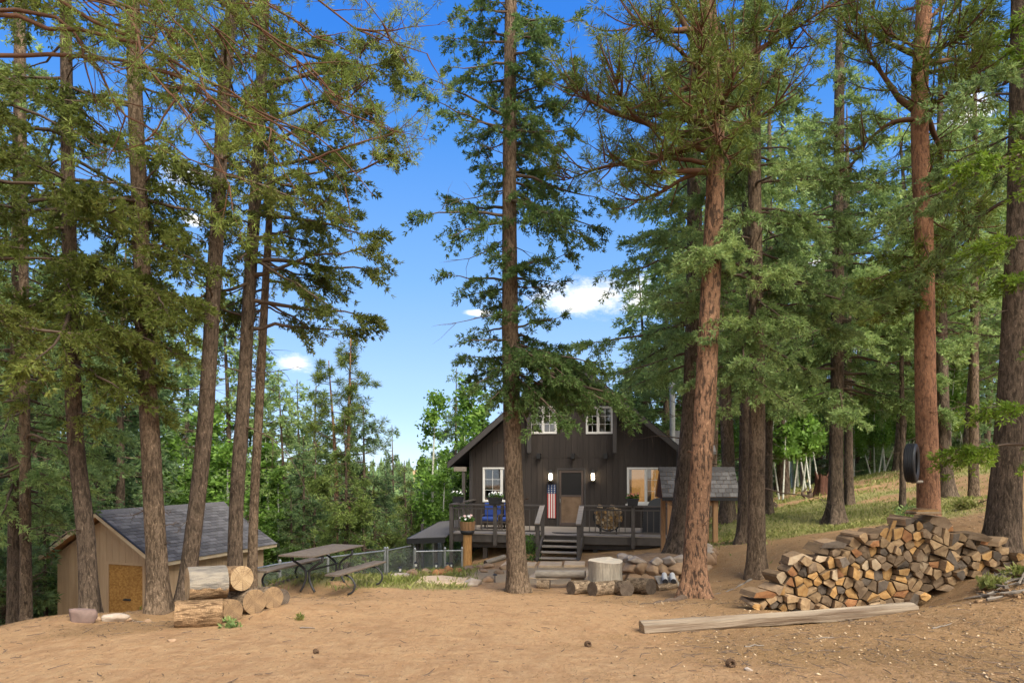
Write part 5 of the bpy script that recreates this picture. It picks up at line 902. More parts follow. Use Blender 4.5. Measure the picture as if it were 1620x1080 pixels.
def boxpot(label, u, v, z, w, d, h, fm, m='matte', n=16, size=.03, name='flower_box'):
    t = hput(name, label, 'flower pot', u, v, z); b = MB().add([(sx*w/2*k, sy*d/2*k, zz) for zz, k in ((0, .8), (h*.86, 1), (h*.86, 1.06), (h, 1.06)) for sx, sy in ((-1, -1), (1, -1), (1, 1), (-1, 1))], [(3, 2, 1, 0), (12, 13, 14, 15)]+[(4*r+i, 4*r+(i+1) % 4, 4*r+4+(i+1) % 4, 4*r+4+i) for r in range(3) for i in range(4)]); obj('pot', b, M[m], t)
    leaves(t, (w*.5, d*.5), h-.01, 90, int(u*100)+500, .11); blossoms(t, 'blossoms', M[fm], (w*.5, d*.55), h+.05, n, size); return t
u, z = HF.uz(724, 795, 1.0); boxpot('black pot of white flowers on the railing at the left deck corner', -3.54, .75, RT, .36, .2, .2, 'flower_w', n=14)
u, z = HF.uz(785, 797, ry); boxpot('black flower box with white blossoms on the rail left of the tall fir', u-.03, ry, RT, .44, .22, .22, 'flower_w', n=22, size=.038)
u, z = HF.uz(1001, 802, ry); boxpot('black flower box with pink blossoms on the rail before the lit window', u, ry, RT, .36, .22, .22, 'flower_p', n=18, size=.025)
# peeled stump that carries a wooden planter
u, z = HF.uz(738, 845, -.42); x, y = HF.w(u, -.42); gzv = g(x, y); pl = thing('peeled_stump', 'orange peeled log stump standing upright before the left deck corner', 'stump', (x, y, gzv)); h = z-gzv
k = 18; prof = [(np.interp(t, [0, .1, .4, 1], [.20, .165, .145, .135])) for t in np.linspace(0, 1, 12)]; V = []; 
for i, r in enumerate(prof):
    for j in range(k): a = 2*pi*j/k; rr = r*(1+.05*sin(3*a+i*.2)+.03*math.sin(7*a)); V.append((rr*cos(a)+.03*i/11, rr*sin(a), -.1+(h+.1)*i/11))
b = MB().add(V, [(i*k+j, i*k+(j+1) % k, (i+1)*k+(j+1) % k, (i+1)*k+j) for i in range(11) for j in range(k)]); obj('peeled_wood', b, M['peeled'], pl, smooth=True); obj('cut_top', MB().add(V[-k:], [tuple(range(k))]), M['cutpale'], pl)
pt = thing('planter', 'wooden tub of white and pink flowers in a black dish on the peeled stump', 'flower pot', (x+.03, y, z+.005)); obj('dish', MB().lathe([(.15, 0), (.2, .03), (.235, .13), (.22, .13), (.1, .05)], k=20), M['matte'], pt, smooth=True)
tb = MB(); k = 14
for i in range(k):
    a0 = 2*pi*i/k+.03; a1 = 2*pi*(i+1)/k-.03; obj('stave', MB().add([(r*cos(a), r*sin(a), zz) for zz, ro in ((.10, .215), (.40, .245)) for r, a in ((ro, a0), (ro, a1), (ro-.03, a1), (ro-.03, a0))], [(0, 1, 5, 4), (1, 2, 6, 5), (2, 3, 7, 6), (3, 0, 4, 7), (4, 5, 6, 7), (3, 2, 1, 0)]), M['post'], pt)
obj('soil', MB().lathe([(.19, .30), (.2, .37)], k=14), M['soil'], pt); leaves(pt, (.19, .19), .38, 160, 91, .14); blossoms(pt, 'blossoms', M['flower_w'], (.22, .2), .46, 12, .045); blossoms(pt, 'pink_blossoms', M['flower_r'], (.15, .15), .47, 5, .045)
# blue cushioned seat on the deck
for i, (px, lab) in enumerate([(777, 'blue cushioned patio chair on the deck behind the left railing'), (808, 'blue cushioned patio chair on the deck, mostly hidden by the tall fir')]):
    u, _ = HF.uz(px, 820, 1.7); t = hput('patio_chair', lab, 'chair', u, 1.8, FZ, group='blue patio chairs on the deck'); fr = MB()
    fr.bbox(-.33, .33, -.3, .3, .2, .26).bbox(-.33, .33, .24, .3, .26, .72)
    obj('frame', fr, M['wicker'], t)
    for sx in (-.3, .3):
        for sy in (-.27, .27): obj('leg', MB().box(sx-.025, sx+.025, sy-.025, sy+.025, 0, .2), M['wicker'], t)
        obj('arm_rest', MB().bbox(sx-.035, sx+.035, -.3, .24, .44, .48).box(sx-.025, sx+.025, -.3, -.25, .26, .44), M['wicker'], t)
    obj('seat_cushion', MB().bbox(-.27, .27, -.31, .2, .265, .40, .04), M['blue'], t); obj('back_cushion', MB().bbox(-.27, .27, .1, .235, .405, .86, .05), M['blue'], t)
# covered grill
u, _ = HF.uz(1048, 830, .9); t = hput('grill', 'black covered barbecue grill behind the right railing under the lit window', 'grill', u, 1.0, FZ)
k = 10; sec = [(-.62, .05), (-.6, .55), (-.56, .83)]+[(-.40*cos(pi*i/k)-.05, .86+.26*sin(pi*i/k)) for i in range(k+1)]+[(.56, .80), (.62, .5), (.6, .05)]; cv = MB().prism(sec[::-1], -.30, .30); cv.v = [(x_+.012*sin(z_*31+y_*9), y_*(1-.10*z_), z_) for x_, y_, z_ in cv.v]; obj('cover', cv, M['matte'], t)
obj('hood', MB().prism([(-.40*cos(pi*i/k)-.05, .885+.25*sin(pi*i/k)) for i in range(k+1)][::-1], -.315, -.302), mat('grill_hood', (.06, .065, .07), .45, .5), t)
for sx in (-.5, .5): obj('leg', MB().box(sx-.02, sx+.02, -.2, .2, 0, .08), M['black'], t)

# ------------------------------------------------------------------ firewood
def vor_cells(pts, keep, shrink, rg):
    pts = np.array(pts); out = []
    for i in range(len(pts)):
        if not keep[i]: out.append(None); continue
        c = pts[i]; d = np.hypot(*(pts-c).T); nb = [j for j in np.argsort(d)[1:14]]; R0 = .17; poly = [(c[0]+R0*cos(a), c[1]+R0*sin(a)) for a in np.arange(8)*pi/4]
        for j in nb:
            m_ = (pts[j]+c)/2; nrm = (pts[j]-c)/d[j]; m_ = m_-nrm*shrink; new = []
            for k in range(len(poly)):
                p = np.array(poly[k]); q = np.array(poly[(k+1) % len(poly)]); dp = (p-m_)@nrm; dq = (q-m_)@nrm
                if dp <= 0: new.append(tuple(p))
                if dp*dq < 0: new.append(tuple(p+(q-p)*dp/(dp-dq)))
            poly = new
            if len(poly) < 3: break
        # drop very short edges
        q = []
        for p in poly:
            if not q or math.hypot(p[0]-q[-1][0], p[1]-q[-1][1]) > .012: q.append(p)
        out.append(q if len(q) >= 3 else None)
    return out
def end_mat(name, a, b):
    m = mat(name, a, .85, .2, var=b, vscale=14, bump=.004, bscale=40, rnd=.3, detail=5); return m
ENDS = [end_mat('fresh_orange_end', (0.385, 0.237, 0.096), (0.252, 0.133, 0.048)), end_mat('tan_end', (0.311, 0.215, 0.118), (0.192, 0.122, 0.067)), end_mat('grey_brown_end', (0.185, 0.130, 0.081), (0.118, 0.081, 0.052)), end_mat('dark_grey_end', (0.111, 0.089, 0.070), (0.070, 0.054, 0.041)), end_mat('rusty_end', (0.296, 0.148, 0.063), (0.185, 0.081, 0.037)), end_mat('pale_end', (0.429, 0.340, 0.229), (0.326, 0.229, 0.141))]
def split_log(poly, c, y0, Ln, em, rg, taper=.96, tilt=.05):
    n = len(poly); mb = MB(); tx, tz = rg.normal(0, tilt, 2); pl_ = [(p[0]-c[0], p[1]-c[1]) for p in poly]
    fb = [rg.normal(0, .010) for _ in range(n)]
    v = [(a, y0+fb[i]*.8, b) for i, (a, b) in enumerate(pl_)]+[(a*.985, y0+.012, b*.985) for a, b in pl_]*0+[(a*taper+tx*Ln, y0+Ln, b*taper+tz*Ln*.5) for a, b in pl_]+[(0, y0-.006, 0)]
    mb.add(v, [(2*n, (i+1) % n, i) for i in range(n)][::-1], 1); mb.f[-n:] = [(2*n, i, (i+1) % n) for i in range(n)]
    mb.add([], []); o = [tuple(range(2*n-1, n-1, -1))]+[(i, i+n, (i+1) % n+n, (i+1) % n) for i in range(n)]; mb.f += o; mb.m += [1]+[0]*n
    return mb
WF = Frame(*( (1195-CX)/F*9.4, 9.4), math.atan2(.32, 3.93))
outline_px = [(1192, 968), (1192, 950), (1236, 918), (1262, 892), (1300, 872), (1335, 862), (1372, 850), (1405, 836), (1436, 818), (1482, 820), (1512, 840), (1530, 858), (1562, 848), (1592, 862), (1615, 880), (1650, 905), (1680, 935), (1590, 945), (1450, 975), (1300, 985)]
OUT = [WF.uz(a, b, 0) for a, b in outline_px]
def inside(p, poly):
    r = False; n = len(poly); j = n-1
    for i in range(n):
        if (poly[i][1] > p[1]) != (poly[j][1] > p[1]) and p[0] < (poly[j][0]-poly[i][0])*(p[1]-poly[i][1])/(poly[j][1]-poly[i][1])+poly[i][0]: r = not r
        j = i
    return r
rg = np.random.default_rng(21); pts = []; u = -.6; row = 0; zmin = min(p[1] for p in OUT)-.4
z = zmin
while z < zmin+2.0:
    u = -.6+(.075 if row % 2 else 0)
    while u < 5.2: pts.append((u+rg.normal(0, .034), z+rg.normal(0, .026))); u += .142
    z += .107; row += 1
pts = [p for p in pts]; gl = lambda u_: g(*WF.w(u_, 0))
keep = [inside(p, OUT) and p[1] > gl(p[0])+.03 for p in pts]
# drop some points so that sizes vary
pp = []; kk = []
for p, k_ in zip(pts, keep):
    if rg.random() < .10: continue
    if p[1] < gl(p[0])+.03: p = (p[0], gl(p[0])-.05) if False else p
    pp.append(p); kk.append(k_)
cells = vor_cells(pp, kk, .0098, rg)
FLAB = ['split firewood with a fresh orange end in the big woodpile', 'split firewood with a tan end in the big woodpile', 'split firewood with a grey-brown end in the big woodpile', 'split firewood with a dark weathered end in the big woodpile', 'split firewood with a rusty red end in the big woodpile', 'split firewood with a pale clean end in the big woodpile']
FGRP = ['fresh orange splits of the woodpile', 'tan splits of the woodpile', 'grey-brown splits of the woodpile', 'dark weathered splits of the woodpile', 'rusty red splits of the woodpile', 'pale clean splits of the woodpile']
tot = 0
for p, c in zip(pp, cells):
    if c is None: continue
    e = int(rg.choice(6, p=[.22, .28, .24, .14, .07, .05])); x, y = WF.w(p[0], 0)
    c = [(a, max(b, gl(a)-.02)) for a, b in c]; area = abs(sum(c[i][0]*c[i-1][1]-c[i-1][0]*c[i][1] for i in range(len(c))))/2
    if area < .004: continue
    o = obj('firewood_split', split_log(c, p, rg.normal(0, .045), .42+rg.normal(0, .03), e, rg), [M['splitbark'], ENDS[e]]); o.location = (x, y, p[1]); o.rotation_euler = (rg.normal(0, .03), 0, WF.a+rg.normal(0, .05)); tag(o, FLAB[e], 'firewood', FGRP[e]); tot += 1
# loose pieces on the crest
for i, (px, py, lab, ang) in enumerate([(1466, 812, 'flat bark slabs lying on the very peak of the woodpile', .1), (1490, 826, 'broad brown split lying across the right of the woodpile peak', -.5), (1412, 840, 'narrow blond split leaning upright left of the woodpile peak', 1.25), (1588, 856, 'wide split lying loose on the right shoulder of the woodpile', .25), (1550, 850, 'angled split on the woodpile left of its right shoulder', -.2), (1268, 886, 'big pale flaking split on the left shoulder of the woodpile', .15), (1322, 862, 'dark split lying on top of the woodpile left crest', .1), (1210, 940, 'round-ended split at the low left end of the woodpile', 0), (1632, 896, 'pale split at the low right end of the woodpile', -.3)]):
    u, z = WF.uz(px, py, -.02); x, y = WF.w(u, -.05+.1*rg.random()); w = .17 if i != 2 else .05; hh = .06 if i not in (1, 5) else .09
    if i == 0:
        t = thing('bark_slabs', lab, 'bark', (x, y, z-.01), WF.a)
        for q in range(4): obj('slab', MB().add([(a+rg.normal(0, .01), b, zz+rg.normal(0, .004)) for zz in (q*.022, q*.022+.014) for a, b in ((-.22+.03*q, -.1), (.18-.02*q, -.12), (.2-.03*q, .16), (-.2+.02*q, .14))], [(3, 2, 1, 0), (4, 5, 6, 7)]+[(k, (k+1) % 4, 4+(k+1) % 4, 4+k) for k in range(4)]), [M['logbark'], ENDS[5], ENDS[0], M['logbark']][q], t)
        continue
    pl_ = [(-w, -hh*.6), (w*.7, -hh*.8), (w, hh*.2), (w*.2, hh), (-w*.8, hh*.5)]
    if i == 2: pl_ = [(-.03, -.16), (.035, -.16), (.03, .17), (-.03, .15)]
    o = obj('firewood_split', split_log(pl_, (0, 0), 0, .40 if i != 2 else .05, 0, rg), [M['splitbark'], ENDS[[0, 2, 0, 1, 2, 5, 3, 4, 5][i]]]); o.location = (x, y-.03, z); o.rotation_euler = (0, -ang*.6 if i != 2 else .35, WF.a+rg.normal(0, .2)); tag(o, lab, 'firewood')
# ring rack of kindling on the deck
u, z = HF.uz(962, 815, .55); zc = FZ+.56; t = hput('log_ring', 'black steel log ring holding small splits behind the right deck railing', 'log rack', u, .75, FZ)
rr = .47; ar = [(rr*cos(a), 0, .56+rr*sin(a)) for a in np.linspace(pi*.97, 2.03*pi, 28)]
for yy in (-.13, .13): obj('ring', MB().tube([(a, yy, c) for a, _, c in ar], .012, 6), M['black'], t)
for sx in (-.25, .25): obj('foot', MB().bbox(sx-.02, sx+.02, -.16, .16, 0, .16), M['black'], t)
pts = []; z = -.6; row = 0
while z < .5:
    a = -.7+(.045 if row % 2 else 0)
    while a < .7: pts.append((a+rg.normal(0, .02), z+rg.normal(0, .015))); a += .094
    z += .08; row += 1
kp = [math.hypot(*p) < rr-.05 and p[1] < .22+.05*sin(p[0]*9) for p in pts]
for p, c in zip(pts, vor_cells(pts, kp, .005, rg)):
    if c is None: continue
    c = [(a, b) if math.hypot(a, b) < rr-.014 else (a*(rr-.014)/math.hypot(a, b), b*(rr-.014)/math.hypot(a, b)) for a, b in c]
    e = int(rg.choice([0, 1, 5, 2, 3], p=[.2, .32, .2, .18, .1])); x, y = HF.w(u+p[0], .75); o = obj('firewood_stick', split_log(c, p, -.18, .36, e, rg, tilt=.02), [M['splitbark'], ENDS[e]]); o.location = (x, y, zc+p[1]); o.rotation_euler = (0, 0, HF.a); tag(o, 'small split stick of firewood in the round steel rack on the deck', 'firewood', 'small sticks in the round log rack')
for i, (du, lab) in enumerate([(-.25, 'loose stick of firewood on the left of the ring rack heap'), (.12, 'loose stick of firewood on the right of the ring rack heap')]):
    x, y = HF.w(u+du, .6); o = obj('firewood_stick', split_log([(-.09, -.03), (.09, -.035), (.07, .03), (-.05, .04)], (0, 0), -.1, .3, 0, rg), [M['splitbark'], ENDS[5]]); o.location = (x, y, zc+.30); o.rotation_euler = (0, .1, HF.a); tag(o, lab, 'firewood')
# ------------------------------------------------------------------ the shed
SF = Frame(-8.01, 15.4, R(-19.35)); EZs, AZs, SWd, SLn = -.56, .54, 3.75, 4.1; MW = -SWd/2; ZB = -2.75
shed = thing('shed', 'cream plywood-sided shed with a grey shingle roof and an unpainted board door', 'shed', (SF.ox, SF.oy, ZB), SF.a, zabs=True)
sl = (AZs-EZs)/(SWd/2); zr = lambda u: AZs-sl*abs(u-MW)-.13; ul, ur = -SWd+.27, -.25; y0s, y1s = .28, SLn-.25
d0, dt = SF.uz(172, 891, y0s); d1, _ = SF.uz(226.5, 891, y0s); db = dt-1.86; hd = [(d0, d1, db, dt)]
boards(shed, 'siding_board', M['cream'], ul, ur, .2, ZB, zr, hd, y0s, y0s+.02, gap=.007)
boards(shed, 'sheathing', M['creamtrim'], ul, ur, 1, ZB, zr, hd, y0s+.022, y0s+.05, gap=0, join=True)
boards(shed, 'siding_board', M['cream'], y0s+.055, y1s, .2, ZB, lambda y: zr(ur), [], ur-.02, ur, gap=.007, axis='y'); boards(shed, 'siding_board', M['cream'], y0s+.055, y1s, .4, ZB, lambda y: zr(ul), [], ul, ul+.02, gap=.007, axis='y')
boards(shed, 'siding_board', M['cream'], ul, ur, .4, ZB, zr, [], y1s, y1s+.02)
obj('inner_wall', MB().box(ur-.05, ur-.024, y0s+.06, y1s-.01, ZB, zr(ur)), M['creamtrim'], shed)
dr = MB().bbox(d0+.012, d1-.012, y0s+.002, y0s+.03, db+.01, dt-.012, .002); do = obj('door', dr, M['osb'], shed); zz = SF.uz(198, 948, y0s)[1]
obj('latch', MB().bbox((d0+d1)/2-.02, (d0+d1)/2+.16, y0s-.02, y0s, zz-.02, zz+.03).box((d0+d1)/2-.08, (d0+d1)/2-.03, y0s-.015, y0s, zz-.02, zz+.01), M['matte'], do)
tr = MB().box(d0-.06, d0+.005, y0s-.014, y0s-.001, ZB, dt+.05).box(d1-.005, d1+.06, y0s-.014, y0s-.001, ZB, dt+.05).box(d0+.005, d1-.005, y0s-.014, y0s-.001, dt-.005, dt+.05); obj('door_trim', tr, M['cream'], shed)
rfm = MB()
for sg in (-1, 1):
    e = MW+sg*SWd/2; rfm.prism([(MW, AZs), (e, EZs), (e, EZs-.06), (MW, AZs-.06)][::sg], .012, SLn)
rf = obj('roof', rfm, M['soffit'], shed)
for sg in (-1, 1):
    e = MW+sg*SWd/2; obj('rake_board', MB().prism([(MW, AZs-.015), (e, EZs-.015), (e, EZs-.115), (MW, AZs-.115)][::sg], -.012, .011), M['creamtrim'], shed)
    obj('drip_edge', MB().prism([(MW, AZs+.018), (e+sg*.03, EZs+.0), (e+sg*.03, EZs-.02), (MW, AZs-.014)][::sg], -.03, .011), M['black'], shed)
    obj('eave_board', MB().box(min(e, e+sg*.02), max(e, e+sg*.02), .012, SLn, EZs-.10, EZs-.012), M['creamtrim'], shed)
# right slope: every shingle a piece; left slope one part
sll = math.hypot(SWd/2, AZs-EZs); th = math.atan2(AZs-EZs, SWd/2); nc = 17; ex = (sll+.03)/nc
def shingle_me(w, d, seed): 
    m_ = MB().add([(x, s_, h) for h0, s_ in ((.0, 0), (.012, d)) for x in (-w/2, w/2) for h in (h0, h0+.006)], [(0, 2, 3, 1), (4, 5, 7, 6), (1, 3, 7, 5), (0, 4, 6, 2), (0, 1, 5, 4), (2, 6, 7, 3)]); return m_.mesh('shingle')
ncol = 16; wcol = SLn/ncol; sme = shingle_me(wcol-.012, ex*1.12, 0); sme.materials.append(M['shingle'])
for i in range(nc):
    for j in range(ncol):
        o = bpy.data.objects.new('shingle', sme); COL.objects.link(o); o.parent = shed; s0 = i*ex
        # local: x along the eave -> v axis, y down the slope
        off = (.5*wcol if i % 2 else 0); vv = min((j+.5)*wcol+off, SLn-wcol*.25) if off else (j+.5)*wcol; o.location = (MW+s0*cos(th)+.004, vv, AZs-s0*sin(th)+.006-ZB+rng.normal(0, .001)); o.rotation_euler = (0, 0, 0)
        from mathutils import Matrix
        if off and j == ncol-1: o.scale = (.5, 1, 1)
        Rm = Matrix(((0, cos(th), sin(th)), (-1, 0, 0), (0, -sin(th), cos(th)))).to_4x4(); o.rotation_euler = Rm.to_euler()
for i in range(1, nc, 2):
    o = bpy.data.objects.new('shingle', sme); COL.objects.link(o); o.parent = shed; s0 = i*ex; o.location = (MW+s0*cos(th)+.004, wcol*.25, AZs-s0*sin(th)+.006-ZB); o.rotation_euler = Rm.to_euler(); o.scale = (.5, 1, 1)
ls = MB()
for i in range(nc):
    a, b = i/nc, (i+1)/nc; p = lambda t, h: (MW-SWd/2*t*1.01-h*.5, AZs-(AZs-EZs)*t+h); ls.prism([p(a, .008), p(b, .02), p(b, .006), p(a, .002)][::-1], -.02, SLn+.02)
lo = obj('shingle_course', ls, M['shingle_dark'], shed); lo['kind'] = 'stuff'
obj('ridge_cap', MB().prism([(MW-.15, AZs-.06), (MW, AZs+.045), (MW+.15, AZs-.06), (MW, AZs+.02)], -.03, SLn+.03), M['shingle'], shed)

# ------------------------------------------------------------------ shingled shelter behind the pines
KF = Frame((1048-CX)/F*17.6, 17.6, R(-3)); L_, zk = KF.uz(1164, 740, .55); ez = KF.uz(1100, 786, 0)[1]; KW = KF.uz(1172, 786, 0)[0]; gk = g(*KF.w(1, .5))
ks = thing('wood_shelter', 'little timber shelter with a grey shingle gable roof behind the big pine', 'shelter', (KF.ox, KF.oy, gk), KF.a, zabs=True)
dp = .62; nck = 7; rz_ = zk; fk = MB().add([(0, 0, ez), (KW, 0, ez), (KW-.02, dp, rz_), (0.02, dp, rz_), (0, 2*dp, ez), (KW, 2*dp, ez), (0, 0, ez-.05), (KW, 0, ez-.05), (KW-.02, dp, rz_-.05), (.02, dp, rz_-.05), (0, 2*dp, ez-.05), (KW, 2*dp, ez-.05)], [(0, 1, 2, 3), (3, 2, 5, 4), (6, 9, 8, 7), (9, 10, 11, 8), (0, 6, 7, 1), (5, 11, 10, 4), (1, 7, 8, 2), (2, 8, 11, 5), (0, 3, 9, 6), (3, 4, 10, 9)]); obj('roof', fk, M['soffit'], ks)
slk = math.hypot(dp, rz_-ez); thk = math.atan2(rz_-ez, dp); exk = slk/nck; colk = 11; wk = KW/colk; kme = shingle_me(wk-.01, exk*1.12, 1); kme.materials.append(M['shingle'])
for i in range(nck):
    for j in range(colk+1):
        off = .5*wk if i % 2 else 0; cx_p = min(max(j*wk+off, wk/2), KW-wk/2)
        for sd_ in ((1,) if True else ()):
            o = bpy.data.objects.new('shingle', kme); COL.objects.link(o); o.parent = ks; s0 = i*exk; o.location = (cx_p, dp-s0*cos(thk), rz_-s0*sin(thk)+.006-gk+.0008*j); Rm = Matrix(((1, 0, 0), (0, -cos(thk), -sin(thk)), (0, -sin(thk), cos(thk)))); Rm = Matrix(((-1, 0, 0), (0, -cos(thk), -sin(thk)*-1*-1), (0, -sin(thk), cos(thk)))); o.rotation_euler = Matrix(((-1, 0, 0), (0, -cos(thk), -sin(thk)), (0, -sin(thk), cos(thk)))).to_euler()
obj('ridge_cap', MB().add([(0, dp-.1, rz_-.07), (KW, dp-.1, rz_-.07), (KW, dp, rz_+.03), (0, dp, rz_+.03), (0, dp+.1, rz_-.07), (KW, dp+.1, rz_-.07)], [(0, 1, 2, 3), (3, 2, 5, 4)]), M['shingle'], ks)
obj('fascia', MB().box(-.01, KW+.01, -.03, -.004, ez-.09, ez-.005), M['black'], ks)
for e0 in (.03, KW-.06): obj('gable_panel', MB().add([(e0+q, a, b) for q in (0, .03) for a, b in ((.04, ez-.05), (2*dp-.04, ez-.05), (dp, rz_-.07))], [(0, 2, 1), (3, 4, 5), (0, 1, 4, 3), (1, 2, 5, 4), (2, 0, 3, 5)]), M['redwood'], ks)
for pu, pv in ((.2, .12), (.2, 1.1), (KW-.62, .12), (KW-.62, 1.1)):
    x, y = KF.w(pu, pv); obj('post', MB().bbox(pu-.06, pu+.06, pv-.06, pv+.06, g(x, y)-.15, ez-.052), M['post'], ks)
for pv in (.12, 1.1): obj('beam', MB().bbox(.08, KW-.2, pv-.05, pv+.05, ez-.2, ez-.10) if False else MB().bbox(.27, KW-.69, pv-.04, pv+.04, ez-.22, ez-.10), M['post'], ks)
for i, (du, dz_) in enumerate([(-.5, .08), (-.34, .08), (-.42, .22), (-.2, .09), (-.27, .24), (-.48, .36)]):
    uu = KW-.62+du; x, y = KF.w(uu, .3); o = obj('firewood_log', MB().tube([(0, -.02, 0), (0, .4, .0)], .075, 9), M['cutbrown']); o.location = (x, y, g(x, y)+dz_); o.rotation_euler = (0, 0, KF.a); tag(o, 'short round log in the small stack under the shingled shelter', 'firewood', 'round logs under the shingled shelter')

# ------------------------------------------------------------------ lean-to roof and chain-link fences
LT = thing('dog_run_roof', 'low dark lean-to roof on posts left of the deck', 'lean-to', (*HF.w(-4.3, 1.6), -2.4), HF.a, zabs=True); oy_ = 1.6; ou = -4.3
a0, b0 = HF.uz(645, 843, -.3)[0]-ou, -3.66-ou; y0_, y1_ = -.3-oy_, 3.2-oy_
sb = MB().add([(a0, y0_, -.68), (b0, y0_, -.60), (b0, y1_, -.30), (a0, y1_, -.42), (a0, y0_, -.72), (b0, y0_, -.64), (b0, y1_, -.34), (a0, y1_, -.46)], [(0, 1, 2, 3), (7, 6, 5, 4), (0, 4, 5, 1), (1, 5, 6, 2), (2, 6, 7, 3), (3, 7, 4, 0)]); obj('roof_sheet', sb, M['shingle'], LT)
obj('fascia', MB().bar((a0, y0_-.015, -.77), (b0, y0_-.015, -.70), .03, .17), M['black'], LT); obj('fascia', MB().bar((a0-.016, y0_, -.76), (a0-.016, y1_, -.50), .03, .16), M['black'], LT)
for px, v in ((661, -.1), (689.5, -.1), (668, 3.0), (692, 3.)):
    u = HF.uz(px, 860, v)[0]; x, y = HF.w(u, v); obj('post', MB().bbox(u-ou-.045, u-ou+.045, v-oy_-.045, v-oy_+.045, g(x, y)-.2, -.72+(.22 if v > 1 else 0)), M['trimdark'], LT)
def fence(label, pts, ztop, name='chain_link_fence', hgt=1.2, pr=.026):
    pts = [np.array(p) for p in pts]; x0, y0_ = pts[0][:2]; zb = min(g(p[0], p[1]) for p in pts); t = thing(name, label, 'fence', (x0, y0_, zb)); W_ = MB()
    for p in pts:
        lo_ = g(p[0], p[1]); obj('post', MB().tube([(p[0]-x0, p[1]-y0_, min(lo_-.2, ztop-hgt)-zb), (p[0]-x0, p[1]-y0_, ztop+.06-zb)], pr*1.25, 8).lathe([(pr*1.5, 0), (pr*1.5, .03), (.004, .07)], (p[0]-x0, p[1]-y0_, ztop+.05-zb), 8), M['steel'], t)
    for p, q in zip(pts[:-1], pts[1:]):
        a = np.array([p[0]-x0, p[1]-y0_, ztop-zb]); b = np.array([q[0]-x0, q[1]-y0_, ztop-zb]); obj('top_rail', MB().tube([a, b], pr*.8, 8), M['steel'], t); obj('bottom_rail', MB().tube([a-[0, 0, hgt], b-[0, 0, hgt]], pr*.5, 6), M['steel'], t)
        Ln = np.linalg.norm(b-a); d = (b-a)/Ln; s = .065; n = int((Ln+hgt)/s); r = .0016
        for k in range(n):
            for sg in (0, 1):
                u0 = k*s-hgt; u1 = k*s; za, zb_ = (hgt, 0) if sg else (0, hgt)      # diagonal from (u0,za) to (u1,zb_)
                c0 = max(0, -u0/hgt); c1 = min(1, (Ln-u0)/hgt)
                if c1 <= c0: continue
                A = a+d*(u0+hgt*c0)-[0, 0, 1]*np.array(za+(zb_-za)*c0); B_ = a+d*(u0+hgt*c1)-[0, 0, 1]*np.array(za+(zb_-za)*c1); W_.bar(A, B_, r*2, r*2, up=(d[1], -d[0], .01))
    wm = obj('wire_mesh', W_, M['steel'], t); wm['kind'] = 'stuff'; return t
XY = lambda px, D: ((px-CX)/F*D, D)
ZT = -.91
fence('chain-link fence behind the picnic table, running from the shed', [XY(405, 16.9), XY(443, 17.7), XY(519, 18.9), XY(609, 20.4)], ZT, pr=.03)
fence('chain-link fence sloping away under the lean-to roof', [XY(613, 20.45), XY(655, 21.8), XY(690, 23.6), XY(699, 26)], ZT)
fence('short chain-link panel between the lean-to post and the deck', [XY(656.5, 20.35), XY(704, 20.5), XY(731, 20.6)], ZT-.02)
# ------------------------------------------------------------------ picnic table
th_ = math.atan2(.29, .957); px_, py_ = -3.80, 13.75; pz = g(px_, py_); pt = thing('picnic_table', 'picnic table with weathered plank top and curved black tube legs', 'picnic table', (px_, py_, pz-.02), -th_)
HL = .95; TZ = .77
for i in range(5): w = .145; x = (i-2)*(w+.008); obj('top_plank', MB().bbox(x-w/2, x+w/2, -HL, HL, TZ-.03, TZ), M['tablewood'], pt)
for sd_ in (-1, 1):
    for i in range(2): x = sd_*(.70+.145*i); obj('seat_plank', MB().bbox(x-.069, x+.069, -HL, HL, .45-.038, .45), M['tablewood'], pt)
for yy in (-.55, .55):
    for sd_ in (-1, 1):
        q = spline([(sd_*.33, yy, TZ-.06), (sd_*.33, yy, TZ-.14), (sd_*.22, yy, .56), (sd_*.05, yy, .42), (sd_*.045, yy, .25), (sd_*.11, yy, .1), (sd_*.16, yy, .02)], 22); obj('leg', MB().tube(q, .023, 8), M['matte'], pt, smooth=True)
        q = spline([(sd_*.62, yy, .39), (sd_*.78, yy, .39), (sd_*.95, yy, .33), (sd_*1.03, yy, .18), (sd_*.97, yy, .06), (sd_*.88, yy, .02)], 20); obj('seat_arm', MB().tube(q, .021, 8), M['matte'], pt, smooth=True)
        obj('seat_arm', MB().tube(spline([(sd_*.62, yy, .39), (sd_*.5, yy, .30), (sd_*.42, yy, .1), (sd_*.5, yy, .02)], 12), .02, 8), M['matte'], pt, smooth=True) if False else None
    obj('cross_bar', MB().tube([(-.36, yy, TZ-.058), (.36, yy, TZ-.058)], .02, 8), M['matte'], pt)
    obj('stay', MB().tube([(-.7, yy, .388), (-.05, yy, .40), (.05, yy, .40), (.7, yy, .388)], .012, 6), M['matte'], pt) if False else None
obj('brace', MB().tube([(0, -.55, .42), (0, .55, .42)], .018, 8), M['matte'], pt)
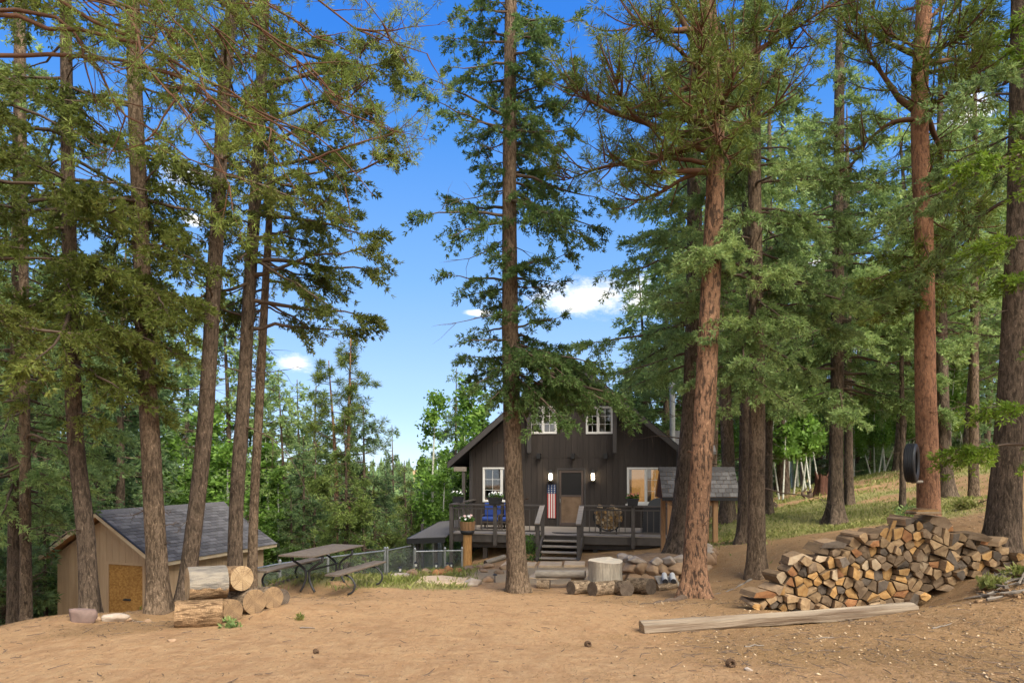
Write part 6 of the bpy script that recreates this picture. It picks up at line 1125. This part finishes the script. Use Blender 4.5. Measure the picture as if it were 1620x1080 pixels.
# ------------------------------------------------------------------ logs
def log(label, a, b, r, bark='logbark', cut='cutpale', seed=0, cat='log', name='sawn_log', group=None, rough=.05, r2=None, loc=None):
    a = np.array(a, float); b = np.array(b, float); n = 16; k = 26; Ln = np.linalg.norm(b-a); H_ = np.linspace(0, Ln, n); TH = np.arange(k)*2*pi/k; A, B_ = np.meshgrid(TH, H_); r2 = r2 or r
    rr = (r+(r2-r)*B_/Ln)*(1+rough*2.2*fbm(np.stack([np.cos(A)*2.5+seed, np.sin(A)*2.5, B_*1.5/r*.3], -1), 4)+rough*.9*np.abs(fbm(np.stack([np.cos(A)*7+seed, np.sin(A)*7, B_*3], -1), 2))); rr[0] *= .985; rr[-1] *= .985
    V = np.stack([B_, np.cos(A)*rr, np.sin(A)*rr], -1)
    # axis x of the local frame runs along the log
    d = (b-a)/Ln; t = thing(name, label, cat, tuple(a), group=group); t.rotation_mode = 'XYZ'; t.rotation_euler = (0, -math.asin(d[2]), math.atan2(d[1], d[0]))
    i = np.arange(n*k).reshape(n, k); j = np.roll(i, -1, 1); Fc = np.stack([i[:-1], i[1:], j[1:], j[:-1]], -1).reshape(-1, 4); obj('bark', mesh_np('bark', V.reshape(-1, 3), Fc, smooth=True), M[bark], t)
    for e, s in ((0, -1), (n-1, 1)):
        ring = V[e]; c = ring.mean(0)+[s*-.004, 0, 0]; mid = c+(ring-c)*.55; VV = np.concatenate([ring, mid+[s*.004, 0, 0], [c]]); fc = []
        for q in range(k): fc += [(q, (q+1) % k, k+(q+1) % k, k+q), (k+q, k+(q+1) % k, 2*k)]
        mb = MB().add(VV, fc if s > 0 else [f[::-1] for f in fc]); obj('cut_face', mb, M[cut], t)
    return t
def PL(px, D, r, sink=.02, dz=0): x, y = XY(px, D); return np.array([x, y, g(x, y)+r-sink+dz])
log('big bark-covered log lying at the bottom front of the left log stack', PL(277, 8.15, .165), PL(352, 8.35, .165), .17, 'logbark', 'cutbrown', 1, rough=.09)
a = PL(296, 8.5, .2, dz=.31); b = PL(357, 8.75, .2, dz=.29); log('thick half-peeled grey log with a blond cut face on top of the left log stack', a, b, .212, 'logpeel', 'cutpale', 2, rough=.07)
log('orange-ended log lying behind the bottom front log', PL(330, 8.8, .15), PL(369, 8.55, .15), .145, 'logbark', 'cutbrown', 3)
a = PL(352, 9.2, .17, dz=.33); b = PL(383, 8.9, .17, dz=.33); log('short upper log with a cracked pale face beside the half-peeled log', a, b, .165, 'logbark', 'cutpale', 4)
log('brown weathered log round at the middle of the left stack', PL(374, 9.3, .17), PL(403, 8.95, .17), .165, 'logdark', 'cutbrown', 5)
log('grey log round with peeling bark, second from the right end of the left stack', PL(408, 9.5, .15), PL(432, 9.2, .15), .15, 'logdark', 'cutbrown', 6)
log('smallest log round at the right end of the left log stack', PL(428, 9.7, .12), PL(445, 9.45, .12), .125, 'logdark', 'cutgrey', 7)
log('dark round log, leftmost of four around the chopping block', PL(903, 13.05, .14), PL(929, 13.3, .14), .135, 'logdark', 'cutgrey', 8)
log('dark round log lying before the chopping block, second from the left', PL(937, 12.75, .14), PL(968, 13.05, .14), .14, 'logdark', 'cutgrey', 9)
log('dark round log before the chopping block pointing its face right', PL(992, 12.75, .14), PL(972, 13.2, .14), .15, 'logdark', 'cutgrey', 10)
log('dark round log at the right of the chopping block, its bark open', PL(1030, 12.95, .16), PL(996, 13.35, .16), .16, 'logdark', 'cutgrey', 11)
log('long weathered log bench beside the tall fir, ending at the chopping block', PL(848, 14.6, .30), PL(926, 14.3, .30), .085, 'greywood', 'cutgrey', 12, name='log_bench', rough=.03)
for pxx, lab in ((858, 'left short log under the weathered log bench'), (912, 'right pale short log under the weathered log bench')): log(lab, PL(pxx-8, 14.45, .1), PL(pxx+12, 14.4, .1), .115, 'cutpale' if pxx > 900 else 'logdark', 'cutgrey', 13)
# chopping block
x, y = XY(957, 13.6); zb = g(x, y); cb = thing('chopping_block', 'tall pale grey chopping block standing among the dark round logs', 'chopping block', (x, y, zb)); k = 28; V = []
for i, (r, z) in enumerate([(.36, -.06), (.355, .1), (.335, .3), (.335, .5), (.345, .60)]):
    for j in range(k): a = 2*pi*j/k; q = r*(1+.035*sin(3*a+1)+.02*sin(8*a)+.012*sin(17*a)); V.append((q*cos(a), q*sin(a), z+(.02*sin(2*a)+(.03 if 4 < j < 12 else 0) if i == 4 else 0)))
obj('wood', MB().add(V, [(i*k+j, i*k+(j+1) % k, (i+1)*k+(j+1) % k, (i+1)*k+j) for i in range(4) for j in range(k)]), M['stump'], cb); obj('cut_top', MB().add(V[-k:]+[(0, 0, .59)], [(j, (j+1) % k, k) for j in range(k)]), M['logbare'], cb)
# beam log before the woodpile
a = np.array([*XY(1016, 7.95), 0.]); b = np.array([*XY(1446, 8.35), 0.]); a[2] = g(a[0], a[1])-.02; b[2] = g(b[0], b[1])+.0; d = b-a; Ln = np.linalg.norm(d); t = thing('timber_beam', 'long weathered squared timber lying on the dirt before the woodpile', 'timber', tuple(a)); t.rotation_euler = (0, -math.asin(d[2]/Ln), math.atan2(d[1], d[0]))
n = 60; k = 10; V = []; 
for i in range(n+1):
    x = Ln*i/n; s = (1-.28*(x/Ln))*.86
    for j, (yy, zz) in enumerate([(-.085, .0), (.085, .0), (.10, .03), (.10, .13), (.08, .158), (.01, .168), (-.02, .140), (-.04, .160), (-.085, .140), (-.10, .06)]):
        w = .010*(2*float(vnoise(np.array([x*3, j*5.3, 1.])))-1)+.012*(2*float(vnoise(np.array([x*.9, j*2.3, 4.])))-1); V.append((x, yy*(.9+.1*s)+w, zz*s+w-.01))
obj('timber', MB().add(V, [(i*k+j, (i+1)*k+j, (i+1)*k+(j+1) % k, i*k+(j+1) % k)[::-1] for i in range(n) for j in range(k)]), M['beam'], t)
for e in (0, n): obj('end_grain', MB().add([(v[0]+(.003 if e else -.003), v[1], v[2]) for v in V[e*k:(e+1)*k]], [tuple(range(k))[::(1 if e else -1)]]), M['cutpale'], t)
# ------------------------------------------------------------------ rocks
def ico(sub=3):
    import bmesh
    bm = bmesh.new(); bmesh.ops.create_icosphere(bm, subdivisions=sub, radius=1); V = np.array([v.co[:] for v in bm.verts]); Fc = np.array([[v.index for v in f.verts] for f in bm.faces]); bm.free(); return V, Fc
IV, IF = ico(3)
def rock_me(sx, sy, sz, seed, facet=.5, name='rock'):
    V = IV.copy(); rg = np.random.default_rng(seed)
    for _ in range(12):                      # cut by random planes for a broken look
        nrm = norm(rg.normal(size=3)); dd = .5+.34*rg.random(); s = V@nrm; V = V-np.maximum(s-dd, 0)[:, None]*nrm*(.75+facet*.4)
    V = V*(1+.12*fbm(V*1.6+seed, 3)[:, None]*2+.03*fbm(V*6+seed, 2)[:, None]*2); return mesh_np(name, V*[sx, sy, sz], IF, smooth=False)
def rock(label, px, D, sx, sy, sz, m, seed, rz=0, cat='rock', group=None, sink=.35, name='rock'):
    sx *= 1.2; sy *= 1.2; sz *= 1.3
    o = obj(name, rock_me(sx, sy, sz, seed, name=name), M[m]); x, y = XY(px, D); o.location = (x, y, g(x, y)+sz*(1-2*sink)*.75); o.rotation_euler = (0, 0, rz); return tag(o, label, cat, group)
rock('flat-topped purple-brown boulder at the foot of the leftmost leaning fir', 130, 8.8, .19, .15, .13, 'purple', 1)
rock('long low white stone between the boulder and the second fir', 180, 9.0, .2, .09, .065, 'paler', 5, .5)
for i, (px, D, s, lab) in enumerate([(203, 9.3, .06, 'small pale stone right of the long white one'), (233, 9.3, .055, 'small stone just before the foot of the light-barked fir'), (155, 9.1, .04, 'pebble between the purple boulder and the white stone')]): rock(lab, px, D, s, s*.8, s*.6, 'sand', 20+i)
rock('white broken stone at the grass edge right of the picnic table', 637, 15.9, .26, .14, .11, 'paler', 3, .2); rock('tan stone leaning behind the white broken stone', 650, 16.2, .17, .14, .16, 'sand', 4)
for i, (px, D, sx, sz, lab) in enumerate([(676, 16.6, .15, .10, 'tan stone at the left of the orange rock edging'), (689, 16.4, .15, .11, 'orange-brown rock in the edging left of the path'), (700, 16.5, .14, .12, 'dark orange rock in the middle of the path edging'), (710, 16.8, .12, .14, 'upright orange-brown rock in the path edging'), (721, 17.1, .16, .09, 'low brown rock behind the path edging')]): rock(lab, px, D, sx, .12, sz, 'orock' if i else 'sand', 30+i, i)
rock('large pale brown-streaked stone at the right of the stepping slab', 747, 14.9, .22, .16, .13, 'paler', 6, .3); rock('low tan stone just right of the pale streaked one', 769, 15.6, .16, .12, .09, 'sand', 7)
for i, (px, D, s, lab) in enumerate([(757, 19.6, .14, 'rounded tan stone under the left of the deck'), (742, 19.0, .16, 'flat stone in front of the peeled stump'), (728, 18.5, .14, 'reddish stone below the deck corner'), (775, 19.3, .16, 'tan stone beside the logs under the deck'), (800, 18.6, .18, 'flat pale stone behind the tall fir'), (765, 17.8, .12, 'small stone in the grass below the deck'), (790, 17.2, .12, 'small flat stone beside the path under the deck')]): rock(lab, px, D, s*1.2, s, s*.55, 'sand', 40+i, i)
log('thin weathered log lying under the left of the deck', PL(768, 20.2, .08), PL(798, 20.8, .1), .08, 'greywood', 'cutgrey', 31)
# slabs
def slab(label, pts, th=.05, m='slab', rise=.03):
    xy = [XY(*p) for p in pts]; cx = sum(p[0] for p in xy)/len(xy); cy = sum(p[1] for p in xy)/len(xy); z = max(g(*p) for p in xy)-.0
    n = len(xy); t = MB().add([(p[0]-cx, p[1]-cy, -th) for p in xy]+[(p[0]-cx, p[1]-cy, rise) for p in xy]+[((p[0]-cx)*.97, (p[1]-cy)*.97, rise+.008) for p in xy], [tuple(range(2*n, 3*n))]+[(a+i, a+(i+1) % n, a+n+(i+1) % n, a+n+i) for a in (0, n) for i in range(n)]); o = obj('paving_slab', t, M[m]); o.location = (cx, cy, z); return tag(o, label, 'slab')
slab('broad pale stepping slab at the start of the path left of the tall fir', [(655, 14.9), (690, 14.7), (738, 14.75), (740, 15.4), (700, 15.8), (668, 15.7)], .12, rise=.015)
slab('pale sandstone slab at the foot of the stairs, left one', [(792, 19.0), (846, 18.9), (850, 19.6), (800, 19.8)]); slab('pale sandstone slab at the foot of the stairs, middle one', [(852, 18.8), (888, 18.7), (890, 19.5), (855, 19.6)]); slab('pale sandstone slab at the foot of the stairs, right one', [(892, 18.7), (925, 18.6), (926, 19.4), (894, 19.5)])
slab('sunken flat stone in the sandy yard behind the log bench', [(835, 16.4), (880, 16.2), (890, 17.1), (845, 17.2)], rise=.01); slab('sunken flat stone in the sandy yard before the stairs', [(895, 16.8), (930, 16.7), (936, 17.6), (900, 17.7)], rise=.01); slab('flat stone right of the yard beside the stone bed', [(985, 15.3), (1010, 15.2), (1013, 15.8), (990, 15.9)], rise=.015)
# raised stone bed
bx_, by_ = XY(1052, 15.1); bz = g(*XY(1035, 14.1)); sb = thing('stone_bed', 'round raised bed walled with tan stones at the foot of the leaning fir', 'stone bed', (bx_, by_, bz)); smes = [rock_me(.25, .19, .17, 60+i, name='stone') for i in range(5)]
for m_ in smes: m_.materials.append(M['sand'])
mm2 = [rock_me(.19, .17, .10, 70+i, name='stone') for i in range(3)]
for m_ in mm2: m_.materials.append(M['paler'])
for course in range(3):
    for k in range(15):
        a = R(160)+k*R(215)/14+course*.1; rad = .98-.03*course; x, y = rad*cos(a), rad*sin(a)*.95
        if course == 2 and k in (4, 9): continue
        o = bpy.data.objects.new('stone', (mm2 if course == 2 else smes)[int(rng.integers(3 if course == 2 else 5))]); COL.objects.link(o); o.parent = sb; zg = g(bx_+x, by_+y)-bz; o.location = (x, y, max(zg, 0)*.55+.09+course*.175); o.rotation_euler = (rng.normal(0, .12), rng.normal(0, .12), rng.random()*6.28); s = .72+.6*rng.random(); o.scale = (s, s, min(s, 1.05))
k = 24; obj('bed_soil', MB().add([(.86*cos(2*pi*i/k), .86*sin(2*pi*i/k), .40+.03*sin(i*2.)) for i in range(k)]+[(0, .1, .50)]+[(.86*cos(2*pi*i/k), .86*sin(2*pi*i/k), -.1) for i in range(k)], [(i, (i+1) % k, k) for i in range(k)]+[(k+1+i, k+1+(i+1) % k, (i+1) % k, i) for i in range(k)]), M['soil'], sb)
# white tubes lying on a dark board, on a short half log
M['pipe'] = mat('white_pipe', (.48, .47, .45), .6, .3); hx, hy = XY(1056, 13.6); hz = g(hx, hy); log('pale half log lying under the two white pipes', PL(1040, 13.35, .07), PL(1070, 13.45, .07), .075, 'logdark', 'cutpale', 41)
o = obj('board', MB().bbox(-.21, .21, -.28, .2, 0, .03), M['greywood']); o.location = (hx, hy+.05, hz+.12); o.rotation_euler = (.25, 0, 0); tag(o, 'short dark board propped by the stone bed with two white pipes on it', 'board')
for i, (dx, lab) in enumerate([(-.09, 'left one of two short white pipes with dark ends by the stone bed'), (.07, 'right one of two short white pipes with dark ends by the stone bed')]):
    t = thing('capped_pipe', lab, 'pipe', (hx+dx, hy-.2, hz+.16), 0, group='white pipes by the stone bed'); t.rotation_euler = (.28, 0, -.15); obj('pipe', MB().tube([(0, 0, 0), (0, .30, 0)], .052, 14), M['pipe'], t, smooth=False); obj('end_cap', MB().tube([(0, -.03, 0), (0, -.001, 0)], .054, 14), M['matte'], t)
# ------------------------------------------------------------------ small path lights
def path_light(label, px, D, h=.32, white=True):
    x, y = XY(px, D); t = thing('path_light', label, 'garden light', (x, y, g(x, y)-.03), group='solar path lights'); obj('stake', MB().tube([(0, 0, 0), (0, 0, h*.55)], .012, 6), M['matte'], t)
    if white: obj('lens', MB().lathe([(.022, 0), (.032, .07)], (0, 0, h*.55), 10), M['flower_w'], t)
    obj('cap', MB().lathe([(.05, 0), (.052, .015), (.02, .04), (.005, .045)], (0, 0, h*.55+(.07 if white else 0)), 12), M['matte'], t)
path_light('tallest solar path light, with a white lens, in the grass by the lean-to', 658, 16.7, .42); path_light('dark solar light low in the grass behind the white stone', 633, 16.6, .26); path_light('solar light just behind the orange rocks', 690, 17.2, .32); path_light('solar light right of the upright orange rock', 708, 17.6, .3); path_light('solar light farthest back, nearest the peeled stump', 714, 18.5, .34); path_light('thin black stake light standing left of the tall fir', 783, 15.5, .36, False)
# ------------------------------------------------------------------ tyre against the salmon-barked pine
D = 12.05; tx = (1436-CX)/F*D; tz = CAMZ+(HY-732)/F*D; R1 = 30/F*D*1.02; Wt = .18; prof = []
for i, (r, w) in enumerate([(.60, .36), (.66, .44), (.78, .5), (.9, .49), (.965, .44), (.985, .40)]): prof.append((r*R1, w*Wt))
sec = [(r, w) for r, w in prof]+[(R1, Wt*.36)]
for a, b in ((.27, .2), (.13, .02), (-.04, -.13), (-.2, -.27)): sec += [(R1, a*Wt), (R1*.972, a*Wt-.002), (R1*.972, b*Wt+.012 if False else a*Wt-.010), (R1, a*Wt-.012)]
sec += [(R1, -Wt*.36)]+[(r, -w) for r, w in prof[::-1]]+[(R1*.62, -Wt*.30), (R1*.90, -Wt*.40), (R1*.945, -Wt*.3), (R1*.945, Wt*.3), (R1*.90, Wt*.40), (R1*.62, Wt*.30)]
k = 56; n = len(sec); V = [(w, r*cos(2*pi*j/k), r*sin(2*pi*j/k)) for j in range(k) for r, w in sec]; mb = MB().add(V, [(j*n+i, j*n+(i+1) % n, ((j+1) % k)*n+(i+1) % n, ((j+1) % k)*n+i) for j in range(k) for i in range(n)])
tt = thing('tyre', 'black car tyre mounted against the left side of the salmon-barked pine', 'tyre', (tx, D-.12, tz), R(-38)); obj('tyre_carcass', mb, M['tyre'], tt)
pegx = 1448; obj('mounting_peg', MB().tube([(.0, 0, -R1*.97), (.12, .30, -R1*.97)], .025, 8), M['greywood'], tt)
# ------------------------------------------------------------------ rotten stumps up the slope
x, y = XY(1302, 28); t = thing('rotten_stump', 'jagged rust-red rotten stump in the grass up the slope', 'stump', (x, y, g(x, y))); k = 22; V = []
for i, (r, z) in enumerate([(.42, -.1), (.33, .12), (.28, .4), (.27, .58)]):
    for j in range(k): a = 2*pi*j/k; V.append((r*(1+.12*sin(5*a)+.06*sin(11*a))*cos(a), r*(1+.12*sin(5*a))*sin(a), z+(.28*abs(sin(2.5*a+.6)) if i == 3 else 0)+(.15*sin(7*a) if i == 3 else 0)))
obj('rotten_wood', MB().add(V+[(0, 0, .45)], [(i*k+j, i*k+(j+1) % k, (i+1)*k+(j+1) % k, (i+1)*k+j) for i in range(3) for j in range(k)]+[(3*k+j, 3*k+(j+1) % k, 4*k) for j in range(k)]), M['redwood'], t)
def snag(label, px, D, h, seed):
    x, y = XY(px, D); t = thing('root_snag', label, 'stump', (x, y, g(x, y)-.05)); rg = np.random.default_rng(seed)
    for i in range(6): q = spline([(0, 0, .05), (rg.normal(0, .15), rg.normal(0, .1), h*.5), (rg.normal(0, .12), rg.normal(0, .1), h*(.6+.5*rg.random()))], 8); obj('root', MB().tube(q, np.linspace(.1, .02, 8), 6), M['fir_bark_dark'], t)
snag('charred black root snag left of the rust-red stump', 1280, 27.5, .45, 1); snag('small charred root snag far left of the rust-red stump', 1221, 26, .35, 2)
# surface roots of the two big trees
def root_run(label, pts, r0, m='fir_bark'):
    P_ = []
    for px, D in pts: x, y = XY(px, D); P_.append((x, y, g(x, y)))
    q = spline(P_, 26); q[:, 2] = gz(q[:, 0], q[:, 1])-.01+.012*np.sin(np.arange(26)*.9); c = q[0].copy(); o = obj('tree_root', MB().tube(q-c, np.linspace(r0, .012, 26), 8), M[m], smooth=True); o.location = c; return tag(o, label, 'root')
root_run('thick grey surface root snaking left and forward from the big orange-barked pine', [(1085, 11.85), (1066, 11.5), (1050, 11.1), (1030, 10.7), (1008, 10.4)], .085, 'twig'); root_run('thin root lying on the slope left of the straight fir', [(1190, 12.9), (1170, 12.6), (1150, 12.3), (1128, 12.1)], .035, 'deadtwig'); root_run('short root at the right foot of the big orange-barked pine', [(1108, 11.9), (1122, 11.7), (1136, 11.6)], .05, 'pine_bark')

# ------------------------------------------------------------------ loose litter
def brush():
    rg = np.random.default_rng(8); n = 34
    for i in range(n):
        px = rg.uniform(1545, 1640); D = rg.uniform(8.0, 9.3); x, y = XY(px, D); a = rg.uniform(0, pi); Ln = rg.uniform(.18, .6); k = 6; q = np.zeros((k, 3)); q[:, 0] = np.linspace(-Ln/2, Ln/2, k)*cos(a); q[:, 1] = np.linspace(-Ln/2, Ln/2, k)*sin(a); q += np.cumsum(rg.normal(0, .012, q.shape), 0); z = g(x, y); zz = gz(q[:, 0]+x, q[:, 1]+y)-z; q[:, 2] = zz+.012+abs(rg.normal(0, .02))*np.linspace(0, 1, k)+rg.uniform(0, .05)
        o = obj('dead_branch', MB().tube(q, np.linspace(rg.uniform(.012, .03), .005, k), 5), M['deadtwig' if rg.random() < .55 else 'logbark']); o.location = (x, y, z); tag(o, 'broken dead branch in the brush heap at the right end of the woodpile', 'branch', 'dead branches in the brush heap')
    for i, (px, D, L2, a, lab) in enumerate([(1195, 6.75, .22, .3, 'pale straight stick lying on the dirt in front of the timber beam'), (1300, 7.1, .3, .1, 'grey stick in the litter before the woodpile'), (1490, 7.3, .34, .5, 'pale twig on the dirt right of the timber beam'), (1150, 8.6, .3, -.2, 'twig behind the left end of the timber beam'), (486, 8, .16, .2, 'dark twig on the dirt right of the left log stack'), (225, 9.6, .7, .1, 'dark stick at the foot of the light-barked fir')]):
        x, y = XY(px, D); q = np.stack([np.linspace(-L2/2, L2/2, 6)*cos(a), np.linspace(-L2/2, L2/2, 6)*sin(a), np.zeros(6)], -1)+rg.normal(0, .008, (6, 3)); z = g(x, y); q[:, 2] += gz(q[:, 0]+x, q[:, 1]+y)-z+.008; o = obj('stick', MB().tube(q, np.linspace(.011, .005, 6), 5), M['deadtwig']); o.location = (x, y, z); tag(o, lab, 'stick')
brush()
def cone(label, px, D, s=.035):
    V = []; Fc = []; o0 = 0; rg = np.random.default_rng(int(px)); t = MB()
    for r in range(8):
        z = s*(-.9+1.8*r/7); rad = s*.62*math.sqrt(max(.05, 1-((r-2.8)/5.2)**2))
        for j in range(9):
            a = 2*pi*(j+.5*(r % 2))/9; c = np.array([rad*cos(a), rad*sin(a), z]); u = np.array([cos(a), sin(a), .5]); w = np.array([-sin(a), cos(a), 0]); t.add([c*.3, c+w*s*.22, c+u*s*.38, c-w*s*.22, c+u*s*.1+np.array([0, 0, s*.12])], [(0, 1, 4), (1, 2, 4), (2, 3, 4), (3, 0, 4), (0, 3, 2, 1)])
    o = obj('pine_cone', t, mat('pine_cone_scales', (.11, .07, .045), .9, .1) if 'pine_cone_scales' not in bpy.data.materials else bpy.data.materials['pine_cone_scales']); x, y = XY(px, D); o.location = (x, y, g(x, y)+s*.6); o.rotation_euler = (1.3, .3, px); tag(o, label, 'pine cone')
cone('largest dark pine cone on the dirt at the bottom of the view', 1156, 5.55, .045); cone('pine cone left of the timber beam end', 930, 7.0, .04); cone('pine cone on the dirt below the left log stack', 500, 6.4, .03)
rock('small grey pebble right below the largest pine cone', 1184, 5.4, .03, .03, .02, 'paler', 81); rock('pale chip of stone in the middle of the left dirt', 272, 7.0, .05, .03, .015, 'sand', 82)

def scatter(n, xlo, xhi, ylo, yhi, seed, dens):
    rg = np.random.default_rng(seed); y = ylo*(yhi/ylo)**rg.random(n); px = rg.uniform(xlo, xhi, n); x = (px-CX)/F*y; k = rg.random(n) < dens(x, y); x, y = x[k], y[k]; return x, y, gz(x, y)+gfine(x, y), rg
def litter():
    # fallen needles: thin slivers
    x, y, z, rg = scatter(150000, -250, 1900, 4.2, 17, 31, lambda x, y: np.clip(masks(x, y)[1]*1.1-.12, .04, 1)); n = len(x); a = rg.random(n)*pi; L_ = .03+.045*rg.random(n); w = .0022+.0016*rg.random(n); d = np.stack([np.cos(a), np.sin(a), rg.normal(0, .12, n)], -1); s = np.stack([-np.sin(a), np.cos(a), 0*a], -1); c = np.stack([x, y, z+.006], -1)
    V = np.stack([c-d*L_[:, None]/2-s*w[:, None], c-d*L_[:, None]/2+s*w[:, None], c+d*L_[:, None]/2], 1).reshape(-1, 3); o = obj('needle_litter', mesh_np('needle_litter', V, np.arange(len(V)).reshape(-1, 3)), M['deadneedle']); tag(o, 'fallen brown pine needles strewn over the dirt', 'needles', kind='stuff')
    x, y, z, rg = scatter(2600, -250, 1900, 4.2, 15, 35, lambda x, y: np.clip(masks(x, y)[1], .12, 1)); n = len(x); a = rg.random(n)*pi; L_ = .05+.16*rg.random(n)**2; w = .0022+.003*rg.random(n); d = np.stack([np.cos(a), np.sin(a), rg.normal(0, .08, n)], -1); s = np.stack([-np.sin(a), np.cos(a), 0*a], -1); bnd = rg.normal(0, .15, n)[:, None]*L_[:, None]; c = np.stack([x, y, z+.010], -1); up_ = np.array([0, 0, .006])
    A, B_, C_ = c-d*L_[:, None]/2, c+s*bnd, c+d*L_[:, None]/2; V = np.stack([A-s*w[:, None], A+s*w[:, None], B_-s*w[:, None], B_+s*w[:, None], B_+up_, A+up_, C_, C_+up_], 1).reshape(-1, 3); f = np.array([(0, 2, 4, 5), (3, 1, 5, 4), (2, 6, 7, 4), (6, 3, 4, 7)]); Fc = (np.arange(n)[:, None, None]*8+f[None]).reshape(-1, 4); o = obj('twig_litter', mesh_np('twig_litter', V, Fc), M['twig']); tag(o, 'small brown twigs scattered over the dirt', 'twigs', kind='stuff')
    for nm, nn_, mt_, smin, smax, sd, xl, xh, dl in (('wood_chips', 1500, 'chip', .004, .026, 32, 950, 1750, lambda x, y: .15+.85*sm(masks(x, y)[1], .3, .8)), ('gravel', 9000, 'sand', .004, .014, 33, -250, 1900, lambda x, y: .8+0*x), ('bark_flakes', 9000, 'logdark', .006, .022, 34, -200, 1900, lambda x, y: .1+.9*sm(masks(x, y)[1], .25, .8))):
        x, y, z, rg = scatter(nn_, xl, xh, 4.3, 16, sd, dl); n = len(x); s = smin+(smax-smin)*rg.random(n)**2.5; base = np.array([(1, 0, 0), (0, 1, 0), (-1, 0, 0), (0, -1, 0), (0, 0, 1), (0, 0, -.6)])*[1, .55, .45]; a = rg.random(n)*6.28; ca, sa = np.cos(a), np.sin(a); jit = 1+rg.normal(0, .25, (n, 6, 1)); B_ = base[None]*jit*s[:, None, None]; X = B_[..., 0]*ca[:, None]-B_[..., 1]*sa[:, None]; Y = B_[..., 0]*sa[:, None]+B_[..., 1]*ca[:, None]
        V = np.stack([X+x[:, None], Y+y[:, None], B_[..., 2]+z[:, None]+s[:, None]*.2], -1).reshape(-1, 3); f = np.array([(0, 1, 4), (1, 2, 4), (2, 3, 4), (3, 0, 4), (1, 0, 5), (2, 1, 5), (3, 2, 5), (0, 3, 5)]); Fc = (np.arange(n)[:, None, None]*6+f[None]).reshape(-1, 3)
        o = obj(nm, mesh_np(nm, V, Fc), M[mt_]); tag(o, {'wood_chips': 'pale wood chips scattered around the woodpile', 'gravel': 'tiny gravel on the dirt yard', 'bark_flakes': 'dark flakes of bark lying in the needle litter'}[nm], 'litter', kind='stuff')
litter()
def grass():
    V = []; o = 0; vs = []; fs = []
    for n, ylo, yhi, xl, xh, hh, ww, sd in ((60000, 11, 20, -50, 1800, .06, .006, 41), (70000, 15, 34, 300, 1800, .08, .010, 42), (60000, 25, 75, 950, 1900, .13, .03, 43)):
        x, y, z, rg = scatter(n, xl, xh, ylo, yhi, sd, lambda x, y: np.clip(masks(x, y)[0]*1.3-.25, 0.0, 1)); m = len(x); h = hh*(.4+.9*rg.random(m)); strip = (x < 0) & (y < 18); h[strip] *= 1.7; a = rg.random(m)*6.28; s = np.stack([np.cos(a), np.sin(a), 0*a], -1)*ww; d = np.stack([rg.normal(0, .35, m), rg.normal(0, .35, m), np.ones(m)], -1)*h[:, None]; c = np.stack([x, y, z-.01], -1); bend = np.stack([rg.normal(0, .3, m), rg.normal(0, .3, m), 0*a], -1)*h[:, None]
        v = np.stack([c-s, c+s, c+d*.6+s*.6, c+d+bend], 1).reshape(-1, 3); vs.append(v); fs.append(np.arange(len(v)).reshape(-1, 4)+o); o += len(v)
    ob = obj('grass', mesh_np('grass', np.concatenate(vs), np.concatenate(fs)), M['grass']); tag(ob, 'short green grass on the slope and along the fence', 'grass', kind='stuff')
grass()
def plant(label, px, D, r, h, n, m='leafpot', sz=.08):
    x, y = XY(px, D); rg = np.random.default_rng(int(px)); Pp = np.stack([rg.normal(0, r*.5, n), rg.normal(0, r*.5, n), h*rg.random(n)], -1); V, Fc = needles(Pp, norm(rg.normal(size=(n, 3))+[0, 0, 1.2]), 3, sz, sz*.3, .4, rg); o = obj('shrub', mesh_np('shrub', V, Fc), M[m]); o.location = (x, y, g(x, y)-.02); tag(o, label, 'shrub')
plant('small leafy shrub before the deck, right of the tall fir', 836, 20.2, .3, .75, 240); plant('grey-green weed at the right foot of the left log stack', 366, 8.0, .1, .1, 60, 'firR', .06); plant('green tuft in the bare slope beyond the woodpile peak', 1530, 14.5, .2, .16, 120, 'grass', .12); plant('green sprout at the right end of the woodpile', 1612, 9.0, .1, .14, 60, 'grass', .1); plant('grass clump in front of the woodpile right end', 1570, 8.9, .14, .12, 90, 'grass', .1); plant('small green tuft on the open dirt in the middle left', 475, 8.6, .05, .07, 24, 'grass', .06); plant('pale sage clump in the slope grass behind the woodpile', 1445, 15.5, .35, .22, 150, 'firR', .1)
